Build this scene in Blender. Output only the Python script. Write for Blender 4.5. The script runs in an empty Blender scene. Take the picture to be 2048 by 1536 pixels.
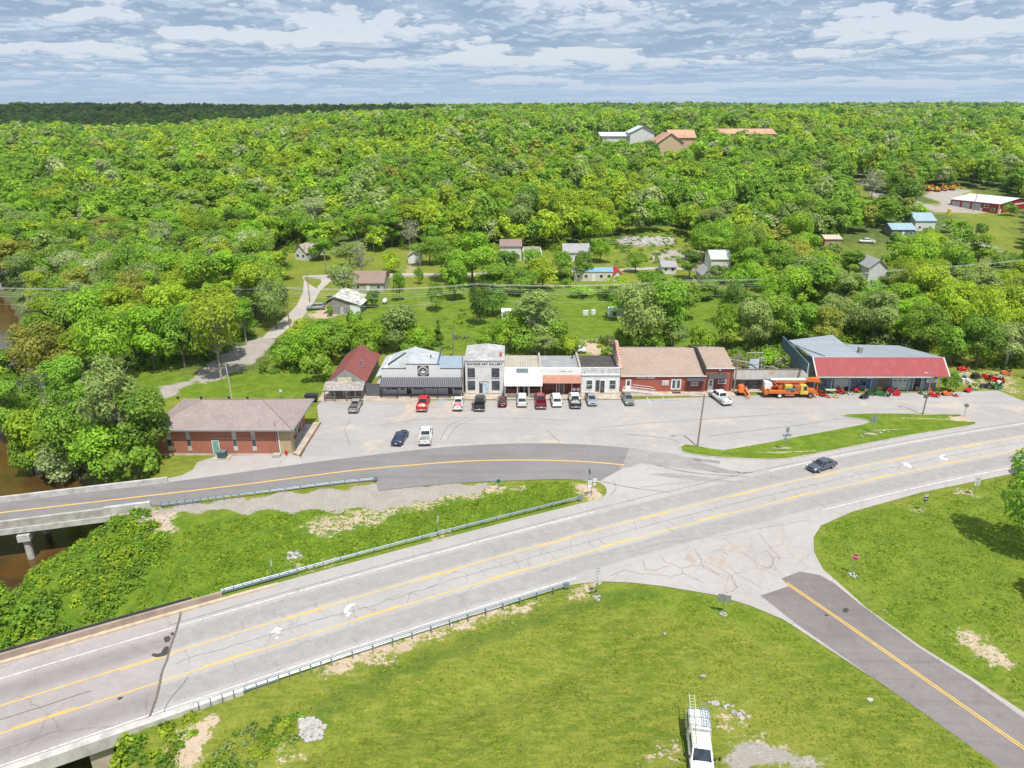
import bpy, bmesh, math, random
import numpy as np
from mathutils import Vector, Matrix
from mathutils.geometry import tessellate_polygon

random.seed(7); rng = np.random.default_rng(11)
S = bpy.context.scene
COL = S.collection
R = math.radians

# ------------------------------------------------------------------ camera
H = 48.0; F = 1422.0; PITCH = R(21.2)
cs, sn = math.cos(PITCH), math.sin(PITCH)
cam = bpy.data.cameras.new('camera'); camo = bpy.data.objects.new('camera', cam); COL.objects.link(camo)
camo.location = (0, 0, H); camo.rotation_euler = (R(90) - PITCH, 0, 0)
cam.sensor_fit = 'HORIZONTAL'; cam.sensor_width = 36; cam.lens = 36 * F / 2048
cam.clip_start = 0.5; cam.clip_end = 30000
S.camera = camo
S.render.resolution_x = 1024; S.render.resolution_y = 768

# ------------------------------------------------------------------ light
SUN_DIR = Vector((0.36, -1.0, 2.25)).normalized()          # towards the sun
sun = bpy.data.lights.new('sun', 'SUN'); suno = bpy.data.objects.new('sun', sun); COL.objects.link(suno)
sun.energy = 3.9; sun.angle = R(0.53); sun.color = (1.0, 0.965, 0.91)
suno.rotation_euler = SUN_DIR.to_track_quat('Z', 'Y').to_euler(); suno.location = (40, -60, 200)
S.view_settings.view_transform = 'Standard'; S.view_settings.look = 'None'
S.view_settings.exposure = 0.44; S.view_settings.gamma = 1.0

W = bpy.data.worlds.new('World'); S.world = W; W.use_nodes = True
def world():
    nt = W.node_tree; N = nt.nodes; L = nt.links; N.clear()
    out = N.new('ShaderNodeOutputWorld'); bg = N.new('ShaderNodeBackground'); L.new(bg.outputs[0], out.inputs[0])
    bg.inputs[1].default_value = 0.1
    sky = N.new('ShaderNodeTexSky'); sky.sky_type = 'NISHITA'; sky.sun_disc = False
    sky.sun_elevation = math.asin(SUN_DIR.z); sky.sun_rotation = math.atan2(SUN_DIR.x, SUN_DIR.y)
    sky.altitude = 300; sky.dust_density = 1.2
    tc = N.new('ShaderNodeTexCoord'); sep = N.new('ShaderNodeSeparateXYZ'); L.new(tc.outputs['Generated'], sep.inputs[0])
    def M(op, a, b=None, c=None, clamp=False):
        n = N.new('ShaderNodeMath'); n.operation = op; n.use_clamp = clamp
        for i, q in enumerate((a, b, c)):
            if q is None: continue
            if isinstance(q, (int, float)): n.inputs[i].default_value = q
            else: L.new(q, n.inputs[i])
        return n.outputs[0]
    z = M('MAXIMUM', sep.outputs[2], 0.0)
    az = M('ARCTAN2', sep.outputs[0], sep.outputs[1])
    u = M('MULTIPLY', az, 7.5); v = M('MULTIPLY', M('LOGARITHM', M('ADD', z, 0.012), 2.718), 4.2)
    cmb = N.new('ShaderNodeCombineXYZ'); L.new(u, cmb.inputs[0]); L.new(v, cmb.inputs[1])
    def noise(scale, detail, rough, loc, sc=(1, 1, 1), dist=0.0):
        mp = N.new('ShaderNodeMapping'); mp.inputs['Location'].default_value = loc; mp.inputs['Scale'].default_value = sc
        L.new(cmb.outputs[0], mp.inputs[0])
        n = N.new('ShaderNodeTexNoise'); n.inputs['Scale'].default_value = scale; n.inputs['Detail'].default_value = detail
        n.inputs['Roughness'].default_value = rough; n.inputs['Distortion'].default_value = dist
        L.new(mp.outputs[0], n.inputs['Vector']); return n.outputs[0]
    def ramp(x, a, b):
        n = N.new('ShaderNodeMapRange'); n.interpolation_type = 'SMOOTHSTEP'; n.inputs[1].default_value = a; n.inputs[2].default_value = b
        L.new(x, n.inputs[0]); return n.outputs[0]
    def dens(dv):
        a = noise(0.80, 2, 0.5, (3.1, 1.7+dv*0.8, 0), (0.8, 1, 1), 0.15); b = noise(2.0, 8, 0.56, (7.1, 0.3+dv*2.0*0.5, 0), (1.7, 1, 1), 0.25)
        return M('ADD', M('MULTIPLY', a, 0.60), M('MULTIPLY', b, 0.40))
    d0 = dens(0.0); d1 = dens(0.14)
    mask = ramp(d0, 0.450, 0.480)
    edge = ramp(M('SUBTRACT', d0, d1), 0.0, 0.04)
    shade = M('ADD', M('MULTIPLY', edge, 0.55), M('MULTIPLY', ramp(noise(1.6, 9, 0.62, (1.1, 5.3, 2.0), (1.1, 1, 1), 0.3), 0.40, 0.66), 0.45))
    def mixc(f, a, b):
        n = N.new('ShaderNodeMix'); n.data_type = 'RGBA'
        if isinstance(f, (int, float)): n.inputs[0].default_value = f
        else: L.new(f, n.inputs[0])
        for i, q in ((6, a), (7, b)):
            if isinstance(q, tuple): n.inputs[i].default_value = (*q, 1)
            else: L.new(q, n.inputs[i])
        return n.outputs[2]
    K = 11.6
    cl = mixc(shade, (0.215*K, 0.29*K, 0.395*K), (0.40*K, 0.465*K, 0.54*K))
    clear = mixc(0.80, sky.outputs[0], (0.47*K, 0.50*K, 0.56*K))
    c = mixc(mask, clear, cl)
    # the air above the horizon
    hz = ramp(M('MAXIMUM', sep.outputs[2], 0.0), 0.075, 0.0)
    c = mixc(M('MULTIPLY', hz, 0.75), c, (0.30*K, 0.395*K, 0.515*K))
    L.new(c, bg.inputs[0])
world()

# ------------------------------------------------------------------ projection helpers (pixel of the photo <-> place on the ground)
def G(px, py, z=0.0):
    v = (py - 768) / F; Z = (H - z) / (sn + v * cs)
    return ((px - 1024) / F * Z, Z * (cs - v * sn))
def P3(px, py, z):
    x, y = G(px, py, z); return (x, y, z)
def WZ(py, Y):
    v = (py - 768) / F; return H - Y * (sn + v * cs) / (cs - v * sn)
def PV(px, py, Y):
    z = WZ(py, Y); return ((px - 1024) / F * (Y * cs + (H - z) * sn), Y, z)
def PX(x, y, z):
    Z = y * cs + (H - z) * sn
    return 1024 + F * x / Z, 768 + F * ((H - z) * cs - y * sn) / Z

# ------------------------------------------------------------------ terrain height
def sstep(a, b, x):
    t = np.clip((x - a) / (b - a), 0, 1); return t * t * (3 - 2 * t)
RIV = np.array([(-120, -60), (-108, 10), (-92, 42), (-76, 64), (-72, 80), (-86, 96), (-100, 118), (-124, 150), (-166, 200), (-235, 260), (-330, 330)], float)
def rivdist(x, y):
    d = np.full(np.shape(x), 1e9)
    for (a, b) in zip(RIV[:-1], RIV[1:]):
        ab = b - a; t = np.clip(((x - a[0]) * ab[0] + (y - a[1]) * ab[1]) / (ab @ ab), 0, 1)
        d = np.minimum(d, np.hypot(x - a[0] - t * ab[0], y - a[1] - t * ab[1]))
    return d
HY = [0, 240, 300, 400, 520, 640, 760, 900, 1150, 1700, 2500, 9000]
HZ = [0, 0, 4, 12.5, 22, 29.5, 33, 29, 30, 42, 43, 46]
def height(x, y):
    x = np.asarray(x, float); y = np.asarray(y, float)
    h = np.interp(y, HY, HZ)
    ang = x / np.maximum(y, 30)
    lf = sstep(-0.12, -0.5, ang)
    h = h - lf * (19 * np.exp(-((y - 960) / 300) ** 2) + 3 * sstep(300, 600, y) * sstep(1300, 900, y))
    rf = sstep(0.2, 0.7, ang); h = h + rf * 4 * sstep(900, 1800, y)
    nz = np.sin(x * .011 + 1.3) * np.cos(y * .009 + .4) + .6 * np.sin(x * .023 - y * .017 + 2) + .35 * np.sin(x * .05 + y * .043)
    h = h + nz * 1.6 * sstep(280, 600, y) + 2.5 * np.sin(x * .004 + y * .003 + 1) * sstep(1200, 2000, y)
    # soft undulation of the lawns, fading to nothing at the roads
    und = .25 * (np.sin(x * .13 + 1) * np.cos(y * .11)) * sstep(150, 175, y)
    # the mown mound this side of the highway
    mound = 1.5 * np.exp(-(((x - 12) / 17) ** 2 + ((y - 30) / 11.5) ** 2))
    ditch = -0.6 * np.exp(-((y - (46.5 + .42 * (x + 6))) / 2.2) ** 2) * sstep(-34, -24, x) * sstep(14, 4, x)
    d = rivdist(x, y)
    car = -6.4 * sstep(25, 11.5, d) + .35 * np.sin(x * .5) * np.sin(y * .43 + 1) * sstep(26, 20, d)
    dy = y - (69.6 + .47426*x - .0009187*x*x); gully = -4.4*sstep(-34.6, -39, x + .42*dy)*sstep(21, 11, np.where(dy > 0, dy*1.6, -dy))*sstep(-110, -90, x)
    gully = gully*sstep(25, 40, d) + (-1.8*sstep(-36, -52, x)*sstep(22, 10, dy)*sstep(6, 9, dy))*sstep(25, 40, d)
    return h + und + mound + ditch + car + np.minimum(gully, 0)
def hgt(x, y): return float(height(np.array([x]), np.array([y]))[0])
def T(px, py, dz=0.0):
    ys = np.arange(30, 3500, 1.0)
    x0, y0 = G(px, py, -8.0)
    t = ys / y0; xs = x0 * t; zs = H + (-8.0 - H) * t
    hh = height(xs, ys) + dz; k = int(np.argmax(zs < hh))
    a = (zs[k-1] - hh[k-1]) / ((zs[k-1] - hh[k-1]) - (zs[k] - hh[k]) + 1e-9)
    Y = ys[k-1] + a; X = x0 * Y / y0; return X, Y, hgt(X, Y)

# ------------------------------------------------------------------ materials
def new_mat(name):
    m = bpy.data.materials.new(name); m.use_nodes = True; nt = m.node_tree
    return m, nt, nt.nodes, nt.links, nt.nodes['Principled BSDF']
class NB:
    def __init__(s, nt): s.N = nt.nodes; s.L = nt.links
    def val(s, n, i, q):
        if q is None: return
        if isinstance(q, (int, float)): n.inputs[i].default_value = q
        elif isinstance(q, tuple): n.inputs[i].default_value = (*q, 1) if len(q) == 3 and n.inputs[i].type == 'RGBA' else q
        else: s.L.new(q, n.inputs[i])
    def m(s, op, a, b=None, c=None, clamp=False):
        n = s.N.new('ShaderNodeMath'); n.operation = op; n.use_clamp = clamp
        for i, q in enumerate((a, b, c)): s.val(n, i, q)
        return n.outputs[0]
    def pos(s, scale=(1, 1, 1), obj=True, rot=0.0):
        if obj: o = s.N.new('ShaderNodeTexCoord').outputs['Object']
        else: o = s.N.new('ShaderNodeNewGeometry').outputs['Position']
        mp = s.N.new('ShaderNodeMapping'); mp.inputs['Scale'].default_value = scale; mp.inputs['Rotation'].default_value = (0, 0, rot)
        s.L.new(o, mp.inputs[0]); return mp.outputs[0]
    def noise(s, vec, scale, detail=4, rough=.55, dist=0.0, col=False):
        n = s.N.new('ShaderNodeTexNoise'); s.L.new(vec, n.inputs['Vector']); n.inputs['Scale'].default_value = scale
        n.inputs['Detail'].default_value = detail; n.inputs['Roughness'].default_value = rough; n.inputs['Distortion'].default_value = dist
        return n.outputs[1 if col else 0]
    def ramp(s, x, a, b, lo=0.0, hi=1.0):
        n = s.N.new('ShaderNodeMapRange'); n.interpolation_type = 'SMOOTHSTEP'; s.val(n, 0, x)
        n.inputs[1].default_value = a; n.inputs[2].default_value = b; n.inputs[3].default_value = lo; n.inputs[4].default_value = hi
        return n.outputs[0]
    def mix(s, f, a, b, mode='MIX'):
        n = s.N.new('ShaderNodeMix'); n.data_type = 'RGBA'; n.blend_type = mode
        s.val(n, 0, f); s.val(n, 6, a); s.val(n, 7, b); return n.outputs[2]
    def bump(s, hgt_, strength, dist, bsdf):
        n = s.N.new('ShaderNodeBump'); n.inputs['Strength'].default_value = strength; n.inputs['Distance'].default_value = dist
        s.L.new(hgt_, n.inputs['Height']); s.L.new(n.outputs[0], bsdf.inputs['Normal'])
    def attr(s, name, out='Fac'):
        n = s.N.new('ShaderNodeAttribute'); n.attribute_name = name; return n.outputs[out]
    def sep(s, c):
        n = s.N.new('ShaderNodeSeparateXYZ'); s.L.new(c, n.inputs[0]); return n.outputs

MATS = {}
def plain(name, c, rough=.6, metal=0.0, var=.18, scale=1.5, c2=None, bump=0.0, coat=0.0, thr=(.35, .7)):
    if name in MATS: return MATS[name]
    m, nt, N, L, b = new_mat(name); n = NB(nt); v = n.pos()
    f = n.ramp(n.noise(v, scale, 5, .65), *thr)
    c2 = c2 or tuple(x * (1 - var) for x in c); c1 = tuple(min(1, x * (1 + var * .5)) for x in c)
    L.new(n.mix(f, c1, c2), b.inputs['Base Color'])
    b.inputs['Roughness'].default_value = rough; b.inputs['Metallic'].default_value = metal
    b.inputs['Coat Weight'].default_value = coat; b.inputs['Coat Roughness'].default_value = .08
    if bump: n.bump(n.noise(v, scale * 4, 5, .7), bump, .05, b)
    MATS[name] = m; return m
def striped(name, c, c2, period=.3, axis=0, rough=.5, metal=0.0, duty=.5, dirt=.3, dirtc=(.25, .2, .15), bump=.5, obj=True):
    if name in MATS: return MATS[name]
    m, nt, N, L, b = new_mat(name); n = NB(nt); v = n.pos(obj=obj); s = n.sep(v)
    ax = s[axis] if axis < 3 else n.m('ADD', s[0], s[1])
    fr = n.m('FRACT', n.m('DIVIDE', ax, period)); tri = n.m('ABSOLUTE', n.m('SUBTRACT', n.m('MULTIPLY', fr, 2.0), 1.0))
    f = n.ramp(tri, duty - .2, duty + .2)
    d = n.m('MULTIPLY', n.ramp(n.noise(v, .8, 6, .7), .45, .75), dirt)
    cell = N.new('ShaderNodeTexWhiteNoise'); cell.noise_dimensions = '1D'; L.new(n.m('FLOOR', n.m('DIVIDE', ax, period)), cell.inputs['W'])
    col = n.mix(f, c, c2); col = n.mix(n.m('MULTIPLY', cell.outputs[0], .25), col, tuple(x * .6 for x in c))
    L.new(n.mix(d, col, dirtc), b.inputs['Base Color'])
    b.inputs['Roughness'].default_value = rough; b.inputs['Metallic'].default_value = metal
    n.bump(tri, bump, .04, b); MATS[name] = m; return m
def brick(name, c, c2, mortar, sc=1.0, rough=.85):
    if name in MATS: return MATS[name]
    m, nt, N, L, b = new_mat(name); n = NB(nt); v = n.pos(); s = n.sep(v)
    cb = N.new('ShaderNodeCombineXYZ'); L.new(n.m('ADD', s[0], s[1]), cb.inputs[0]); L.new(s[2], cb.inputs[1])
    t = N.new('ShaderNodeTexBrick'); L.new(cb.outputs[0], t.inputs['Vector'])
    t.inputs['Color1'].default_value = (*c, 1); t.inputs['Color2'].default_value = (*c2, 1); t.inputs['Mortar'].default_value = (*mortar, 1)
    t.inputs['Scale'].default_value = 1.0; t.inputs['Brick Width'].default_value = .3 * sc; t.inputs['Row Height'].default_value = .1 * sc
    t.inputs['Mortar Size'].default_value = .012 * sc; t.inputs['Bias'].default_value = -.2
    f = n.ramp(n.noise(v, .7, 6, .7), .35, .75)
    L.new(n.mix(n.m('MULTIPLY', f, .35), t.outputs[0], tuple(x * .55 for x in c)), b.inputs['Base Color'])
    b.inputs['Roughness'].default_value = rough; n.bump(t.outputs[1], -.3, .02, b); MATS[name] = m; return m
def shingle(name, c, rough=.9, row=.22, var=.35):
    if name in MATS: return MATS[name]
    m, nt, N, L, b = new_mat(name); n = NB(nt); v = n.pos(); s = n.sep(v)
    fr = n.m('FRACT', n.m('DIVIDE', n.m('ADD', s[2], n.m('MULTIPLY', s[1], .28)), row))
    lin = n.ramp(fr, .0, .25)
    mp = n.pos((3.5, 3.5, 9)); vo = N.new('ShaderNodeTexVoronoi'); vo.inputs['Scale'].default_value = 1.0; L.new(mp, vo.inputs['Vector'])
    cell = n.sep(vo.outputs['Color'])[0]
    big = n.ramp(n.noise(v, .35, 5, .65), .3, .75)
    k = n.m('ADD', n.m('MULTIPLY', cell, var), n.m('MULTIPLY', big, .25))
    col = n.mix(k, tuple(min(1, x * 1.12) for x in c), tuple(x * .55 for x in c))
    L.new(n.mix(n.m('MULTIPLY', n.m('SUBTRACT', 1.0, lin), .35), col, tuple(x * .4 for x in c)), b.inputs['Base Color'])
    b.inputs['Roughness'].default_value = rough; n.bump(fr, .4, .03, b); MATS[name] = m; return m
def glass(name='window_glass', c=(.03, .04, .045)):
    if name in MATS: return MATS[name]
    m, nt, N, L, b = new_mat(name); n = NB(nt)
    f = n.ramp(n.noise(n.pos(), 1.1, 3, .5), .4, .6)
    L.new(n.mix(f, c, tuple(x * 2.2 for x in c)), b.inputs['Base Color'])
    b.inputs['Roughness'].default_value = .06; b.inputs['Specular IOR Level'].default_value = .8; MATS[name] = m; return m
def carpaint(name, c, metal=.35):
    if name in MATS: return MATS[name]
    m, nt, N, L, b = new_mat(name); n = NB(nt); f = n.ramp(n.noise(n.pos(), 2.2, 6, .7), .45, .8)
    L.new(n.mix(n.m('MULTIPLY', f, .25), c, (.22, .19, .15)), b.inputs['Base Color'])
    b.inputs['Roughness'].default_value = .38; b.inputs['Metallic'].default_value = metal; b.inputs['Coat Weight'].default_value = .6
    b.inputs['Coat Roughness'].default_value = .06; MATS[name] = m; return m

def leafmat(name='foliage', byattr=False):
    m, nt, N, L, b = new_mat(name); n = NB(nt)
    tone = n.attr('tone')
    if byattr: base = n.attr('tint', 'Color')
    else: base = N.new('ShaderNodeObjectInfo').outputs['Color']
    hsv = N.new('ShaderNodeHueSaturation'); L.new(base, hsv.inputs['Color']); L.new(n.ramp(tone, 0, 1, .62, 1.32), hsv.inputs['Value'])
    L.new(n.ramp(tone, 0, 1, .512, .488), hsv.inputs['Hue'])
    L.new(hsv.outputs[0], b.inputs['Base Color']); b.inputs['Roughness'].default_value = .55; b.inputs['Specular IOR Level'].default_value = .25
    tr = N.new('ShaderNodeBsdfTranslucent'); L.new(hsv.outputs[0], tr.inputs[0])
    mx = N.new('ShaderNodeMixShader'); mx.inputs[0].default_value = .5; L.new(b.outputs[0], mx.inputs[1]); L.new(tr.outputs[0], mx.inputs[2])
    L.new(mx.outputs[0], N['Material Output'].inputs[0]); return m

def ground_mat():
    m, nt, N, L, b = new_mat('ground_grass'); n = NB(nt); v = n.pos(obj=False)
    a = n.attr('paint', 'Color'); sp = N.new('ShaderNodeSeparateColor'); L.new(a, sp.inputs[0]); bare, grav, lush = sp.outputs[0], sp.outputs[1], sp.outputs[2]
    wood = n.attr('wood'); dark = n.attr('rough_growth')
    n1 = n.noise(v, .07, 6, .65); n2 = n.noise(v, .45, 6, .7, .4); n3 = n.noise(v, 3.2, 4, .75); n4 = n.noise(v, 11, 2, .6)
    vs = n.pos((1, 3.5, 1), obj=False, rot=R(-24)); n5 = n.noise(vs, .55, 5, .7)
    yel = n.ramp(n.m('ADD', n.m('MULTIPLY', n1, .5), n.m('MULTIPLY', n2, .5)), .42, .6)
    g = n.mix(yel, (.125, .18, .018), (.235, .255, .04))
    g = n.mix(n.ramp(n5, .42, .66, 0, .8), g, (.29, .295, .045))
    lushc = n.mix(n.ramp(n2, .4, .62), (.092, .175, .012), (.165, .245, .02))
    mw = n.sep(n.pos((1, 1, 1), obj=False, rot=R(62)))[0]; mw = n.m('ADD', n.m('MULTIPLY', n.m('SINE', n.m('ADD', n.m('MULTIPLY', mw, 3.4), n.m('MULTIPLY', n2, 3.0))), .5), .5)
    g = n.mix(n.m('MULTIPLY', mw, .22), g, n.mix(.6, g, (.06, .10, .01)))
    g = n.mix(lush, g, lushc)
    g = n.mix(n.ramp(n3, .42, .68, 0, .75), g, n.mix(.5, g, (.04, .085, .01)))
    g = n.mix(n.ramp(n4, .5, .75, 0, .45), g, (.29, .33, .05))
    g = n.mix(n.m('MULTIPLY', dark, .6), g, (.07, .13, .02))
    g = n.mix(wood, g, n.mix(n.ramp(n2, .4, .6), (.07, .105, .025), (.13, .17, .045)))
    brk = n.m('ADD', n.m('MULTIPLY', n.noise(v, 1.1, 6, .75), .6), n.m('MULTIPLY', n3, .4))
    bf = n.ramp(n.m('ADD', bare, n.m('MULTIPLY', n.m('SUBTRACT', brk, .5), 3.0)), .36, .56)
    earth = n.mix(n.ramp(n2, .35, .7), (.52, .40, .28), (.40, .28, .18)); earth = n.mix(n.ramp(n4, .4, .7), earth, (.60, .50, .40))
    g = n.mix(bf, g, earth)
    gf = n.ramp(n.m('ADD', grav, n.m('MULTIPLY', n.m('SUBTRACT', brk, .5), 1.2)), .42, .56)
    gc = n.mix(n.ramp(n.noise(v, 7, 3, .8), .35, .7), (.47, .42, .37), (.25, .22, .195)); gc = n.mix(n.ramp(n.noise(v, .5, 4, .6), .4, .65), gc, (.34, .30, .26))
    g = n.mix(gf, g, gc)
    z = n.sep(v)[2]; mud = n.ramp(n.m('ADD', z, n.m('MULTIPLY', n2, 1.2)), -4.6, -3.2, 1, 0)
    g = n.mix(mud, g, (.11, .085, .055))
    L.new(g, b.inputs['Base Color']); b.inputs['Roughness'].default_value = .95; b.inputs['Specular IOR Level'].default_value = .15
    n.bump(n.m('ADD', n3, n.m('MULTIPLY', n4, .6)), .9, .14, b); return m

def asphalt(name, c, c2, crack=.0, crackc=(.13, .10, .085), scale=.28, tan=0.0, tracks=False, lanes=None, streak=0.0):
    m, nt, N, L, b = new_mat(name); n = NB(nt); v = n.pos(obj=False)
    big = n.noise(v, .09, 6, .62); fine = n.noise(v, 9, 3, .8); mid = n.noise(v, .9, 6, .7)
    col = n.mix(n.ramp(n.m('ADD', n.m('MULTIPLY', big, .6), n.m('MULTIPLY', mid, .4)), .38, .62), c, c2)
    if streak:
        vs = n.pos((.05, 1.0, 1), obj=False, rot=streak if streak != 1 else 0.0)
        col = n.mix(n.ramp(n.noise(vs, .8, 6, .75), .45, .7, 0, .45), col, tuple(x * .66 for x in c))
    if tan:
        t = n.ramp(n.noise(v, .085, 7, .7, .8), .53, .66, 0, tan); col = n.mix(t, col, (.52, .42, .32))
    if lanes:                                                   # worn wheel paths: u is the metre offset across the road
        u = n.attr('across')
        acc = None
        for (c0, w) in lanes:
            q = n.ramp(n.m('ABSOLUTE', n.m('SUBTRACT', u, c0)), w * .25, w, 1, 0)
            acc = q if acc is None else n.m('MAXIMUM', acc, q)
        col = n.mix(n.m('MULTIPLY', acc, n.ramp(mid, .3, .7, .45, .95)), col, tuple(x * .69 for x in c))
    col = n.mix(n.ramp(fine, .4, .75, 0, .45), col, tuple(x * .6 for x in c))
    col = n.mix(n.ramp(n.noise(v, 23, 2, .6), .55, .7, 0, .35), col, tuple(min(1, x * 1.35) for x in c))
    if crack:
        dv = N.new('ShaderNodeVectorMath'); dv.operation = 'ADD'
        nn = N.new('ShaderNodeTexNoise'); L.new(v, nn.inputs['Vector']); nn.inputs['Scale'].default_value = .9; nn.inputs['Detail'].default_value = 5
        sc = N.new('ShaderNodeVectorMath'); sc.operation = 'SCALE'; sc.inputs['Scale'].default_value = 1.0; L.new(nn.outputs[1], sc.inputs[0])
        L.new(v, dv.inputs[0]); L.new(sc.outputs[0], dv.inputs[1])
        vo = N.new('ShaderNodeTexVoronoi'); vo.feature = 'DISTANCE_TO_EDGE'; vo.inputs['Scale'].default_value = scale; L.new(dv.outputs[0], vo.inputs['Vector'])
        area = n.ramp(n.noise(v, .11, 3, .5), .4, .58)
        th = n.ramp(vo.outputs['Distance'], .004, .013, 1, 0)
        col = n.mix(n.m('MULTIPLY', n.m('MULTIPLY', th, area), crack), col, crackc)
    L.new(col, b.inputs['Base Color']); b.inputs['Roughness'].default_value = .88; b.inputs['Specular IOR Level'].default_value = .3
    n.bump(fine, .35, .02, b); return m

# ------------------------------------------------------------------ object helpers
def link(o, parent=None):
    COL.objects.link(o)
    if parent is not None: o.parent = parent
    return o
def tag(o, label=None, cat=None, group=None, kind=None):
    if label: o['label'] = label
    if cat: o['category'] = cat
    if group: o['group'] = group
    if kind: o['kind'] = kind
    return o
def thing(name, label, cat, loc=(0, 0, 0), rz=0.0, group=None):
    o = bpy.data.objects.new(name, None); o.empty_display_size = .5; link(o); o.location = loc; o.rotation_euler = (0, 0, rz)
    return tag(o, label, cat, group)
def children(o): return [c for c in bpy.data.objects if c.parent == o]
def copy_tree(o, parent=None, kids=None):
    c = o.copy(); COL.objects.link(c)
    if parent is not None: c.parent = parent
    for ch in children(o): copy_tree(ch, c)
    return c

class MB:
    def __init__(s): s.v = []; s.f = []; s.mi = []; s.cur = 0
    def add(s, vs, fs):
        k = len(s.v); s.v += [tuple(q) for q in vs]; s.f += [tuple(k + i for i in f) for f in fs]; s.mi += [s.cur] * len(fs)
    def m(s, i): s.cur = i; return s
    def box(s, x0, x1, y0, y1, z0, z1):
        s.add([(x0,y0,z0),(x1,y0,z0),(x1,y1,z0),(x0,y1,z0),(x0,y0,z1),(x1,y0,z1),(x1,y1,z1),(x0,y1,z1)],
              [(0,3,2,1),(4,5,6,7),(0,1,5,4),(1,2,6,5),(2,3,7,6),(3,0,4,7)]); return s
    def cbox(s, c, d): return s.box(c[0]-d[0]/2, c[0]+d[0]/2, c[1]-d[1]/2, c[1]+d[1]/2, c[2]-d[2]/2, c[2]+d[2]/2)
    def hexa(s, b, t):                                          # four bottom, four top corners, counter-clockwise
        s.add(list(b) + list(t), [(3,2,1,0),(4,5,6,7),(0,1,5,4),(1,2,6,5),(2,3,7,6),(3,0,4,7)]); return s
    def slab(s, pts, th):                                       # planar polygon thickened downwards
        n = len(pts); lo = [(p[0], p[1], p[2] - th) for p in pts]
        s.add(list(pts) + lo, [tuple(range(n)), tuple(range(2*n-1, n-1, -1))] + [(i, i+n, (i+1) % n + n, (i+1) % n) for i in range(n)]); return s
    def prism(s, poly, axis, a, b):                             # polygon in the two other axes, extruded along axis
        n = len(poly)
        def pt(p, q): return (q, p[0], p[1]) if axis == 0 else ((p[0], q, p[1]) if axis == 1 else (p[0], p[1], q))
        s.add([pt(p, a) for p in poly] + [pt(p, b) for p in poly],
              [tuple(range(n)), tuple(range(2*n-1, n-1, -1))] + [(i, i+n, (i+1) % n + n, (i+1) % n) for i in range(n)]); return s
    def quad(s, a, b, c, d): s.add([a, b, c, d], [(0, 1, 2, 3)]); return s
    def tube(s, p0, p1, r0, r1=None, n=8, cap=True):
        r1 = r0 if r1 is None else r1; p0 = Vector(p0); p1 = Vector(p1); d = (p1 - p0)
        if d.length < 1e-6: return s
        q = d.to_track_quat('Z', 'Y'); vs = []
        for p, r in ((p0, r0), (p1, r1)):
            for i in range(n): vs.append(tuple(p + q @ Vector((math.cos(i*2*math.pi/n)*r, math.sin(i*2*math.pi/n)*r, 0))))
        fs = [(i, (i+1) % n, (i+1) % n + n, i+n) for i in range(n)]
        if cap: fs += [tuple(range(n-1, -1, -1)), tuple(range(n, 2*n))]
        s.add(vs, fs); return s
    def path(s, pts, r, n=6):
        for a, b in zip(pts[:-1], pts[1:]): s.tube(a, b, r, r, n)
        return s
    def ell(s, c, r, nu=12, nv=7):
        vs = []; fs = []
        for j in range(nv + 1):
            th = math.pi * j / nv
            for i in range(nu):
                ph = 2*math.pi*i/nu; vs.append((c[0]+r[0]*math.sin(th)*math.cos(ph), c[1]+r[1]*math.sin(th)*math.sin(ph), c[2]+r[2]*math.cos(th)))
        for j in range(nv):
            for i in range(nu): fs.append((j*nu+i, (j+1)*nu+i, (j+1)*nu+(i+1) % nu, j*nu+(i+1) % nu))
        s.add(vs, fs); return s
    def loft(s, secs, cap=True):
        n = len(secs[0]); vs = [p for q in secs for p in q]; fs = []
        for j in range(len(secs)-1):
            for i in range(n): fs.append((j*n+i, j*n+(i+1) % n, (j+1)*n+(i+1) % n, (j+1)*n+i))
        if cap: fs += [tuple(range(n-1, -1, -1)), tuple(range((len(secs)-1)*n, len(secs)*n))]
        s.add(vs, fs); return s
    def poly(s, pts):
        t = tessellate_polygon([[Vector(p) for p in pts]]); k = [tuple(f) for f in t]; out = []
        for f in k:
            a, b, c = (Vector(pts[i]) for i in f)
            out.append(f if (b-a).cross(c-a).z >= 0 else f[::-1])
        s.add(pts, out); return s
    def build(s, name, mats, parent=None, smooth=False, world=True, fix=True):
        if not isinstance(mats, (list, tuple)): mats = [mats]
        me = bpy.data.meshes.new(name); off = Vector((0, 0, 0)); inv = None
        if parent is not None and world:
            t = parent; off = Vector((0, 0, 0)); rz = 0
            while t is not None: off = off + Vector(t.location); rz += t.rotation_euler.z; t = t.parent
            if rz: inv = Matrix.Rotation(-rz, 3, 'Z')
        vs = [(p[0]-off[0], p[1]-off[1], p[2]-off[2]) for p in s.v]
        if inv is not None: vs = [tuple(inv @ Vector(p)) for p in vs]
        me.from_pydata(vs, [], s.f)
        for q in mats: me.materials.append(q)
        me.polygons.foreach_set('material_index', s.mi)
        if fix:
            bm = bmesh.new(); bm.from_mesh(me); bmesh.ops.recalc_face_normals(bm, faces=bm.faces); bm.to_mesh(me); bm.free()
        if smooth: me.polygons.foreach_set('use_smooth', [True]*len(me.polygons))
        me.update(); return link(bpy.data.objects.new(name, me), parent)

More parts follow.
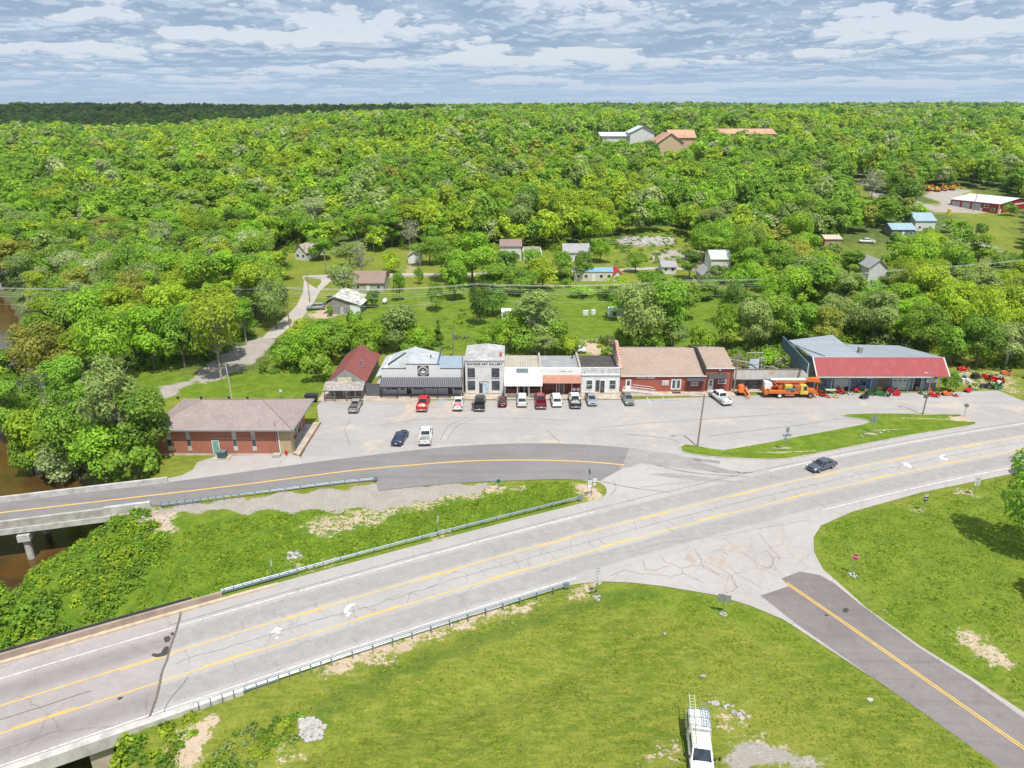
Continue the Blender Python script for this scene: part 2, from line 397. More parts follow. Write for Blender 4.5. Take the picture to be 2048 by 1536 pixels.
def lettering(text, size, matl, parent, loc, rot=(R(90), 0, 0), name='lettering', sx=1.0, ext=.012, bold=0.0):
    cu = bpy.data.curves.new('t', 'FONT'); cu.body = text; cu.size = size; cu.align_x = 'CENTER'; cu.align_y = 'CENTER'; cu.extrude = ext; cu.offset = bold; cu.space_character = 1.08
    to = bpy.data.objects.new('t', cu); COL.objects.link(to); bpy.context.view_layer.update()
    dg = bpy.context.evaluated_depsgraph_get(); dg.update(); me = bpy.data.meshes.new_from_object(to.evaluated_get(dg), depsgraph=dg); COL.objects.unlink(to)
    bpy.data.objects.remove(to); me.materials.clear(); me.materials.append(matl)
    o = bpy.data.objects.new(name, me); link(o, parent); o.location = loc; o.rotation_euler = rot; o.scale = (sx, 1, 1); return o

# ------------------------------------------------------------------ common materials
M_ = dict(
 white=plain('white_paint', (.70, .70, .68), .6, c2=(.52, .50, .47), scale=1.2, thr=(.5, .85)),
 trim=plain('white_trim', (.74, .74, .72), .5, var=.1),
 concrete=plain('concrete', (.42, .385, .34), .9, c2=(.30, .27, .235), scale=.9, bump=.2),
 concpale=plain('pale_concrete', (.50, .475, .44), .9, c2=(.36, .34, .31), scale=.8, bump=.2),
 walkc=plain('sidewalk_concrete', (.46, .39, .31), .9, c2=(.34, .285, .225), scale=.7, bump=.2),
 galv=plain('galvanized_steel', (.27, .32, .355), .42, .55, c2=(.24, .30, .34), scale=3),
 steel=plain('dull_steel', (.30, .31, .32), .5, .5),
 dark=plain('dark_metal', (.035, .035, .04), .5), black=plain('black_rubber', (.02, .02, .021), .75),
 bplastic=plain('black_plastic', (.03, .03, .033), .5),
 chrome=plain('chrome', (.6, .6, .62), .18, 1.0, var=.05), rim=plain('alloy_rim', (.38, .38, .40), .35, .7),
 red=plain('red_lens', (.45, .02, .02), .3), amber=plain('headlamp_lens', (.65, .65, .62), .15),
 wood=plain('weathered_wood', (.20, .155, .115), .9, c2=(.11, .085, .065), scale=2.2, bump=.3),
 polew=plain('utility_pole_wood', (.30, .24, .185), .9, c2=(.19, .15, .115), scale=1.5),
 greyw=striped('grey_boards', (.34, .33, .31), (.14, .135, .13), .22, 3, .9, dirt=.5, dirtc=(.1, .09, .08), duty=.75),
 orange=plain('orange_paint', (.56, .14, .03), .45, c2=(.34, .10, .03), scale=2.2, thr=(.5, .8)),
 yellow=plain('yellow_paint', (.72, .50, .08), .45, c2=(.5, .34, .08), scale=2),
 mred=plain('mower_red', (.55, .02, .02), .35, var=.3), mgreen=plain('mower_green', (.03, .17, .04), .4, var=.3),
 morange=plain('mower_orange', (.65, .16, .03), .4, var=.3), mwhite=plain('mower_white', (.6, .6, .57), .5, var=.2),
 myellow=plain('mower_yellow', (.70, .48, .04), .5), mblue=plain('blue_plastic', (.06, .13, .32), .5),
 mtan=plain('cardboard_tan', (.45, .28, .15), .8),
 sign=plain('sign_white', (.72, .73, .72), .45, var=.06), signb=plain('sign_back_aluminium', (.33, .37, .36), .45, .4, var=.15),
 signred=plain('sign_red', (.52, .015, .02), .45, var=.08), signk=plain('sign_black', (.02, .02, .022), .5),
 signgreen=plain('sign_green', (.02, .14, .07), .5), signblue=plain('sign_blue', (.05, .16, .42), .5),
 bark=plain('bark', (.17, .135, .105), .95, c2=(.09, .072, .056), scale=4, bump=.4),
 palebark=plain('pale_bark', (.42, .38, .32), .9, c2=(.25, .22, .18), scale=3, bump=.3),
 rock=plain('limestone', (.44, .42, .39), .9, c2=(.27, .25, .225), scale=1.6, bump=.4),
 glass=glass(), skin=plain('skin', (.42, .25, .17), .6, var=.1),
)
MB_DARKGLASS = glass('vehicle_glass', (.018, .022, .026))

# ------------------------------------------------------------------ ground
def pip(x, y, poly):
    ins = np.zeros(x.shape, bool); n = len(poly); j = n - 1
    for i in range(n):
        xi, yi = poly[i]; xj, yj = poly[j]
        c = ((yi > y) != (yj > y)) & (x < (xj - xi) * (y - yi) / (yj - yi + 1e-12) + xi); ins ^= c; j = i
    return ins
def pl_dist(x, y, pts):
    d = np.full(x.shape, 1e9)
    for a, b in zip(pts[:-1], pts[1:]):
        a = np.array(a, float); b = np.array(b, float); ab = b - a
        t = np.clip(((x-a[0])*ab[0]+(y-a[1])*ab[1])/(ab@ab+1e-9), 0, 1); d = np.minimum(d, np.hypot(x-a[0]-t*ab[0], y-a[1]-t*ab[1]))
    return d

# paint given as polygons over the photo, laid on the terrain
BARE = [ # (value, polygon)
 (.85, [(300,1020),(345,1012),(355,1040),(330,1075),(300,1070)]),
 (.5, [(590,1055),(640,1030),(760,1010),(870,985),(990,968),(1080,962),(1060,975),(920,1005),(800,1030),(700,1070),(600,1072)]),
 (.8, [(560,1118),(580,1104),(605,1106),(600,1120),(580,1124)]),
 (.75, [(1160,965),(1205,970),(1212,985),(1200,1000),(1165,1010),(1155,985)]),
 (.8, [(970,978),(1000,970),(1015,980),(990,992)]),
 (.8, [(850,1072),(880,1064),(905,1062),(895,1074),(860,1082)]),
 (.6, [(520,1160),(600,1145),(690,1125),(700,1112),(640,1118),(560,1142),(420,1190),(410,1204)]),
 (.75, [(1130,1175),(1165,1168),(1195,1175),(1190,1205),(1165,1200)]),
 (.62, [(640,1300),(760,1270),(900,1230),(1060,1195),(1110,1190),(1060,1222),(930,1260),(820,1300),(720,1345),(620,1350)]),
 (1.0, [(380,1450),(400,1425),(418,1432),(412,1480),(395,1560),(335,1560),(352,1490)]),
 (.55, [(310,1490),(340,1480),(350,1536),(280,1536)]),
 (.6, [(515,1536),(560,1500),(600,1470),(640,1480),(600,1510),(560,1536)]),
 (.55, [(1418,1412),(1450,1405),(1490,1420),(1500,1450),(1480,1470),(1440,1440)]),
 (.6, [(1300,1500),(1350,1460),(1362,1536),(1290,1536)]), 
 (.6, [(1900,1270),(1950,1250),(2000,1290),(2030,1340),(1980,1340),(1930,1310)]),
 (.75, [(1640,1060),(1650,1040),(1680,1030),(1690,1022),(1655,1030),(1630,1055),(1625,1080)]),
 (.6, [(1900,985),(1950,975),(1970,992),(1930,1000)]), (.6, [(1800,1010),(1850,1010),(1850,1022),(1820,1025)]),
 (.75, [(1556,900),(1570,894),(1585,900),(1575,907)]), (.7, [(1730,865),(1745,860),(1760,868),(1745,873)]),
 (.6, [(1830,828),(1860,828),(1870,834),(1840,834)]), (.8, [(1910,832),(1935,828),(1955,840),(1945,848),(1925,845)]),
 (.8, [(1150,700),(1165,678),(1240,676),(1245,700),(1200,712)]),
 (.5, [(1310,1100),(1240,1110),(1250,1120)]), (.75, [(1688,1092),(1700,1084),(1712,1088),(1700,1096)]),
 (.45, [(1760,1240),(1740,1200),(1700,1165),(1690,1150),(1720,1160),(1770,1215),(1790,1245)]),
 (.8, [(640,612),(700,625),(640,640),(610,636)]), (.75, [(844,598),(860,598),(862,620),(850,622)]),
 (.75, [(1380,500),(1440,495),(1450,530),(1400,540)]), (.6, [(1550,1536),(1500,1500),(1440,1460),(1550,1480),(1700,1536)]),
 (.75, [(820,520),(835,525),(828,548),(812,548)]), (.9, [(560,790),(600,786),(605,792),(570,796)]),
 (.45, [(1900,738),(2048,742),(2048,800),(1990,780),(1900,770)]),
]
GRAVEL = [
 (.95, [(318,1012),(760,968),(905,968),(1081,961),(1160,961),(1080,965),(1000,966),(960,985),(900,990),(800,1015),(640,1022),(560,1020),(500,1024),(420,1018),(330,1030)]),
 (.95, [(312,800),(306,782),(330,770),(395,755),(400,762),(360,778),(345,800)]),
 (1.0, [(385,752),(415,728),(465,700),(500,682),(525,668),(552,680),(520,714),(480,740),(440,758),(395,772)]),
 (.75, [(1500,1536),(1430,1500),(1445,1462),(1520,1490),(1640,1500),(1720,1536)]),
 (.85, [(1418,1536),(1440,1470),(1500,1490),(1560,1500),(1640,1510),(1700,1536)]),
 (.8, [(1225,478),(1240,470),(1340,472),(1352,484),(1330,492),(1250,492)]),
 (.6, [(1300,500),(1370,495),(1390,520),(1290,525)]),
 (1.0, [(1845,376),(1925,378),(1938,392),(1930,412),(2000,420),(1990,428),(1935,426),(1900,424),(1880,415)]),
 (.95, [(1700,345),(1716,345),(1768,388),(1830,400),(1900,440),(1960,475),(2000,505),(1985,512),(1930,480),(1880,440),(1820,412),(1750,395)]),
 (.6, [(1000,538),(1100,540),(1150,548),(1000,552)]),
 (.5, [(600,1195),(500,1215),(418,1206),(480,1180),(700,1128),(1120,1016),(1130,1020),(720,1132)]),
 (.65, [(395,1425),(420,1412),(640,1345),(900,1250),(1105,1182),(1120,1182),(1110,1192),(880,1270),(640,1360),(430,1428)]),
 (.55, [(620,552),(1000,545),(1000,552),(620,560)]),
]
LUSH = [(1.0, [(330,1030),(500,1024),(900,990),(960,970),(1150,962),(1160,985),(1140,1008),(700,1120),(415,1200),(250,1255),(0,1330),(0,1200),(180,1085)]),
 (.9, [(1360,892),(1420,898),(1450,900),(1735,845),(1680,830),(1915,828),(1950,846),(1572,920),(1410,914),(1362,900)]),
 (.9, [(250,745),(660,745),(660,800),(330,800),(240,790)]),
 (.6, [(1630,1100),(1650,1040),(2048,960),(2048,1400),(1960,1370),(1700,1180)]),
 (.8, [(560,640),(620,600),(1000,570),(1450,590),(1450,700),(560,700)]),
 (.7, [(1640,1290),(1560,1232),(1420,1185),(1210,1163),(1190,1200),(1500,1250),(1620,1310),(1750,1400)]),]
def terrain():
    def axis(segs):
        out = []
        for a, b, st in segs: out += list(np.arange(a, b, st))
        return out
    def grow(a, b, st, k=1.09):
        o = []; 
        while a < b: o.append(a); a += st; st *= k
        return o
    xs = sorted([-q for q in grow(98.5, 9000, 1.6)]) + axis([(-98, 112, .5)]) + grow(112, 9000, 1.6)
    ys = [-q for q in reversed(grow(6, 150, 2.5))] + axis([(-5, 18, 1), (18, 135, .5), (135, 335, .9)]) + grow(335, 12000, 2.2, 1.06)
    xs = np.array(xs); ys = np.array(ys); X, Y = np.meshgrid(xs, ys); nx, ny = len(xs), len(ys)
    Z = height(X, Y) - .03
    v = np.stack([X, Y, Z], -1).reshape(-1, 3)
    i = np.arange(nx*ny).reshape(ny, nx)
    q = np.stack([i[:-1, :-1], i[:-1, 1:], i[1:, 1:], i[1:, :-1]], -1).reshape(-1, 4)
    me = bpy.data.meshes.new('ground'); me.vertices.add(len(v)); me.vertices.foreach_set('co', v.ravel())
    me.loops.add(q.size); me.loops.foreach_set('vertex_index', q.ravel()); me.polygons.add(len(q)); me.polygons.foreach_set('loop_start', np.arange(0, q.size, 4))
    me.update(calc_edges=True); me.polygons.foreach_set('use_smooth', np.ones(len(q), bool))
    # paint
    x, y = v[:, 0], v[:, 1]; wx = x + .5*np.sin(y*1.3+x*.4)+.35*np.sin(x*2.1+2)+.2*np.sin(y*3.7); wy = y + .5*np.sin(x*1.1+1)+.3*np.sin(y*2.3+x)
    col = np.zeros((len(v), 4), np.float32); col[:, 3] = 1
    for ch, lst in enumerate((BARE, GRAVEL, LUSH)):
        for val, pl in lst:
            w = [T(*p)[:2] for p in pl]; wa = np.array(w); sel = np.where((x > wa[:, 0].min()-5) & (x < wa[:, 0].max()+5) & (y > wa[:, 1].min()-5) & (y < wa[:, 1].max()+5))[0]
            if not len(sel): continue
            acc = np.zeros(len(sel)); sp = .5 if wa[:, 1].mean() < 110 else .9
            for dx in (-2, -1, 0, 1, 2):
                for dy in (-2, -1, 0, 1, 2): acc += pip(wx[sel]+dx*sp, wy[sel]+dy*sp, w)
            col[sel, ch] = np.maximum(col[sel, ch], val*acc/25)
    a = me.color_attributes.new('paint', 'FLOAT_COLOR', 'POINT'); a.data.foreach_set('color', col.ravel())
    wd = np.zeros(len(v), np.float32); wd[(y > 262)] = 1.0
    px = 1024 + F*x/np.maximum(y*cs+(H-v[:, 2])*sn, 1); py = 768 + F*((H-v[:, 2])*cs-y*sn)/np.maximum(y*cs+(H-v[:, 2])*sn, 1)
    wd = sstep(250, 268, y).astype(np.float32)
    jit = 22*np.sin(y*.21)+14*np.sin(x*.33+y*.17)
    wl = sstep(575, 500, px+jit)*sstep(126, 134, y+3*np.sin(x*.3))*.85; wr_ = sstep(1470, 1560, px+jit)*sstep(136, 144, y+3*np.sin(x*.3))*.5
    wd = np.maximum(wd, np.maximum(wl, wr_)).astype(np.float32)
    for pl in ([(240,742),(420,755),(560,742),(655,742),(655,800),(230,800)], [(1220,455),(1380,455),(1460,490),(1460,545),(1230,545)], [(1900,425),(2048,425),(2048,520),(1960,480)], [(1060,490),(1120,490),(1130,520),(1060,530)],
               [(1600,370),(1720,370),(1740,400),(1600,400)],[(1840,370),(1940,370),(2010,430),(1880,430)]):
        w = [T(*p)[:2] for p in pl]; wd[pip(wx*1.0+1.5*np.sin(y*.4), wy+1.5*np.sin(x*.37), w)] = 0
    me.attributes.new('wood', 'FLOAT', 'POINT').data.foreach_set('value', wd)
    dl = pl_dist(x, y, [G(*p) for p in [(1300,1186),(1200,1200),(1130,1222),(1000,1265),(880,1310),(760,1362),(660,1410),(620,1440)]]); rg = np.maximum(sstep(27, 19, rivdist(x, y)), .85*sstep(1.5, .4, dl+.4*np.sin(x*1.7)+.3*np.sin(y*2.9))).astype(np.float32); me.attributes.new('rough_growth', 'FLOAT', 'POINT').data.foreach_set('value', rg)
    me.materials.append(ground_mat())
    o = link(bpy.data.objects.new('ground', me)); tag(o, kind='structure'); return o
terrain()

def water():
    m, nt, N, L, b = new_mat('creek_water'); n = NB(nt); v = n.pos(obj=False)
    L.new(n.mix(n.ramp(n.noise(v, .15, 5, .6), .4, .65), (.10, .052, .014), (.055, .036, .014)), b.inputs['Base Color'])
    b.inputs['Roughness'].default_value = .06; b.inputs['Specular IOR Level'].default_value = .6
    n.bump(n.noise(n.pos((1, 2.2, 1), obj=False), 1.6, 4, .6), .25, .06, b)
    mb = MB(); L_, R_ = [], []
    for k, p in enumerate(RIV):
        a = RIV[max(0, k-1)]; c = RIV[min(len(RIV)-1, k+1)]; d = (c-a)/np.linalg.norm(c-a); nn = np.array([-d[1], d[0]])
        L_.append(p+nn*19); R_.append(p-nn*19)
    for k in range(len(RIV)-1):
        mb.quad((*R_[k], -5.0), (*R_[k+1], -5.0), (*L_[k+1], -5.0), (*L_[k], -5.0))
    tag(mb.build('creek_water', m, fix=False), kind='structure')
water()

# ------------------------------------------------------------------ roads
HC = (-1.38697980e-06, -9.18692251e-04, 4.74262632e-01, 6.96008484e+01)
def hy(s): return ((HC[0]*s+HC[1])*s+HC[2])*s+HC[3]
def hp(s, u, z=0.0):
    d = (3*HC[0]*s+2*HC[1])*s+HC[2]; L = math.hypot(1, d); return (s - d/L*u, hy(s) + u/L, z)
def smooth(pts, n=8):
    P = [np.array(p, float) for p in pts]; P = [2*P[0]-P[1]] + P + [2*P[-1]-P[-2]]; out = []
    for i in range(1, len(P)-2):
        for k in range(n):
            t = k/n; a, b, c, d = P[i-1:i+3]
            out.append(tuple(.5*((2*b)+(-a+c)*t+(2*a-5*b+4*c-d)*t*t+(-a+3*b-3*c+d)*t**3)))
    out.append(tuple(P[-2])); return out
def strip(mb, pts, w, z):
    pts = [np.array(p[:2], float) for p in pts]
    nn = []
    for i in range(len(pts)):
        d = pts[min(i+1, len(pts)-1)] - pts[max(i-1, 0)]; d = d/np.linalg.norm(d); nn.append(np.array([-d[1], d[0]]))
    for i in range(len(pts)-1):
        a, b = pts[i], pts[i+1]; na, nb = nn[i]*w/2, nn[i+1]*w/2
        mb.quad((*(a-na), z), (*(b-nb), z), (*(b+nb), z), (*(a+na), z))
def struct(mb, name, m, **k):
    return tag(mb.build(name, m, **k), kind='structure')
gp = lambda L, z=0.0: [G(*p, z) for p in L]

lot_m = asphalt('lot_asphalt', (.40, .372, .352), (.338, .315, .30), .0, scale=.12, tan=.75, streak=1)
apron_m = asphalt('apron_concrete', (.43, .395, .37), (.365, .335, .315), .6, (.22, .16, .12), scale=.3)
hw_m = asphalt('highway_concrete', (.41, .382, .36), (.35, .328, .31), .45, (.2, .17, .14), scale=.3, lanes=[(1.0, .75), (2.7, .75), (1.85, 1.4), (-4.6, .7), (-6.2, .7), (-5.4, 1.5)])
deck_m = asphalt('bridge_deck_asphalt', (.33, .29, .275), (.40, .36, .345), .3, scale=.15, lanes=[(1.85, 1.7), (-5.4, 1.8)])
dark_m = asphalt('dark_asphalt', (.205, .190, .186), (.24, .225, .222), .0, streak=1)
side_m = asphalt('side_road_asphalt', (.185, .160, .155), (.235, .21, .20), .25, scale=.2, streak=R(36))

LOT = [(575,931),(600,918),(638,846),(634,812),(642,803),(760,801),(930,801),(1240,800),(1330,797),(1465,792),(1560,789),(1700,787),(1900,784),(1995,781),(2048,802),(2130,832),(2250,800),
       (2250,818),(2048,850),(1948,856),(1818,876),(1700,900),(1590,930),(1400,960),(1300,920),(1270,905),(1139,898),(1037,897),(890,904),(700,924),(600,936)]
struct(MB().poly([P3(*p, .012) for p in LOT]) or None, 'parking_lot', lot_m) if False else None
mb = MB(); mb.poly([P3(*p, .012) for p in LOT]); struct(mb, 'parking_lot', lot_m, fix=False)
J1 = [(1120,1030),(1150,1012),(1180,1006.5),(1205,995),(1213,985),(1210,973),(1195,964),(1160,958),(1200,935),(1260,900),(1362,890),(1366,904),(1417,915),(1530,921),(1573,921),(1640,925),(1300,1015)]
J2 = [(1105,1180),(1119,1173.5),(1160,1167),(1205,1162.5),(1262,1165),(1325,1172),(1432,1190),(1500,1211),(1567,1239),(1660,1300),(1754,1361),(1880,1443),(2030,1545),(2120,1600),
      (2160,1500),(2048,1424),(1952,1360),(1842,1293),(1733,1216),(1682,1170),(1646,1138),(1628,1104),(1627,1075),(1642,1051),(1703,1024),(1842,985),(2016,949),(2250,905),(2250,870),(1842,945),(1500,1025),(1200,1118)]
mb = MB(); mb.poly([(*q, .022) for q in smooth(gp(J1), 3)]); struct(mb, 'junction_pavement', apron_m, fix=False)
mb = MB(); mb.poly([P3(*p, .022) for p in J2]); struct(mb, 'side_road_shoulder', apron_m, fix=False)

def ribbon(name, m, s0, s1, u0, u1, z, step=1.5, joint=None, thick=0.0, nu=10):
    n = int(abs(s1-s0)/step)+1; us = np.linspace(u0, u1, nu+1); vs = []; ac = []
    for k in range(n+1):
        for u in us:
            a = s0 + (.235*u if joint in ('start', 'both') else 0); b = s1 + (.235*u if joint in ('end',) else 0)
            s = a + (b-a)*k/n; vs.append(hp(s, u, z)); ac.append(u)
    fs = [(k*(nu+1)+i, (k+1)*(nu+1)+i, (k+1)*(nu+1)+i+1, k*(nu+1)+i+1) for k in range(n) for i in range(nu)]
    me = bpy.data.meshes.new(name); me.from_pydata(vs, [], fs); me.materials.append(m)
    at = me.attributes.new('across', 'FLOAT', 'POINT'); at.data.foreach_set('value', ac)
    o = link(bpy.data.objects.new(name, me)); return tag(o, kind='structure')
ribbon('highway', hw_m, -32.4, 240, -7.75, 6.3, .034, joint='start')
dk = ribbon('bridge_deck', deck_m, -92, -32.4, -7.75, 6.3, .034, joint='end')

# upper (old) road
UN = [(-100,-0),(0,1003),(150,985),(327,966),(596,929),(700,915.6),(890,894.5),(1037,887),(1139,888),(1256,896),(1300,903)]
US = [(0,1050),(150,1031),(300,1012),(500,988),(752,961.5)]
US2 = [(757,981.6),(905,967),(1081,959.6),(1151,959.6),(1200,962)]
un = smooth([G(*p) for p in UN[1:]], 6); us = smooth([G(*p) for p in US], 6); us2 = smooth([G(*p) for p in US2], 6)
dv = np.array(un[0])-np.array(un[6]); un = [tuple(np.array(un[0])+dv/np.linalg.norm(dv)*32)] + un
dv = np.array(us[0])-np.array(us[6]); us = [tuple(np.array(us[0])+dv/np.linalg.norm(dv)*32)] + us
mb = MB(); mb.poly([(*p, .03) for p in us + us2] + [(*G(1250, 934), .03)] + [(*p, .03) for p in reversed(un)]); struct(mb, 'old_road', dark_m, fix=False)
SD = [(1521,1191),(1596,1250),(1730,1344),(1860,1435),(2010,1542),(2080,1590),(2140,1520),(2048,1436),(1944,1362),(1838,1295),(1719,1207),(1668,1166),(1640,1150),(1599,1143),(1563,1157),(1578,1172)]
mb = MB(); mb.poly([P3(*p, .03) for p in SD]); struct(mb, 'side_road', side_m, fix=False)
# concrete apron in front of the brick office
mb = MB(); mb.poly([P3(*p, .018) for p in [(395,924),(430,913),(480,911),(575,909),(600,912),(604,936),(500,946),(400,959),(327,968),(333,957),(365,950),(385,940)]]); struct(mb, 'pavement', apron_m, fix=False)
# lane up to the wood and the road behind the yards
lane_m = asphalt('lane_concrete', (.46, .41, .36), (.38, .34, .30), .3, scale=.2, tan=.4)
mb = MB(); cl = smooth([G(*p) for p in [(530,676),(556,655),(585,632),(605,610),(618,590),(630,570),(640,553)]], 5)
LW = [G(*p) for p in [(521,679),(545,655),(575,630),(594,610),(606,585),(608,562),(604,552),(666,549),(664,560),(640,582),(626,608),(605,636),(572,662),(552,676)]]
mb.poly([(*p, .02+hgt(*p)) for p in LW]); struct(mb, 'lane', lane_m, fix=False)
mb = MB()
bl = smooth([T(*p)[:2] for p in [(608,553),(700,551),(830,549),(1000,547),(1150,543),(1280,538),(1330,537),(1430,541),(1500,546)]], 8)
for a, b in zip(bl[:-1], bl[1:]):
    mb.quad((a[0], a[1]-1.7, hgt(a[0], a[1]-1.7)+.05), (b[0], b[1]-1.7, hgt(b[0], b[1]-1.7)+.05), (b[0], b[1]+1.7, hgt(b[0], b[1]+1.7)+.05), (a[0], a[1]+1.7, hgt(a[0], a[1]+1.7)+.05))
struct(mb, 'back_road', lane_m, fix=False)

# painted lines
yel_m = plain('road_paint_yellow', (.68, .42, .06), .7, c2=(.50, .36, .14), scale=1.5, thr=(.45, .75))
whi_m = plain('road_paint_white', (.66, .655, .64), .7, c2=(.47, .45, .43), scale=2.5, thr=(.42, .62))
Y_, W_ = MB(), MB()
def hs(s): return math.hypot(1, (3*HC[0]*s+2*HC[1])*s+HC[2])
def hstrip(mb, s0, s1, u, w, z=.042): strip(mb, [hp(s, u) for s in np.arange(s0, s1+.01, 2.0)], w, z)
hstrip(Y_, -90, 200, 0, .13); hstrip(Y_, -90, 200, -3.5, .13)
s = -88.0
while s < 190:
    hstrip(Y_, s, s+4.0, -.21, .12); hstrip(Y_, s+6, s+10.0, -3.29, .12); s += 13.0
hstrip(W_, -90, 12.5, 3.76, .12); hstrip(W_, 38, 200, 3.72, .12)
hstrip(W_, -90, 4.7, -7.2, .12); hstrip(W_, 37, 200, -7.35, .12)
uc = smooth([G(*p) for p in [(-60,1033),(0,1026),(312.5,990),(500,967.7),(700,942),(830,930),(949,922),(1066,920.6),(1169,923.6),(1248,930)]], 6)
dv = np.array(uc[0])-np.array(uc[5]); uc = [tuple(np.array(uc[0])+dv/np.linalg.norm(dv)*26)] + uc
strip(Y_, uc, .25, .04)
sc_ = [G(*p) for p in [(1572,1166),(1680,1240),(1851,1360),(2048,1497),(2120,1550)]]
for off in (-.13, .13):
    d = np.array(sc_[-1])-np.array(sc_[0]); d /= np.linalg.norm(d); nn = np.array([-d[1], d[0]])*off
    strip(Y_, [tuple(np.array(p)+nn) for p in sc_], .12, .04)
for k in range(4):   # bay lines in the lot
    pass
for a, b in (((1293,794),(1302,808)),((1325,794),(1333,804))): strip(W_, [G(*a), G(*b)], .1, .02)
struct(Y_, 'yellow_road_line', yel_m, fix=False); struct(W_, 'white_road_line', whi_m, fix=False)
def arrows():
    mb = MB(); q = lambda L, sc, ox, oy: [P3(ox+x/sc, oy+y/sc, .044) for x, y in L]
    for L, sc, ox, oy in (
        ([(1455,372),(1405,380),(1380,400),(1366,425),(1366,446),(1398,440),(1398,425),(1412,402),(1455,382)], 3.522, 300, 1100),
        ([(1378,458),(1392,472),(1420,445),(1408,434)], 3.522, 300, 1100),
        ([(848,582),(892,542),(942,552),(908,572),(916,590),(900,588),(884,582)], 3.522, 300, 1100),
        ([(880,622),(896,606),(903,618),(893,628)], 3.522, 300, 1100),
        ([(935,755),(962,751),(1000,766),(1020,790),(1015,806),(990,808),(985,790),(965,782),(942,784),(955,770)], 4.571, 1600, 760),
        ([(1272,700),(1285,684),(1325,677),(1328,690),(1308,696),(1312,710),(1352,722),(1348,737),(1300,728),(1278,716)], 4.571, 1600, 760)):
        mb.poly(q(L, sc, ox, oy))
    struct(mb, 'turn_arrow_marking', whi_m, fix=False)
arrows()
# cracks, tar patches and tyre marks
crk = plain('crack_tar', (.15, .12, .10), .9, var=.3, scale=3); tarm = plain('tar_patch', (.055, .05, .05), .8, var=.3, scale=2)
tyre_m = plain('tyre_mark', (.24, .22, .21), .9, var=.25, scale=.6, thr=(.4, .6))
mb = MB()
def jag(p0, p1, amp, w, z=.043, n=None):
    p0 = np.array(p0[:2]); p1 = np.array(p1[:2]); L = np.linalg.norm(p1-p0); n = n or max(3, int(L/.7)); d = (p1-p0)/L; nn = np.array([-d[1], d[0]])
    o = 0; pts = []
    for k in range(n+1):
        o += rng.normal(0, amp); o *= .8; pts.append(tuple(p0+(p1-p0)*k/n+nn*(o if 0 < k < n else 0)))
    strip(mb, pts, w, z); return pts
for s in np.arange(-32, 150, 6): jag(hp(s, -1.75), hp(s+6, -1.75), .02 if s > -5 else .16, .045, n=8)
for s in np.arange(-32, 150, 6): jag(hp(s, 4.3), hp(s+6, 4.3), .03, .07, n=6)
s = -31.0
while s < 130:
    a, b = sorted(rng.uniform(-3.4, -.1, 2)); a = min(a, -1.9); b = max(b, -1.6)
    jag(hp(s, a if rng.random() < .6 else -1.75), hp(s+rng.normal(0, .5), b if rng.random() < .6 else -1.75), .09, .035, n=5); s += rng.uniform(1.0, 3.4)
for k in range(34):
    s = rng.uniform(-28, 110); u = rng.uniform(-7, -3.8) if rng.random() < .6 else rng.uniform(.3, 3.5); jag(hp(s, u), hp(s+rng.normal(0, 1), u+rng.normal(0, 1.6)), .08, .03)
CK = [[(1283,1117),(1292,1141),(1308,1142),(1330,1133),(1343,1133)],[(1321,1112),(1332,1126),(1364,1137),(1366,1147),(1340,1155),(1339,1158)],[(1366,1147),(1390,1158),(1410,1166)],[(1364,1137),(1385,1130),(1412,1134),(1424,1141),(1440,1152)],
      [(1220,1152),(1250,1140),(1280,1148),(1310,1150),(1338,1152)],[(1388,1098),(1404,1122),(1400,1130)],[(1436,1134),(1462,1152),(1470,1170),(1476,1176)],[(1448,1078),(1480,1100),(1520,1130)],[(1374,1108),(1388,1124)],[(1470,1145),(1496,1160),(1520,1175)],
      [(1516,1065),(1545,1100),(1560,1120)],[(1532,1100),(1548,1118),(1542,1136)],[(1424,1102),(1442,1100),(1456,1110)],[(1396,1086),(1380,1092)],[(1140,1120),(1180,1112),(1260,1104),(1330,1086),(1440,1072),(1520,1058),(1620,1040)]]
for L in CK:
    for a, b in zip(L[:-1], L[1:]): jag(G(*a), G(*b), .06, .05 if L is not CK[-1] else .03, .041 if L is CK[-1] else .03)
jag(hp(-32.4+.235*6.2, 6.2), hp(-32.4-.235*7.6, -7.6), .05, .22, .046); jag(hp(-31.2+.235*0, -4), hp(-31.4-.235*7.6, -7.6), .08, .08, .046)
for s in np.arange(-80, -38, 6): jag(hp(s, -1.8), hp(s+6, -1.8), .04, .09, .046, n=6)
jag(hp(-75, -5.2), hp(-40, -5.4), .08, .04, .046)
struct(mb, 'pavement_crack', crk, fix=False)
mb = MB()
def blob(L, z=.048): mb.poly([P3(*p, z) for p in L])
def cr(L): return [(x/4.096, 1200+y/4.096) for x, y in L]
blob(cr([(1238,455),(1255,435),(1290,440),(1320,430),(1345,385),(1380,375),(1385,410),(1365,450),(1330,462),(1280,470)]))
blob(cr([(1340,318),(1350,300),(1385,293),(1400,312),(1385,340),(1355,348)])); blob(cr([(1398,272),(1412,262),(1428,270),(1420,288),(1402,288)]))
blob(cr([(958,812),(975,795),(1012,790),(1000,808),(968,820)]))
blob([(1500+x/3.737, 960+y/3.737) for x, y in [(693,965),(715,952),(740,965),(735,982),(712,992),(695,985)]]); blob([(1500+x/3.737, 960+y/3.737) for x, y in [(552,1010),(570,1003),(592,1010),(575,1018)]])
struct(mb, 'tar_patch', tarm, fix=False)
mb = MB()
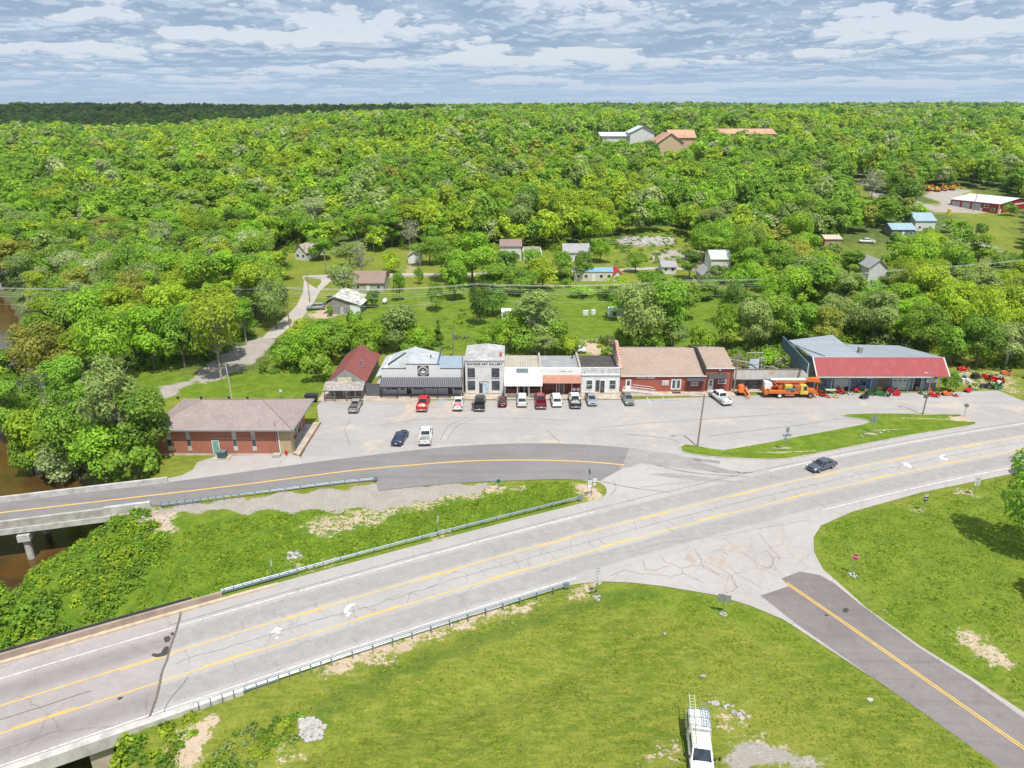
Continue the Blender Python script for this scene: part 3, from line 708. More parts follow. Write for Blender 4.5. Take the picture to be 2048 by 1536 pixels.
# long asphalt seam along the edge of the old road and skid marks over the junction
for L, w in (([(1170,955),(1260,975),(1340,985)], .2),([(1262,905),(1350,915),(1440,925)], .9),([(1290,915),(1370,930),(1480,945)], .35),([(1310,930),(1380,945),(1500,955)], .25),
             ([(1225,960),(1232,975),(1222,990)], .12),([(1280,975),(1400,962),(1505,944)], .1),([(1385,935),(1445,946),(1505,945)], .3),([(880,880),(900,850),(935,836)], .1),([(893,882),(915,852),(950,838)], .1),
             ([(1095,862),(1115,880),(1120,888)], .12),([(760,850),(860,838),(1000,836),(1150,842)], .08),([(1180,858),(1300,846),(1450,836),(1600,826)], .08),([(1250,868),(1330,876),(1360,886)], .12),([(1420,872),(1500,862),(1600,850),(1680,838)], .1),([(700,842),(690,860),(700,890)], .1)):
    strip(mb, smooth([G(*p) for p in L], 5), w, .036)
struct(mb, 'tyre_mark', tyre_m, fix=False)
mb = MB(); blob([(1235,936),(1246,928),(1258,897),(1300,902),(1352,908),(1400,924),(1486,948),(1390,938),(1330,932),(1280,926),(1262,934)], .039); blob([(1300,948),(1345,946),(1420,956),(1500,966),(1400,962)], .039)
struct(mb, 'worn_asphalt', asphalt('worn_asphalt', (.27, .25, .24), (.35, .325, .305), streak=R(-20)), fix=False)
mb = MB(); blob([(1395,1106),(1412,1112),(1440,1118),(1470,1126),(1450,1132),(1420,1128),(1402,1116)], .0375); blob([(1440,1092),(1470,1090),(1500,1100),(1480,1106),(1450,1100)], .0375); blob([(1370,1112),(1382,1110),(1394,1122),(1386,1126)], .0375)
struct(mb, 'rust_stain', plain('rust_stain', (.33, .26, .20), .9, c2=(.40, .36, .33), scale=1.2, thr=(.35, .6)), fix=False)

# traffic island with kerb
ISL = [(1360,895),(1364,903),(1374,907),(1417,913.8),(1470,917),(1530.5,919.6),(1573.4,918.7),(1632,908),(1700,895),(1760,883),(1818.8,871.6),(1885,861),(1946,851),(1953,847),(1945,841),(1917,830),(1850,828),(1731,827.8),(1700,829),(1681,831.5),(1700,836),(1731,839.8),(1739,845),(1722.5,850),(1660,862),(1600,872.7),(1550,883),(1495,893),(1446.5,901),(1421,898),(1388,891),(1368,890)]
isl = [G(*p) for p in ISL]
def island():
    m = bpy.data.materials['ground_grass'].copy(); m.name = 'island_grass'
    mb = MB(); mb.poly([(*p, .10) for p in isl]); o = mb.build('traffic_island', m, fix=False); me = o.data
    bm = bmesh.new(); bm.from_mesh(me)
    for _ in range(3): bmesh.ops.subdivide_edges(bm, edges=[e for e in bm.edges if e.calc_length() > 1.5], cuts=1)
    bm.to_mesh(me); bm.free()
    n = len(me.vertices); co = np.zeros(n*3); me.vertices.foreach_get('co', co); co = co.reshape(-1, 3)
    c = np.zeros((n, 4), np.float32); c[:, 2] = .85; c[:, 3] = 1
    a = me.color_attributes.new('paint', 'FLOAT_COLOR', 'POINT')
    for pl in ([(1550,904),(1562,896),(1582,897),(1588,904),(1570,908)],[(1728,866),(1742,861),(1760,865),(1750,872)],[(1826,828),(1862,828),(1868,833),(1838,834)],[(1890,830),(1925,830),(1955,845),(1945,850),(1905,838)]):
        c[pip(co[:, 0], co[:, 1], [G(*p) for p in pl]), 0] = .9
    a.data.foreach_set('color', c.ravel()); tag(o, kind='structure')
    mb = MB(); k = isl + [isl[0]]
    for a_, b_ in zip(k[:-1], k[1:]):
        d = np.array(b_)-np.array(a_); L = np.linalg.norm(d); nn = np.array([-d[1], d[0]])/L*.09
        mb.hexa([(*(np.array(q)+e), 0) for q, e in ((a_, -nn), (b_, -nn), (b_, nn), (a_, nn))], [(*(np.array(q)+e), .125) for q, e in ((a_, -nn), (b_, -nn), (b_, nn), (a_, nn))])
    struct(mb, 'kerb', M_['concrete'])
island()
# pavements before the shops
mb = MB(); mb.box(-34.2, -14.6, 115.3, 119.5, 0, .13); mb.box(-14.6, 19.4, 116.1, 119.5, 0, .14); mb.box(19.4, 40, 117.6, 121, 0, .15)
mb.box(40, 52.5, 119.6, 122, 0, .08); struct(mb, 'pavement', M_['walkc'])
mb = MB(); p = [G(598,912), G(640,846), G(626,846), G(585,906)]
mb.slab([(*q, .14) for q in (p[0], p[1], p[2], p[3])], .14); struct(mb, 'pavement', M_['walkc'])
mb = MB(); mb.hexa([(*G(598.3,913),0),(*G(601,913),0),(*G(643,846),0),(*G(640.3,846),0)], [(*G(598.3,913),.15),(*G(601,913),.15),(*G(643,846),.15),(*G(640.3,846),.15)]); struct(mb, 'kerb', plain('rusty_kerb', (.20,.09,.06), .9))
hm = plain('handicap_blue_paint', (.16, .26, .46), .8, c2=(.34, .36, .40), scale=2)
mb = MB()
for a, b in ((754, 768), (875, 892), (1325, 1352), (1300, 1312)): x0, y0 = G(a, 806); x1, _ = G(b, 806); mb.quad((x0, 115.6, .02), (x1, 115.6, .02), (x1, 116.05, .02), (x0, 116.05, .02))
struct(mb, 'blue_bay_marking', hm, fix=False)
for px, py in ((688,807),(779,807),(812,806),(866,804),(945,803),(1003,801)):
    x, y = G(px, py); o = MB().prism([(-1.0,-.09),(1.0,-.09),(1.0,.09),(-1.0,.09)], 2, 0, .13).build('parking_stop', M_['walkc'], world=False); o.location = (x, y, .02)
    tag(o, 'low concrete parking stop at the head of a bay beside the shop pavement', 'parking stop', 'parking stops along the shop pavement')

# ------------------------------------------------------------------ bridges
def bridge_highway():
    t = thing('highway_bridge', 'concrete highway bridge over the creek with low parapets, lower left', 'bridge', (-55, 40, 0))
    def wall(name, u0, u1, z0, z1, s0, s1, m, k0=.235, k1=.235):
        mb = MB(); ss = np.arange(s0, s1+.01, 2.5)
        secs = []
        for s in ss:
            a, b = hp(s, u0), hp(s, u1); secs.append([(a[0], a[1], z0), (b[0], b[1], z0), (b[0], b[1], z1), (a[0], a[1], z1)])
        mb.loft(secs); return mb.build(name, m, t)
    wall('deck_slab', -7.9, 6.5, -.55, -.02, -90, -33, M_['concrete'])
    wall('girder', -7.7, -7.1, -1.5, -.552, -90, -35.5, M_['concpale']); wall('girder', -3, -2.4, -1.5, -.552, -90, -35.5, M_['concpale'])
    wall('girder', 1.6, 2.2, -1.5, -.552, -90, -35.5, M_['concpale']); wall('girder', 6.0, 6.4, -1.5, -.552, -90, -33.5, M_['concpale'])
    wall('parapet', -8.55, -7.85, -.75, .42, -90, -27.3, M_['concpale'])
    wall('parapet', 6.2, 6.5, -.5, .82, -90, -25.5, plain('brown_concrete', (.34, .27, .215), .9, c2=(.26, .20, .155), scale=.6))
    wall('parapet_cap', 6.52, 6.72, .6, .98, -90, -29, M_['dark']); wall('kerb', 5.75, 6.18, .03, .22, -90, -22, plain('tan_concrete', (.50,.40,.29), .9))
    for s in (-45, -63, -80):
        mb = MB(); secs = []
        for u in (-8.2, 6.8): a, b = hp(s-.5, u), hp(s+.5, u); secs.append([(a[0],a[1],-2.2),(b[0],b[1],-2.2),(b[0],b[1],-1.502),(a[0],a[1],-1.502)])
        mb.loft(secs); pc = mb.build('pier_cap', M_['concpale'], t)
        for u in (-6.8, -2.2, 2.2, 5.6): p = hp(s, u); MB().tube((p[0], p[1], -7), (p[0], p[1], -2.202), .4, n=12).build('pier_column', M_['concrete'], t)
    p0, p1 = hp(-38.3, -8.0), hp(-35.2, 6.2); mb = MB(); q0, q1 = hp(-36.8, -8.0), hp(-33.8, 6.2)
    mb.hexa([(p0[0],p0[1],-4.5),(q0[0],q0[1],-4.5),(q1[0],q1[1],-4.5),(p1[0],p1[1],-4.5)], [(p0[0],p0[1],-.56),(q0[0],q0[1],-.56),(q1[0],q1[1],-.56),(p1[0],p1[1],-.56)]); mb.build('abutment', M_['walkc'], t)
    p0 = hp(-36, -8.7); MB().tube((p0[0]-6, p0[1]-3.4, -1.2), (p0[0]-5.8, p0[1]-3.7, -3.2), .09).build('drain_pipe', M_['galv'], t)
bridge_highway()
def bridge_old():
    t = thing('old_road_bridge', 'narrow concrete bridge with solid parapets beside the trees, upper left', 'bridge', (-60, 80, 0))
    d = np.array(G(300, 1012))-np.array(G(0, 1050)); d = d/np.linalg.norm(d); n = np.array([-d[1], d[0]]); o = np.array(G(300, 1012))
    def P(a, u): return o + d*a + n*u
    def wall(name, a0, a1, u0, u1, z0, z1, m):
        mb = MB(); q = [P(a0, u0), P(a1, u0), P(a1, u1), P(a0, u1)]
        mb.hexa([(*p, z0) for p in q], [(*p, z1) for p in q]); return mb.build(name, m, t)
    wall('deck_slab', -50, -.3, -.2, 5.9, -.45, -.01, M_['concrete'])
    wall('parapet', -50, -5.2, -.62, -.2, -.5, .72, M_['concrete']); wall('parapet_end', -5.2, .2, -.66, -.16, -.52, .86, M_['concpale'])
    wall('parapet', -50, 1.2, 5.95, 6.3, -.45, .82, M_['concpale']); wall('fascia', -50, -1.0, -.8, -.64, -1.05, -.3, M_['concpale'])
    wall('girder', -50, -1.2, .2, .7, -1.3, -.452, M_['concrete']); wall('girder', -50, -1.2, 2.6, 3.1, -1.3, -.452, M_['concrete']); wall('girder', -50, -1.2, 5, 5.5, -1.3, -.452, M_['concrete'])
    for a in (-14.5, -34): 
        wall('pier_cap', a-.7, a+.7, -1.1, 6.4, -2.2, -1.302, M_['concpale'])
        for u in (-.4, 5.6): p = P(a, u); MB().tube((*p, -6.5), (*p, -2.202), .42, n=12).build('pier_column', M_['concpale'], t)
    wall('abutment', -3.2, .1, -.55, 6.2, -2.6, -.46, M_['concpale'])
    mb = MB(); q = P(-1.6, -.672); mb.cbox((q[0], q[1], .35), (.7, .02, .5)); ob = mb.build('marker_plate', M_['sign'], t)
bridge_old()

# ------------------------------------------------------------------ guard rails
def guard_rail(pts, label, face=1, dense_start=0, ends=(False, True), h=.74, offset=.16, triple=0.0):
    """pts: world polyline; posts stand on the far side of the beam from the traffic (face = +1: posts left of travel)"""
    P = [np.array(p[:2], float) for p in pts]; seg = [np.linalg.norm(b-a) for a, b in zip(P[:-1], P[1:])]; L = sum(seg)
    def at(s):
        s = min(max(s, 0), L-1e-6)
        for a, b, l in zip(P[:-1], P[1:], seg):
            if s <= l: d = (b-a)/l; return a+d*s, d
            s -= l
        return P[-1], (P[-1]-P[-2])/seg[-1]
    t = thing('guard_rail', label, 'guard rail', (*P[0], hgt(*P[0])), 0, None)
    prof = [(0, -.155), (.05, -.12), (.05, -.05), (0, -.015), (0, .015), (.05, .05), (.05, .12), (0, .155)]
    mb = MB(); secs = []
    for s in np.arange(0, L, 1.0).tolist() + [L]:
        p, d = at(s); nn = np.array([-d[1], d[0]])*-face
        secs.append([(*(p+nn*a), h-.16+b) for a, b in prof] + [(*(p+nn*(a-.012)), h-.16+b) for a, b in reversed(prof)])
    n = len(secs[0]); mb.loft(secs); mb.build('rail_beam', M_['galv'], t, smooth=False)
    if triple:
        mb = MB(); secs = []
        for s in np.arange(0, triple, 1.0):
            p, d = at(s); nn = np.array([-d[1], d[0]])*-face
            secs.append([(*(p+nn*a), h-.42+b*.6) for a, b in prof] + [(*(p+nn*(a-.012)), h-.42+b*.6) for a, b in reversed(prof)])
        mb.loft(secs); mb.build('rail_beam', M_['galv'], t)
    s = .3; k = 0; first = None
    while s < L:
        p, d = at(s); nn = np.array([-d[1], d[0]])*face; q = p+nn*offset; zg = hgt(*q)-.1
        rz = math.atan2(d[1], d[0])
        if first is None:
            mb = MB(); mb.box(-.05, .05, -.075, -.06, -1.0, h); mb.box(-.05, .05, .06, .075, -1.0, h); mb.box(-.006, .006, -.06, .06, -1.0, h); mb.box(-.05, .05, -.15*face-.06, -.15*face+.06, h-.3, h-.02) 
            first = mb.build('post', M_['galv'], None, world=False); o = first
        else: o = first.copy(); COL.objects.link(o)
        o.parent = t; o.location = Vector((*q, 0))-Vector(t.location); o.rotation_euler = (0, 0, rz); k += 1
        s += .95 if k < dense_start else 1.95
    for e, sN in zip(ends, (0, L)):
        if e:
            p, d = at(sN); nn = np.array([-d[1], d[0]])
            mb = MB(); c = p+d*.25*(1 if sN else -1); q = [c-d*.28-nn*.16, c+d*.28-nn*.16, c+d*.28+nn*.16, c-d*.28+nn*.16]
            mb.hexa([(*a, h-.52) for a in q], [(*a, h+.06) for a in q]); et = mb.build('end_terminal', M_['galv'], t)
            mb = MB(); q = [c+d*.285-nn*.13, c+d*.30-nn*.13, c+d*.30+nn*.13, c+d*.285+nn*.13]; mb.hexa([(*a, h-.45) for a in q], [(*a, h-.02) for a in q]); mb.build('marker_plate', M_['dark'], et)
    return t
guard_rail([hp(s, 6.9) for s in np.arange(-27.5, 11.6, 3)], 'long steel guard rail on the north side of the highway, backing the triangular lawn', 1, 12, (False, True), triple=9)
guard_rail([hp(s, -8.4) for s in np.arange(-31, 2.1, 3)], 'long steel guard rail on the near side of the highway above the mown mound', -1, 13, (False, True), triple=8)
guard_rail(smooth([G(*p) for p in [(318,1016),(420,1003),(540,988),(660,972),(748,963)]], 3), 'short steel guard rail between the old road and the gravel shoulder', -1, 11, (False, True), triple=6)

# ------------------------------------------------------------------ buildings
def window(parent, x0, x1, z0, z1, y, frame=None, glassm=None, rows=1, cols=1, fw=.09, name='window', axis=1, out=-1, sill=False):
    """window on a wall plane; axis 1: wall faces -Y/+Y at y, axis 0: wall faces +-X at x=y"""
    frame = frame or M_['trim']; glassm = glassm or M_['glass']
    def bx(mb, a0, a1, b0, b1, d0, d1):
        lo, hi = sorted((y + out*d0, y + out*d1))
        if axis == 1: mb.box(a0, a1, lo, hi, b0, b1)
        else: mb.box(lo, hi, a0, a1, b0, b1)
    mb = MB(); bx(mb, x0-fw, x0, z0, z1, .004, .07); bx(mb, x1, x1+fw, z0, z1, .004, .07); bx(mb, x0-fw, x1+fw, z1, z1+fw, .004, .075); bx(mb, x0-fw, x1+fw, z0-fw, z0, .004, .08)
    for c in range(1, cols): q = x0+(x1-x0)*c/cols; bx(mb, q-.025, q+.025, z0, z1, .02, .05)
    for r in range(1, rows): q = z0+(z1-z0)*r/rows; bx(mb, x0, x1, q-.025, q+.025, .021, .052)
    w = mb.build(name, frame, parent)
    mb = MB(); bx(mb, x0, x1, z0, z1, .005, .018); mb.build('pane', glassm, w)
    if sill: mb = MB(); bx(mb, x0-fw-.05, x1+fw+.05, z0-fw-.08, z0-fw-.002, .003, .14); mb.build('sill', M_['concpale'], w)
    return w
def door(parent, x0, x1, z0, z1, y, m=None, glassf=0.0, fm=None, axis=1, out=-1, name='door'):
    m = m or M_['trim']; fm = fm or M_['trim']
    def bx(mb, a0, a1, b0, b1, d0, d1):
        lo, hi = sorted((y + out*d0, y + out*d1))
        if axis == 1: mb.box(a0, a1, lo, hi, b0, b1)
        else: mb.box(lo, hi, a0, a1, b0, b1)
    mb = MB(); bx(mb, x0, x1, z0, z1, .004, .045); d = mb.build(name, m, parent)
    mb = MB(); bx(mb, x0-.09, x0-.001, z0, z1+.09, .004, .07); bx(mb, x1+.001, x1+.09, z0, z1+.09, .004, .07); bx(mb, x0, x1, z1+.001, z1+.09, .004, .069); mb.build('frame', fm, d)
    if glassf: mb = MB(); w = x1-x0; bx(mb, x0+w*.18, x1-w*.18, z1-(z1-z0)*glassf, z1-.15, .047, .052); mb.build('pane', M_['glass'], d)
    mb = MB(); bx(mb, x1-.16, x1-.08, z0+.95, z0+1.05, .046, .1); mb.build('handle', M_['steel'], d)
    return d
def FX(px, py, Y): return PV(px, py, Y)[0]
def frect(x0, y0, x1, y1, Y):                  # photo rectangle on a wall at Y -> x0,x1,z0,z1
    ym = (y0+y1)/2; return FX(x0, ym, Y), FX(x1, ym, Y), WZ(y1, Y), WZ(y0, Y)
def meshpart(name, m, parent, fn): mb = MB(); fn(mb); return mb.build(name, m, parent)

redbrick = brick('red_brick', (.41, .12, .065), (.34, .095, .05), (.33, .22, .17)); tanstone = brick('tan_stone', (.48, .36, .19), (.38, .28, .15), (.42, .35, .24), 1.6)
orbrick = brick('orange_red_brick', (.40, .085, .05), (.32, .065, .04), (.30, .15, .11))
shtan = shingle('tan_shingles', (.36, .27, .215)); shgrey = shingle('mauve_grey_shingles', (.305, .245, .225)); shred = shingle('red_shingles', (.24, .07, .06), var=.4)

def office():
    t = thing('office_building', 'long low red brick office with a mauve grey hip roof, beside the old road', 'building', (-42, 100, 0))
    x0, x1, y0, y1 = -52.2, -32.6, 94.6, 105.2; zt = 4.35
    meshpart('foundation', M_['concpale'], t, lambda b: b.box(x0-.05, x1+.05, y0-.05, y1+.05, -.3, .25))
    w = meshpart('wall', redbrick, t, lambda b: b.box(x0, x1-1.6, y0, y1, .25, zt)); meshpart('corner_wall', tanstone, t, lambda b: b.box(x1-1.598, x1, y0-.02, y0+1.6, .25, zt))
    meshpart('wall', redbrick, t, lambda b: b.box(x1-1.598, x1-.9, y0+1.602, y1, .25, zt))
    meshpart('end_wall', tanstone, t, lambda b: b.box(x1-.9, x1-.7, y0+1.602, y1-2.5, .25, zt))
    for px in (338, 377, 469, 507):
        xa = FX(px-3.6, 880, y0); xb = FX(px+4.6, 880, y0)
        f = meshpart('window_strip', M_['concpale'], t, lambda b: b.box(xa, xb, y0-.05, y0-.004, .75, zt-.02))
        MB().box(xa+.02, xb-.02, y0-.058, y0-.052, 1.5, 2.55).build('pane', M_['glass'], f)
    r = frect(426, 879, 438, 905, y0); door(t, r[0], r[1], .3, 2.35, y0, plain('green_door', (.16, .36, .30), .5))
    e0, e1, f0, f1 = x0-.75, x1+.75, y0-.8, y1+.8; zr = 6.75; ym = (y0+y1)/2; hh = (f1-f0)/2
    A, B, C_, D = (e0, f0, zt+.03), (e1, f0, zt+.03), (e1, f1, zt+.03), (e0, f1, zt+.03); P, Q = (e0+hh, ym, zr), (e1-hh, ym, zr)
    ro = MB(); ro.add([A, B, C_, D, P, Q], [(0, 1, 5, 4), (1, 2, 5), (2, 3, 4, 5), (3, 0, 4), (3, 2, 1, 0)]); rf = ro.build('roof', shgrey, t)
    meshpart('fascia', M_['galv'], t, lambda b: (b.box(e0, e1, f0-.05, f0-.003, zt-.16, zt+.06), b.box(e1+.003, e1+.05, f0-.05, f1, zt-.16, zt+.06)))
    meshpart('soffit', M_['dark'], t, lambda b: b.box(e0+.02, e1-.02, f0+.02, f1-.02, zt+.003, zt+.025))
    meshpart('roof_ridge', shingle('ridge_shingle', (.2, .12, .10)), rf, lambda b: (b.tube(P, Q, .07), b.tube(Q, B, .05), b.tube(Q, C_, .05)))
    for px in (352, 399, 455, 492): x, y = FX(px, 798, ym), ym+.6; meshpart('roof_vent', M_['dark'], rf, lambda b: b.box(x-.15, x+.15, y-.1, y+.1, zr-.2, zr+.2))
    mb = MB(); x = FX(551, 860, y0-.15); mb.tube((x, y0-.15, .2), (x, y0-.15, 5.6), .06); mb.build('conduit_mast', M_['steel'], t)
    meshpart('downspout', M_['trim'], t, lambda b: b.box(x1-1.75, x1-1.62, y0-.1, y0-.004, .2, zt))
    x = FX(554, 905, y0-.5); meshpart('planter', M_['concrete'], t, lambda b: b.box(x-.6, x+.5, y0-1.0, y0-.2, 0, .5))
    # recessed entrance side
    for a in (98.2, 100.6): window(t, a, a+1.2, .9, 3.3, x1-.7, M_['dark'], axis=0, out=1)
    door(t, 96.9, 97.9, .25, 2.4, x1-.7, M_['glass'], fm=M_['dark'], axis=0, out=1)
    xa, ya, za = PV(423, 872, y0-.1); meshpart('service_cable', M_['concpale'], t, lambda b: b.tube((FX(420, 876, y0-.1), y0-.1, WZ(876, y0)), (FX(523, 876, y0-.1), y0-.1, WZ(875, y0)), .03, n=5))
    t2 = thing('air_conditioner', 'dark green condenser box on a pad before the brick office', 'air conditioner', (G(449, 912)[0], 93.6, 0))
    meshpart('pad', M_['walkc'], t2, lambda b: b.cbox((t2.location.x, t2.location.y, .08), (2.4, 1.3, .16)))
    x, y = t2.location.x, t2.location.y
    meshpart('cabinet', striped('louvred_green', (.07, .12, .12), (.03, .05, .05), .12, 2), t2, lambda b: b.box(x-.6, x+.6, y-.45, y+.45, .16, 1.15))
    meshpart('top_grille', M_['galv'], t2, lambda b: (b.box(x-.62, x+.62, y-.47, y+.47, 1.152, 1.2), b.tube((x, y, 1.2), (x, y, 1.24), .35, n=14)))
    x, y = G(573, 911); t3 = thing('fire_hydrant', 'red fire hydrant at the corner of the brick office', 'fire hydrant', (x, y, 0))
    meshpart('barrel', M_['signred'], t3, lambda b: (b.tube((x, y, 0), (x, y, .7), .13, .12, 10), b.tube((x, y, .7), (x, y, .88), .15, .05, 10))); meshpart('outlet', M_['signred'], t3, lambda b: b.tube((x-.22, y, .5), (x+.22, y, .5), .07, n=8))
office()

def shack():
    X0, X1, Yf = -32.6, -26.0, 117.4
    t = thing('shack', 'old shop with steep dark red shingle roof and ragged porch, leftmost of the row', 'building', (-29.3, 120, 0))
    ze, zr = 2.9, 5.2; xm = -29.4
    meshpart('wall', M_['greyw'], t, lambda b: b.prism([(X0+.3, 0), (X1-.3, 0), (X1-.3, ze), (xm, zr-.12), (X0+.3, ze)], 1, Yf+.15, 132.2))
    def roof(b):
        for sx, e in ((-1, X0-.15), (1, X1+.15)):
            a = [(e, Yf+.3, ze-.15), (xm, Yf+.3, zr), (xm, 132.6, zr), (e, 132.6, ze-.15)]
            if sx > 0: a = a[::-1]
            b.slab(a, .12)
    rf = meshpart('roof', shred, t, roof)
    meshpart('flue', M_['galv'], rf, lambda b: (b.tube((-27.6, 122.5, 3.6), (-27.6, 122.5, 5.0), .12), b.tube((-27.6, 122.5, 5.0), (-27.4, 122.4, 5.15), .17), b.box(-28, -27.2, 122.2, 122.8, 3.9, 3.95)))
    fa = meshpart('false_front', M_['greyw'], t, lambda b: b.prism([(X0, 2.2), (X1, 2.2), (X1, 3.0), (X1-.9, 3.0), (X1-2.4, 3.7), (xm, 4.55), (X0+2.4, 3.7), (X0+.9, 3.0), (X0, 3.0)], 1, Yf, Yf+.14))
    r = frect(675, 755, 703, 764, Yf); meshpart('sign_board', plain('cream_sign', (.55, .54, .36), .7), fa, lambda b: b.box(r[0], r[1], Yf-.08, Yf-.003, r[2], r[3]))
    old = shingle('ragged_wood_shakes', (.40, .36, .33), var=.9)
    meshpart('porch_roof', old, t, lambda b: b.slab([(X0-.4, 115.1, 2.15), (X1, 115.1, 2.15), (X1, Yf-.01, 2.95), (X0-.4, Yf-.01, 2.95)], .1))
    for x in (X0-.2, -31.0, -29.0, -27.4, X1-.15): meshpart('post', M_['wood'], t, lambda b: b.box(x-.07, x+.07, 115.15, 115.29, .13, 2.1))
    meshpart('railing', M_['wood'], t, lambda b: (b.box(X0-.2, -30.9, 115.17, 115.25, .85, .95), b.box(-28.9, X1-.1, 115.17, 115.25, .85, .95), b.box(X0-.2, -30.9, 115.17, 115.25, .4, .48)))
    window(t, X0+1.0, X0+2.4, 1.0, 1.9, Yf+.15, M_['wood'], sill=False); window(t, X1-2.6, X1-1.0, 1.0, 1.9, Yf+.15, M_['wood']); door(t, -30.0, -29.1, .13, 2.0, Yf+.15, M_['concpale'])
    f = thing('board_fence', 'tall grey board fence between the red-roofed shack and the white cafe', 'fence', (-24.5, 117.6, 0))
    meshpart('boards', striped('fence_boards_dark', (.14, .14, .15), (.02, .02, .02), .35, 0, .9, duty=.85), f, lambda b: b.box(-25.95, -23.35, 117.5, 117.58, .05, 2.35)); meshpart('top_rail', M_['wood'], f, lambda b: b.box(-25.95, -23.3, 117.45, 117.62, 2.352, 2.45))
    for x in (-25.9, -23.4): meshpart('post', M_['wood'], f, lambda b: b.box(x-.06, x+.06, 117.6, 117.72, 0, 2.4))
shack()

siding = striped('white_clapboard', (.72, .72, .71), (.50, .50, .49), .22, 2, .6, duty=.85, dirt=.15, bump=.3)
def cafe():
    X0, X1, Yw = -23.2, -8.75, 118.6
    t = thing('cafe_building', 'white false-fronted cafe with a long striped metal porch and round cup emblem', 'building', (-16, 122, 0))
    meshpart('wall', siding, t, lambda b: b.box(X0, X1, Yw, 128.5, 0, 3.9))
    side = [(-23.2, 118.9), (-23.2, 128)]
    meshpart('lean_to', M_['trim'], t, lambda b: b.prism([(-24.2, .02), (-23.22, .02), (-23.22, 3.6), (-24.2, 2.2)], 1, Yw+.3, 127.5))
    zc = WZ(728.5, Yw); zs = WZ(737, Yw); xa = FX(812, 735, Yw); xb = FX(880, 735, Yw)
    ff = meshpart('false_front', siding, t, lambda b: b.prism([(X0, 2.9), (X1, 2.9), (X1, zs), (xb, zs), (xb, zc), (xa, zc), (xa, zs), (X0, zs)], 1, Yw-.12, Yw-.002))
    meshpart('coping', M_['dark'], ff, lambda b: (b.box(X0, xa, Yw-.16, Yw+.03, zs, zs+.07), b.box(xb, X1, Yw-.16, Yw+.03, zs, zs+.07), b.box(xa-.05, xb+.05, Yw-.16, Yw+.03, zc, zc+.07)))
    # emblem: black square, white ring, a cup within
    r = frect(835.5, 731, 857.5, 751, Yw); xc, zc2 = (r[0]+r[1])/2, (r[2]+r[3])/2; hw = (r[1]-r[0])/2
    e = meshpart('emblem_board', M_['signk'], ff, lambda b: b.box(r[0], r[1], Yw-.17, Yw-.122, r[2], r[3]))
    def ring(b, ra, rb, y0=Yw-.19, y1=Yw-.172, n=40, a0=0, a1=360):
        for k in range(n):
            p, q = R(a0+(a1-a0)*k/n), R(a0+(a1-a0)*(k+1)/n)
            b.hexa([(xc+ra*math.cos(p), y0, zc2+ra*math.sin(p)), (xc+rb*math.cos(p), y0, zc2+rb*math.sin(p)), (xc+rb*math.cos(q), y0, zc2+rb*math.sin(q)), (xc+ra*math.cos(q), y0, zc2+ra*math.sin(q))],
                   [(xc+ra*math.cos(p), y1, zc2+ra*math.sin(p)), (xc+rb*math.cos(p), y1, zc2+rb*math.sin(p)), (xc+rb*math.cos(q), y1, zc2+rb*math.sin(q)), (xc+ra*math.cos(q), y1, zc2+ra*math.sin(q))])
    meshpart('emblem_ring', M_['sign'], e, lambda b: (ring(b, hw*.82, hw*.90), ring(b, hw*.60, hw*.64)))
    def cup(b):
        b.prism([(xc-.42, zc2-.02), (xc-.36, zc2-.26), (xc-.22, zc2-.44), (xc+.18, zc2-.44), (xc+.32, zc2-.26), (xc+.38, zc2-.02)], 1, Yw-.2, Yw-.172)
        for k in range(6):
            p = R(-80+160*k/5); b.cbox((xc+.4+.12*math.cos(p), Yw-.186, zc2-.18+.13*math.sin(p)), (.07, .028, .07))
        b.box(xc-.25, xc+.2, Yw-.2, Yw-.172, zc2+.2, zc2+.25); b.box(xc-.05, xc+.02, Yw-.2, Yw-.172, zc2+.06, zc2+.35)
    meshpart('emblem_cup', M_['sign'], e, cup)
    def dashes(b):
        for k in range(13):
            p = R(160-140*k/12); c = (xc+hw*.73*math.cos(p), Yw-.182, zc2+hw*.73*math.sin(p)); b.cbox(c, (.07, .02, .11))
    meshpart('emblem_lettering', M_['sign'], e, dashes)
    # porch
    cy0 = 116.3; zf = 2.35; zb = WZ(754.5, Yw-.13)
    pm = striped('striped_porch_metal', (.20, .20, .215), (.07, .07, .08), .34, 0, .45, .3, duty=.5, dirt=.1)
    pr = meshpart('porch_roof', pm, t, lambda b: b.slab([(X0-.1, cy0, zf), (X1+.05, cy0, zf), (X1+.05, Yw-.125, zb), (X0-.1, Yw-.125, zb)], .07))
    meshpart('porch_beam', M_['dark'], t, lambda b: b.box(X0, X1, cy0+.1, cy0+.22, zf-.26, zf-.09))
    for x in (X0+.1, -20.2, -17.8, -15.5, -13.1, -10.9, X1-.05): meshpart('post', M_['dark'], t, lambda b: b.box(x-.06, x+.06, cy0+.1, cy0+.22, .14, zf-.262))
    meshpart('railing', M_['dark'], t, lambda b: (b.box(X0+.2, -20.3, cy0+.12, cy0+.18, .85, .93), b.box(-17.7, -11, cy0+.12, cy0+.18, .85, .93), b.box(X0+.2, -20.3, cy0+.12, cy0+.18, .35, .4), b.box(-17.7, -11, cy0+.12, cy0+.18, .35, .4)))
    for a, c in ((-22.6, -20.6), (-17.6, -15.9)): window(t, a, c, .95, 2.3, Yw, M_['trim'], cols=2)
    door(t, -18.9, -18.0, .14, 2.3, Yw, M_['dark'], .6); window(t, -19.9, -19.3, .9, 2.3, Yw)
    window(t, -12.9, -11.9, 1.3, 2.2, Yw, M_['dark']); door(t, -11.5, -10.7, .14, 2.3, Yw, M_['dark'], .5); window(t, -10.3, -9.0, 1.0, 1.9, Yw, M_['dark'])
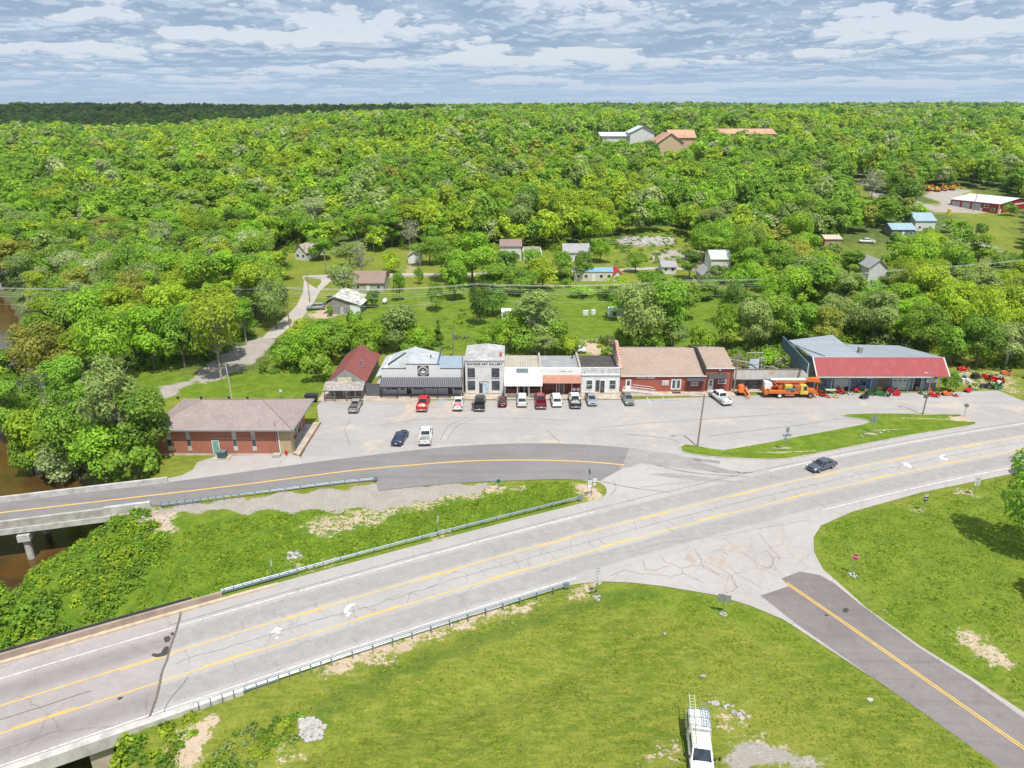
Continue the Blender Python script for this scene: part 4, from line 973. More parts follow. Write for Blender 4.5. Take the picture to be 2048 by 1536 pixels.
    s = meshpart('window_sign', M_['sign'], t, lambda b: b.box(-10.5, -8.95, Yw-.15, Yw-.1, 2.0, 2.45)); meshpart('sign_emblem', M_['signblue'], s, lambda b: b.box(-9.5, -9.1, Yw-.17, Yw-.152, 2.1, 2.35))
    meshpart('flag_mural', plain('pale_red', (.5,.2,.2)), t, lambda b: b.prism([(-15.2,1.9),(-14.9,2.0),(-13.9,1.1),(-14.2,1.0)], 1, Yw-.03, Yw-.004))
    # roofs
    grey = plain('grey_membrane_roof', (.42, .44, .45), .85, c2=(.33, .35, .36), scale=.5); zr = 5.3; xm = -18.6
    def gab(b):
        b.slab([(-24.3, Yw, 3.4), (xm, Yw, zr), (xm, 130, zr), (-24.3, 130, 3.4)], .1); b.slab([(xm, Yw, zr), (-13.6, Yw, 4.0), (-13.6, 130, 4.0), (xm, 130, zr)], .1)
    rf = meshpart('roof', grey, t, gab); meshpart('roof_streak', M_['dark'], rf, lambda b: b.hexa([(-22.9, 123.5, 4.05), (-22.8, 122.9, 4.05), (-20.0, 127.3, 4.86), (-20.2, 127.6, 4.86)], [(-22.9, 123.5, 4.12), (-22.8, 122.9, 4.12), (-20.0, 127.3, 4.96), (-20.2, 127.6, 4.96)]))
    meshpart('roof_vent', plain('rust_red', (.3,.1,.07)), rf, lambda b: b.tube((-15.2, 126, 4.2), (-15.2, 126, 5.0), .14))
    meshpart('gable_wall', M_['trim'], t, lambda b: b.prism([(-24.2, 3), (-13.7, 3), (-13.7, 3.88), (xm, zr-.13), (-24.2, 3.35)], 1, 129.6, 129.9))
    bl = striped('pale_blue_metal_roof', (.42, .50, .57), (.30, .38, .46), .6, 0, .45, .3, dirt=.15, duty=.9)
    meshpart('rear_roof', bl, t, lambda b: b.slab([(-13.55, Yw+.1, 4.45), (-8.8, Yw+.1, 4.45), (-8.8, 128.2, 4.05), (-13.55, 128.2, 4.05)], .1))
    meshpart('step_wall', M_['mblue'], t, lambda b: b.prism([(119, 4.46), (128.2, 4.2), (131, 5.1), (129.5, 5.4)], 0, -13.62, -13.57))
cafe()

def gallery():
    X0, X1, Yw = -8.3, -1.42, 118.4; zt = WZ(721.5, 118.3)
    t = thing('gallery_building', 'two storey white gallery with lettering under its cornice and dark framed windows', 'building', (-5, 122, 0))
    wp = plain('grey_white_paint', (.60, .60, .585), .7, c2=(.47, .46, .44), scale=.9, thr=(.45, .8))
    meshpart('wall', wp, t, lambda b: b.box(X0, X1, Yw, 126.5, 0, zt)); meshpart('base', M_['walkc'], t, lambda b: b.box(X0-.02, X1+.02, Yw-.08, Yw-.003, 0, .35))
    meshpart('cornice', wp, t, lambda b: (b.box(X0-.12, X1+.12, Yw-.08, Yw-.003, zt-.1, zt+.05), b.box(X0-.05, X1+.05, Yw-.06, Yw-.003, zt-1.12, zt-1.05)))
    lettering('WAYSIDE ART GALLERY', .55, M_['signk'], t, (-4.86-t.location.x, Yw-.03-t.location.y, WZ(728.5, Yw)), sx=1.0, bold=.012)
    old = plain('weathered_white_roof', (.44, .42, .41), .9, c2=(.30, .285, .28), scale=.8, thr=(.35, .65)); xm = (X0+X1)/2; zr = 7.0
    def gab(b):
        b.slab([(X0-.1, Yw-.15, zt+.06), (xm, Yw+3.2, zr-.1), (xm, 126.8, zr), (X0-.1, 126.8, zt+.06)], .08); b.slab([(xm, Yw+3.2, zr-.1), (X1+.1, Yw-.15, zt+.06), (X1+.1, 126.8, zt+.06), (xm, 126.8, zr)], .08)
        b.slab([(X0-.1, Yw-.15, zt+.06), (X1+.1, Yw-.15, zt+.06), (xm, Yw+3.2, zr-.1)], .08)
    rf = meshpart('roof', old, t, gab); ch = meshpart('chimney', redbrick, rf, lambda b: b.box(-2.25, -1.8, 120.1, 120.6, 6, 7.35))
    meshpart('rear_gable', wp, t, lambda b: b.prism([(X0, zt), (X1, zt), (xm, zr-.1)], 1, 126.3, 126.5))
    dk = plain('navy_frame', (.05, .055, .08), .6)
    for (a, c, b0, d) in ((937, 948, 738, 753), (985, 997, 738, 753)): r = frect(a, b0, c, d, Yw); window(t, r[0], r[1], r[2], r[3], Yw, dk, rows=2, sill=True, fw=.16)
    for (a, c, b0, d) in ((937, 949, 763, 778), (985, 998, 763, 778)): r = frect(a, b0, c, d, Yw); window(t, r[0], r[1], r[2], r[3], Yw, dk, fw=.12)
    r = frect(958.5, 763, 977, 787, Yw); meshpart('door_surround', dk, t, lambda b: b.box(r[0], r[1], Yw-.05, Yw-.003, .3, r[3])); meshpart('transom', M_['sign'], t, lambda b: (b.box(r[0]+.15, r[0]+.5, Yw-.07, Yw-.052, r[3]-.3, r[3]-.1), b.box(r[0]+.62, r[0]+1.0, Yw-.07, Yw-.052, r[3]-.3, r[3]-.1), b.box(r[0]+1.1, r[1]-.15, Yw-.07, Yw-.052, r[3]-.3, r[3]-.1)))
    door(t, r[0]+.72, r[1]-.12, .32, r[3]-.45, Yw-.05, plain('pale_blue_door', (.40, .56, .66), .5))
gallery()

def store_a():
    X0, X1, Yw = -1.38, 5.25, 118.8; zt = 5.05; zb = WZ(749, Yw)
    t = thing('shop_building', 'low brick shop under a broad plain white awning, right of the gallery', 'building', (2, 122, 0))
    meshpart('wall', orbrick, t, lambda b: b.box(X0, X1, Yw, 127.5, 0, zb)); pa = meshpart('parapet', M_['white'], t, lambda b: b.box(X0, X1, Yw-.05, Yw+.2, zb, zt))
    r = frect(1033, 737, 1056, 745, Yw); meshpart('vent_panel', M_['galv'], pa, lambda b: b.box(r[0], r[1], Yw-.1, Yw-.052, r[2], r[3]))
    meshpart('roof', striped('cream_metal_roof', (.47, .43, .35), (.38, .345, .28), .45, 0, .7, dirt=.45, dirtc=(.16,.13,.1)), t, lambda b: b.slab([(X0, Yw+.2, 4.5), (X1-.3, Yw+.2, 4.5), (X1-.3, 128, 4.2), (X0, 128, 4.2)], .15))
    meshpart('side_wall', M_['concrete'], t, lambda b: b.box(X1-.298, X1, Yw+.21, 128, zb, 4.75))
    meshpart('awning', plain('bright_white_awning', (.80, .80, .79), .55, var=.06), t, lambda b: b.slab([(X0, 116.6, 2.45), (X1+.1, 116.6, 2.45), (X1+.1, Yw-.052, zb), (X0, Yw-.052, zb)], .12))
    for x in (X0+.15, .95, 3.0, X1-.1): meshpart('post', M_['white'], t, lambda b: b.box(x-.05, x+.05, 116.7, 116.8, .14, 2.35))
    meshpart('railing', M_['greyw'], t, lambda b: (b.box(X0+.2, .9, 116.72, 116.78, .3, .95), b.box(3.05, X1-.15, 116.72, 116.78, .3, .95)))
    window(t, X0+.5, .8, 1.1, 2.3, Yw, M_['dark'], cols=2); window(t, 3.1, 4.9, 1.1, 2.3, Yw, M_['dark'], cols=2); door(t, 1.3, 2.1, .14, 2.4, Yw, M_['dark'], .7); door(t, 2.3, 2.8, .14, 2.4, Yw, M_['dark'], .7)
store_a()
def store_b():
    X0, X1, Yw = 5.27, 12.4, 118.8; zt = 5.0; zb = WZ(750, Yw)
    t = thing('shop_building', 'dark red shop with a brown shingled pent awning, left of the painted white store', 'building', (9, 122, 0))
    dr = striped('dark_red_boards', (.20, .03, .03), (.12, .02, .02), .3, 0, .8, duty=.8)
    meshpart('wall', dr, t, lambda b: b.box(X0, X1, Yw, 127.5, 0, zb)); pa = meshpart('parapet', M_['white'], t, lambda b: b.box(X0, X1, Yw-.06, Yw+.2, zb, zt))
    lettering('RESTORED', .30, M_['galv'], pa, (9.6-t.location.x, Yw-.07-t.location.y, WZ(742.5, Yw)), sx=1.2) if False else meshpart('faded_lettering', M_['galv'], pa, lambda b: [b.box(8.5+.26*k, 8.5+.26*k+.16, Yw-.075, Yw-.062, WZ(742.5, Yw)-.09, WZ(742.5, Yw)+.1) for k in range(9) if k != 5])
    meshpart('roof', plain('grey_tar_roof', (.24, .245, .25), .9, c2=(.36, .35, .34), scale=.5, thr=(.4, .7)), t, lambda b: b.slab([(X0, Yw+.2, 4.4), (X1-.35, Yw+.2, 4.4), (X1-.35, 127.8, 4.2), (X0, 127.8, 4.2)], .15))
    meshpart('side_wall', M_['concrete'], t, lambda b: b.prism([(Yw+.21, 4.0), (127.8, 4.0), (128.4, 4.7), (Yw+.21, 4.85)], 0, X1-.34, X1-.02))
    meshpart('roof_vent', M_['dark'], t, lambda b: (b.tube((11.3, 126, 4.3), (11.3, 126, 5.3), .12), b.tube((11.3, 126, 5.3), (11.3, 126, 5.4), .22)))
    meshpart('awning', shingle('brown_shake_awning', (.43, .21, .14), var=.5), t, lambda b: b.slab([(X0+.05, 117.1, 2.75), (X1-.05, 117.1, 2.75), (X1-.05, Yw-.062, zb), (X0+.05, Yw-.062, zb)], .1))
    for x in (7.9, 10.6, X1-.2): meshpart('post', M_['concrete'], t, lambda b: b.box(x-.05, x+.05, 117.2, 117.3, .14, 2.68))
    door(t, 8.5, 9.3, .14, 2.5, Yw, M_['wood'], .6, M_['trim'])
    for z in (1.0, 1.6): meshpart('panel_grille', M_['wood'], t, lambda b: b.box(5.9, 7.6, Yw-.04, Yw-.004, z, z+.3))
    for x in (11.0, 11.7): meshpart('round_lamp', M_['signb'], t, lambda b: b.tube((x, 117.05, 1.55), (x, 117.2, 1.55), .28, n=16))
store_b()
def store_c():
    X0, X1, Yw = 12.42, 19.25, 118.7; zt = WZ(735, Yw)
    t = thing('store_building', 'old white painted store with a ghost of lettering and black tar roof behind', 'building', (16, 122, 0))
    wp = plain('peeling_white_paint', (.66, .66, .645), .75, c2=(.46, .44, .41), scale=2.5, thr=(.5, .72)); gp_ = plain('grey_peeling_paint', (.58, .58, .575), .8, c2=(.38, .36, .34), scale=4, thr=(.45, .65))
    meshpart('wall', wp, t, lambda b: b.box(X0, X1, Yw, 128, .3, WZ(749, Yw))); pa = meshpart('parapet', gp_, t, lambda b: b.box(X0, X1, Yw-.04, Yw+.25, WZ(748.5, Yw), zt))
    meshpart('ledge', M_['trim'], t, lambda b: b.box(X0, X1+.05, Yw-.2, Yw-.045, WZ(750, Yw), WZ(748.5, Yw)))
    meshpart('faded_lettering', M_['concpale'], pa, lambda b: [b.box(X0+.4+.42*k, X0+.4+.42*k+.2, Yw-.05, Yw-.042, zt-.85, zt-.4) for k in range(15) if k not in (2, 6, 9)])
    meshpart('base', M_['walkc'], t, lambda b: b.box(X0, X1, Yw-.12, Yw+.4, 0, .298))
    meshpart('roof', plain('black_tar_roof', (.045, .04, .036), .95, c2=(.12, .10, .085), scale=1.5, thr=(.4, .75), bump=.5), t, lambda b: b.slab([(X0, Yw+.25, 4.5), (X1-.3, Yw+.25, 4.5), (X1-.3, 127.6, 4.3), (X0, 127.6, 4.3)], .15))
    def steps(b):
        for k in range(8): b.box(X1-.32, X1+.02, Yw+.3+k*1.1, Yw+.3+(k+1)*1.1-.002, 4.2, 4.75+k*.29)
    meshpart('stepped_side_wall', brick('patchy_brick', (.30, .12, .08), (.55, .53, .50), (.5, .48, .45), 2.2), t, steps)
    for a, c in ((1173, 1184), (1219, 1231)): r = frect(a, 760.5, c, 778, Yw); window(t, r[0], r[1], r[2], r[3], Yw, M_['trim'], rows=2)
    r = frect(1192, 761, 1209, 782, Yw); window(t, r[0], r[0]+.55, r[2]+.05, r[3], Yw, M_['wood']); door(t, r[0]+.75, r[1], .3, r[3], Yw, M_['dark'], .8)
store_c()
def hall():
    X0, X1, Yw = 19.45, 34.65, 119.6; ze = WZ(752.5, Yw-.35)
    t = thing('brick_hall', 'long red brick hall with a tan shingle roof, ramp and MACKS CREEK lettering', 'building', (27, 124, 0))
    meshpart('wall', orbrick, t, lambda b: b.box(X0, X1, Yw, 128.5, 0, ze-.05)); yr = 128.4; zr = 5.5
    rf = meshpart('roof', shtan, t, lambda b: b.slab([(X0+.1, Yw-.25, ze), (X1+.25, Yw-.25, ze), (X1+.25, yr, zr), (X0+.1, yr, zr)], .12)); meshpart('rear_roof', shtan, t, lambda b: b.slab([(X0+.1, yr+.002, zr), (X1+.25, yr+.002, zr), (X1+.25, 136.5, 3.1), (X0+.1, 136.5, 3.1)], .12))
    meshpart('gutter', M_['trim'], t, lambda b: b.box(X0, X1+.25, Yw-.33, Yw-.252, ze-.1, ze+.02)); meshpart('gable', orbrick, t, lambda b: b.prism([(Yw, ze-.3), (yr, ze-.3), (136, ze-.3), (136, 3.0), (yr, zr-.14), (Yw, ze-.06)], 0, X1-.2, X1-.002))
    def par(b):
        pts = [(Yw-.3, 0), (Yw-.3, 4.6), (121.5, 5.3), (123.5, 6.2), (125.8, 7.3), (127.2, 7.3), (127.2, 0)]
        b.prism(pts, 0, 19.05, 19.43)
    pw = meshpart('side_parapet', plain('charcoal_wall', (.10, .11, .115), .9, var=.3), t, par)
    def cop(b):
        P = [(Yw-.3, 4.6), (121.5, 5.3), (123.5, 6.2), (125.8, 7.3), (127.2, 7.3)]
        for (a, z0), (c, z1) in zip(P[:-1], P[1:]):
            n = max(1, int((c-a)/.55))
            for k in range(n): ya = a+(c-a)*k/n; za = z0+(z1-z0)*(k+.5)/n; b.box(19.18, 19.75, ya, ya+(c-a)/n-.03, za-.1, za+.2)
    meshpart('coping', plain('brick_coping', (.50, .20, .12), .9, c2=(.62, .55, .5), scale=2.5), pw, cop)
    lettering('MACKS CREEK', .42, M_['sign'], t, (FX(1292, 753.5, Yw)-t.location.x, Yw-.06-t.location.y, ze-.42), sx=1.12, bold=.022)
    r = frect(1252, 760, 1261, 778, Yw); door(t, r[0], r[1], r[2], r[3], Yw, M_['trim'], .6); meshpart('porch', M_['concpale'], t, lambda b: b.box(r[0]-.7, r[1]+.5, Yw-1.3, Yw-.003, 0, r[2]-.02))
    def ramp(b): b.hexa([(r[1]+.5, Yw-1.3, 0), (r[1]+4.2, Yw-1.3, 0), (r[1]+4.2, Yw-.1, 0), (r[1]+.5, Yw-.1, 0)], [(r[1]+.5, Yw-1.3, r[2]-.02), (r[1]+4.2, Yw-1.3, .15), (r[1]+4.2, Yw-.1, .15), (r[1]+.5, Yw-.1, r[2]-.02)])
    meshpart('ramp', M_['concpale'], t, ramp)
    def rail(b):
        x0, x1 = r[0]-.7, r[1]+4.2; y = Yw-1.36
        b.tube((x0, y, r[2]+.95), (r[1]+.5, y, r[2]+.95), .045); b.tube((r[1]+.5, y, r[2]+.95), (x1, y, 1.05), .045); b.tube((x0, y, r[2]+.1), (r[1]+.5, y, r[2]+.1), .035); b.tube((r[1]+.5, y, r[2]+.1), (x1, y, .2), .035)
        n = 26
        for k in range(n+1):
            x = x0+(x1-x0)*k/n; f = max(0, (x-r[1]-.5)/(x1-r[1]-.5)); zt_ = (r[2]+.95)*(1-f)+1.05*f; b.box(x-.022, x+.022, y-.02, y+.02, zt_-.86, zt_)
    meshpart('ramp_railing', M_['trim'], t, rail); meshpart('handrail', M_['trim'], t, lambda b: b.tube((r[1]+.4, Yw-.12, r[2]+.9), (r[1]+4.2, Yw-.12, 1.0), .04))
    q = frect(1317, 763, 1321, 768, Yw); meshpart('small_sign', M_['signblue'], t, lambda b: b.box(q[0], q[1], Yw-.04, Yw-.004, q[2], q[3]))
    q = frect(1324.5, 761, 1337, 770.5, Yw); nb = meshpart('notice_board', M_['trim'], t, lambda b: b.box(q[0], q[1], Yw-.1, Yw-.004, q[2], q[3])); meshpart('notices', M_['concpale'], nb, lambda b: (b.box(q[0]+.08, (q[0]+q[1])/2-.04, Yw-.12, Yw-.102, q[2]+.08, q[3]-.08), b.box((q[0]+q[1])/2+.04, q[1]-.08, Yw-.12, Yw-.102, q[2]+.08, q[3]-.08)))
    q = frect(1343, 759, 1361, 779, Yw); xm = (q[0]+q[1])/2
    for a, c in ((q[0], xm-.05), (xm+.05, q[1])): door(t, a, c, q[2], q[3], Yw, M_['trim'], .85)
    meshpart('door_mat', M_['dark'], t, lambda b: b.box(q[0]+.1, q[1], Yw-1.0, Yw-.2, .152, .18))
    q = frect(1373, 756, 1412, 783, Yw); meshpart('dark_brick_bay', brick('dark_brick', (.20, .045, .035), (.15, .035, .03), (.17, .09, .07)), t, lambda b: b.box(q[0], X1-.01, Yw-.06, Yw-.004, 0, ze-.2))
    q = frect(1383, 764, 1395, 769, Yw-.06); window(t, q[0], q[1], q[2]-.1, q[3]-.1, Yw-.06, cols=4)
    def aw(b, a0, a1, za, zb, yw, d): b.slab([(a0, yw-d, za), (a1, yw-d, za), (a1, yw-.003, zb), (a0, yw-.003, zb)], .06)
    canv = striped('black_canvas', (.045, .045, .05), (.09, .09, .1), .35, 0, .8, duty=.8, dirt=.1)
    q = frect(1375, 754, 1411, 763, Yw-.9); meshpart('awning', canv, t, lambda b: aw(b, q[0], q[1], WZ(762.5, Yw-1.0), ze-.25, Yw-.06, .95))
    # taller right-hand section
    x0, x1, yw = 34.7, 39.7, 119.7; ze2 = WZ(736, yw-.2)
    t2 = thing('brick_shop', 'narrow taller red brick shop with black awning, joined onto the long brick hall', 'building', (37, 124, 0))
    meshpart('wall', orbrick, t2, lambda b: b.box(x0, x1, yw, 127.5, 0, ze2-.06)); yr2 = 127; zr2 = 6.1
    meshpart('roof', shtan, t2, lambda b: b.slab([(x0+.12, yw-.25, ze2), (x1+.15, yw-.25, ze2), (x1+.15, yr2, zr2), (x0+.12, yr2, zr2)], .1)); meshpart('rear_roof', shtan, t2, lambda b: b.slab([(x0+.12, yr2+.002, zr2), (x1+.15, yr2+.002, zr2), (x1+.15, 134, 4), (x0+.12, 134, 4)], .1))
    meshpart('gable', M_['dark'], t2, lambda b: b.prism([(yw-.2, 2.8), (yr2, 3.6), (134, 3.6), (134, 4.02), (yr2, zr2+.1), (yw-.2, ze2+.08)], 0, x0-.12, x0+.1)); meshpart('gutter', M_['trim'], t2, lambda b: b.box(x0, x1+.15, yw-.34, yw-.252, ze2-.12, ze2+.02))
    q = frect(1418, 746, 1455, 758, yw-.8); meshpart('awning', canv, t2, lambda b: aw(b, q[0], q[1], WZ(757.5, yw-1.2), WZ(746.5, yw), yw, 1.15))
    q = frect(1417, 759, 1425, 778, yw); door(t2, q[0], q[1], .15, q[3], yw, M_['trim'], .5); q2 = frect(1426, 760, 1450, 779, yw); meshpart('dark_brick_bay', bpy.data.materials['dark_brick'], t2, lambda b: b.box(q2[0]+.1, q2[1]+.1, yw-.04, yw-.004, .1, q2[3]))
    q = frect(1437, 760, 1451, 766, yw-.04); window(t2, q[0], q[1], q[2]-.05, q[3]-.05, yw-.04, cols=2); meshpart('downspout', M_['dark'], t2, lambda b: b.tube((x1-.3, yw-.08, .3), (x1-.3, yw-.08, ze2-.1), .06)); meshpart('wall_lamp', M_['trim'], t2, lambda b: b.cbox((37.2, yw-.3, ze2-.35), (.25, .2, .12)))
    x, y = G(1404, 783); tm = thing('post_box', 'dark rounded mail collection box on legs before the dark brick bay', 'post box', (x, y+.3, .15))
    mb = MB(); secs = [[(x+dx, y+.3+.3*c_, zz) for dx in (-.35,) for c_, zz in ((-1, .5), (-1, 1.2), (-.7, 1.42), (0, 1.52), (.7, 1.42), (1, 1.2), (1, .5))], [(x+.35, y+.3+.3*c_, zz) for c_, zz in ((-1, .5), (-1, 1.2), (-.7, 1.42), (0, 1.52), (.7, 1.42), (1, 1.2), (1, .5))]]
    mb.loft(secs); mb.build('body', M_['dark'], tm); meshpart('lid_panel', M_['concpale'], tm, lambda b: b.cbox((x, y-.02, 1.25), (.6, .03, .25)))
    for sx in (-.28, .28):
        for sy in (-.2, .2): meshpart('leg', M_['dark'], tm, lambda b: b.box(x+sx-.03, x+sx+.03, y+.3+sy-.03, y+.3+sy+.03, .14, .5))
hall()

def derelict():
    X0, X1, Yw = 40.0, 53.4, 121.0; z1 = WZ(736, Yw); z0 = WZ(755, Yw)
    t = thing('derelict_shop', 'derelict long low shop with a white sheet fascia and broken stone front', 'building', (47, 123, 0))
    fm = striped('fascia_sheets', (.55, .55, .53), (.46, .45, .42), 1.3, 0, .7, duty=.95, dirt=.5, dirtc=(.42, .34, .22))
    f = meshpart('fascia', fm, t, lambda b: b.box(X0, X1, Yw-.9, Yw-.7, z0, z1)); meshpart('coping', M_['wood'], f, lambda b: b.box(X0, X1+.05, Yw-.95, Yw-.65, z1, z1+.12)); meshpart('lower_trim', M_['wood'], f, lambda b: b.box(X0, X1, Yw-.95, Yw-.65, z0-.12, z0-.002))
    r = frect(1537, 738, 1550, 749, Yw-.95); xc, zc = (r[0]+r[1])/2, (r[2]+r[3])/2
    meshpart('faded_emblem', plain('faded_tan_emblem', (.50, .42, .28), .9), f, lambda b: b.prism([(xc+.62*math.cos(R(a)), zc+.5*math.sin(R(a))) for a in range(0, 360, 30)], 1, Yw-.93, Yw-.902))
    stone = plain('grey_rubble_stone', (.26, .27, .28), .95, c2=(.13, .135, .14), scale=2.2, thr=(.4, .6), bump=.5)
    meshpart('wall', stone, t, lambda b: (b.box(X0, X1, Yw+.4, Yw+.7, 0, z0), b.box(X0, 41, Yw, Yw+.4, 0, z0), b.box(45.2, 46.3, Yw, Yw+.39, 0, z0)))
    for a, c in ((41.2, 42.9), (43.1, 45.1)): window(t, a, c, .9, z0-.3, Yw+.4, M_['dark'], plain('dusty_glass', (.17, .19, .20), .3))
    for k, a in enumerate((46.5, 47.6, 48.9, 50.2, 51.7)): window(t, a, a+1.0, .7, z0-.35, Yw+.4, M_['dark'], [M_['concpale'], M_['signred'], M_['galv'], M_['sign'], M_['signb']][k])
    for x in (43.0, 45.15, 49.9): meshpart('post', M_['dark'], t, lambda b: b.box(x-.06, x+.06, Yw-.85, Yw-.73, 0, z0-.12))
    meshpart('roof', M_['wood'], t, lambda b: b.slab([(X0, Yw-.7, z1-.4), (X1, Yw-.7, z1-.4), (X1, Yw+1.0, z1-.9), (X0, Yw+1.0, z1-.9)], .12))
    t2 = thing('collapsed_roof', 'tangle of fallen grey roof timbers behind the white fascia, overgrown', 'timber ruin', (45, 127, 0))
    r_ = random.Random(5)
    for k in range(46):
        x = r_.uniform(40.3, 53); y = r_.uniform(123, 132); z = r_.uniform(1.0, 3.2); a = r_.gauss(0, .5); L = r_.uniform(1.8, 4.5); q = Vector((math.cos(a), math.sin(a), r_.gauss(0, .25)))*L/2
        mb = MB(); p = Vector((x, y, z)); mb.tube(p-q, p+q, .09, n=4); mb.build('timber', [M_['wood'], M_['concrete'], M_['greyw']][k % 3], t2)
    meshpart('leaning_sheet', plain('blue_grey_sheet', (.36, .42, .48), .6), t2, lambda b: b.slab([(44.6, 125.5, 1), (46.4, 125.5, 1), (46.6, 126.6, 4.0), (44.9, 126.6, 4.0)], .04)); meshpart('bare_frame', M_['concpale'], t2, lambda b: (b.tube((45, 129, 4.4), (48, 129, 4.4), .07), b.tube((45, 129, 0), (45, 129, 4.4), .07), b.tube((48, 129, 0), (48, 129, 4.4), .07)))
derelict()

def garage():
    t = thing('repair_garage', 'repair garage with a red metal mansard, grey metal roofs and cluttered bays', 'building', (66, 124, 0))
    Yw = 120.6; X0, X1 = 54.4, 77.2; z_lo, z_hi = 3.3, 6.0
    bw = striped('blue_grey_siding', (.17, .23, .28), (.10, .14, .18), .35, 0, .7, duty=.85, dirt=.4); 
    meshpart('wall', bw, t, lambda b: b.box(X0, X1, Yw, 130, 0, z_lo+.2))
    redm = striped('red_metal_roof', (.30, .040, .046), (.25, .032, .036), .3, 0, .65, 0.0, duty=.85, dirt=.10, dirtc=(.55, .3, .28))
    pl = [PV(1634, 753, 118.9), PV(1901, 750, 118.9)]; ph = [PV(1626, 715, 121.6), PV(1888, 713, 121.6)]
    A, B = (pl[0][0], 118.9, z_lo), (pl[1][0], 118.9, z_lo); D, C_ = (ph[0][0], 121.6, z_hi), (ph[1][0], 121.6, z_hi)
    rf = meshpart('mansard_roof', redm, t, lambda b: b.slab([A, B, C_, D], .1))
    meshpart('white_trim', M_['trim'], rf, lambda b: (b.tube(B, C_, .12, n=4), b.tube(A, D, .12, n=4))); meshpart('eave_trim', plain('pale_green_trim', (.45, .55, .50), .6), rf, lambda b: b.box(A[0], B[0]-3, 118.82, 118.895, z_lo-.22, z_lo-.02))
    meshpart('mansard_cheek', plain('dark_red_boards2', (.22, .04, .035), .85, c2=(.35, .12, .1), scale=2), rf, lambda b: b.prism([(118.95, z_lo-.1), (121.6, z_hi-.02), (121.6, z_lo-.1)], 0, A[0]-.1, A[0]+.05))
    gm = striped('grey_metal_roof', (.40, .44, .47), (.24, .27, .30), .75, 3, .4, .35, duty=.9, dirt=.3)
    gm1 = striped('grey_metal_roof_left', (.42, .46, .49), (.22, .25, .28), .8, 1, .4, .35, duty=.85, dirt=.25)
    P0, P1, P2, P3_ = (ph[0][0], 121.62, z_hi), P3(1723, 713, z_hi), P3(1665, 669.5, 7.3), P3(1577, 680.5, 7.0)
    r1 = meshpart('left_roof', gm1, t, lambda b: b.slab([P0, (P1[0], 121.62, z_hi), P2, P3_], .12)); meshpart('roof_seam', M_['dark'], r1, lambda b: b.tube(P3(1590, 690, 6.85+.1), P3(1650, 712, 6.1), .07, n=4))
    r2 = meshpart('right_roof', gm, t, lambda b: b.slab([(P1[0]-.5, 121.64, z_hi-.05), (ph[1][0], 121.64, z_hi-.02), P3(1798, 691, 5.6), P3(1692, 688.5, 5.9)], .12))
    meshpart('chimney', brick('grey_brick', (.30, .28, .25), (.22, .2, .18), (.3, .3, .3)), r2, lambda b: b.box(63.9, 64.6, 124.3, 124.9, 5.4, 7.0))
    meshpart('rear_gable', bw, t, lambda b: b.add([(P1[0]-3, 124, 5.8), P2, (P2[0]-.3, P2[1], 4), (P1[0]-3, 124, 4)], [(0, 1, 2, 3)]))
    Q = [P3(1618, 731, 5.9), P3(1566, 675, 7.35)]; sw = plain('teal_side_wall', (.085, .14, .17), .7, c2=(.06, .10, .13), scale=1)
    meshpart('side_parapet', sw, t, lambda b: b.hexa([(Q[0][0]-.1, Q[0][1], 4.3), (Q[0][0]+.1, Q[0][1], 4.3), (Q[1][0]+.1, Q[1][1], 5.3), (Q[1][0]-.1, Q[1][1], 5.3)], [(Q[0][0]-.1, Q[0][1], 6.2), (Q[0][0]+.1, Q[0][1], 6.2), (Q[1][0]+.1, Q[1][1], 7.6), (Q[1][0]-.1, Q[1][1], 7.6)]))
    meshpart('side_wall', bw, t, lambda b: b.box(X0-.02, X0+.2, 120.7, 131.5, 0, 5.2)); meshpart('side_post', M_['trim'], t, lambda b: b.tube((Q[0][0]-.15, Q[0][1]-.1, 3.2), (Q[0][0]-.15, Q[0][1]-.1, 6.3), .05))
    def gdoor(px0, px1, py0, wins):
        q = frect(px0, py0, px1, 779, Yw); d = meshpart('garage_door', striped('garage_door_panels', (.52, .56, .54), (.40, .44, .43), .55, 2, .6, duty=.9, dirt=.2), t, lambda b: b.box(q[0], q[1], Yw-.06, Yw-.004, .02, min(q[3], z_lo-.1)))
        meshpart('frame', M_['galv'], d, lambda b: (b.box(q[0]-.15, q[0]-.002, Yw-.1, Yw-.004, 0, z_lo), b.box(q[1]+.002, q[1]+.15, Yw-.1, Yw-.004, 0, z_lo)))
        for k in range(wins):
            w = (q[1]-q[0])/3
            for row in (0, 1): meshpart('pane', M_['glass'], d, lambda b: b.box(q[0]+w*k+.2, q[0]+w*(k+1)-.2, Yw-.075, Yw-.062, 1.75+row*.55, 2.0+row*.55))
    gdoor(1668, 1696, 757, 0); gdoor(1784, 1813, 756, 3)
    for a, c, p, q_ in ((1625, 1652, 760, 772), (1702, 1713, 758, 767), (1716, 1732, 758, 770)): q = frect(a, p, c, q_, Yw); window(t, q[0], q[1], q[2], min(q[3], 3.0), Yw, M_['mblue'], cols=2)
    q = frect(1733, 756, 1742, 775, Yw); door(t, q[0], q[1], .1, 2.3, Yw, M_['mblue']); q = frect(1827, 757, 1841, 778, Yw); door(t, q[0], q[1], .1, 2.6, Yw, M_['dark'])
    q = frect(1757, 755, 1776, 776, Yw); meshpart('stone_panel', M_['rock'] if False else brick('brown_stone', (.20, .16, .12), (.14, .11, .09), (.2, .18, .16), 1.5), t, lambda b: b.box(q[0], q[1], Yw-.05, Yw-.004, .02, 3.0))
    q = frect(1853, 757, 1874, 765, Yw-.3); s = meshpart('sign_board', M_['sign'], t, lambda b: b.box(q[0], q[1], Yw-.35, Yw-.28, q[2], q[3]))
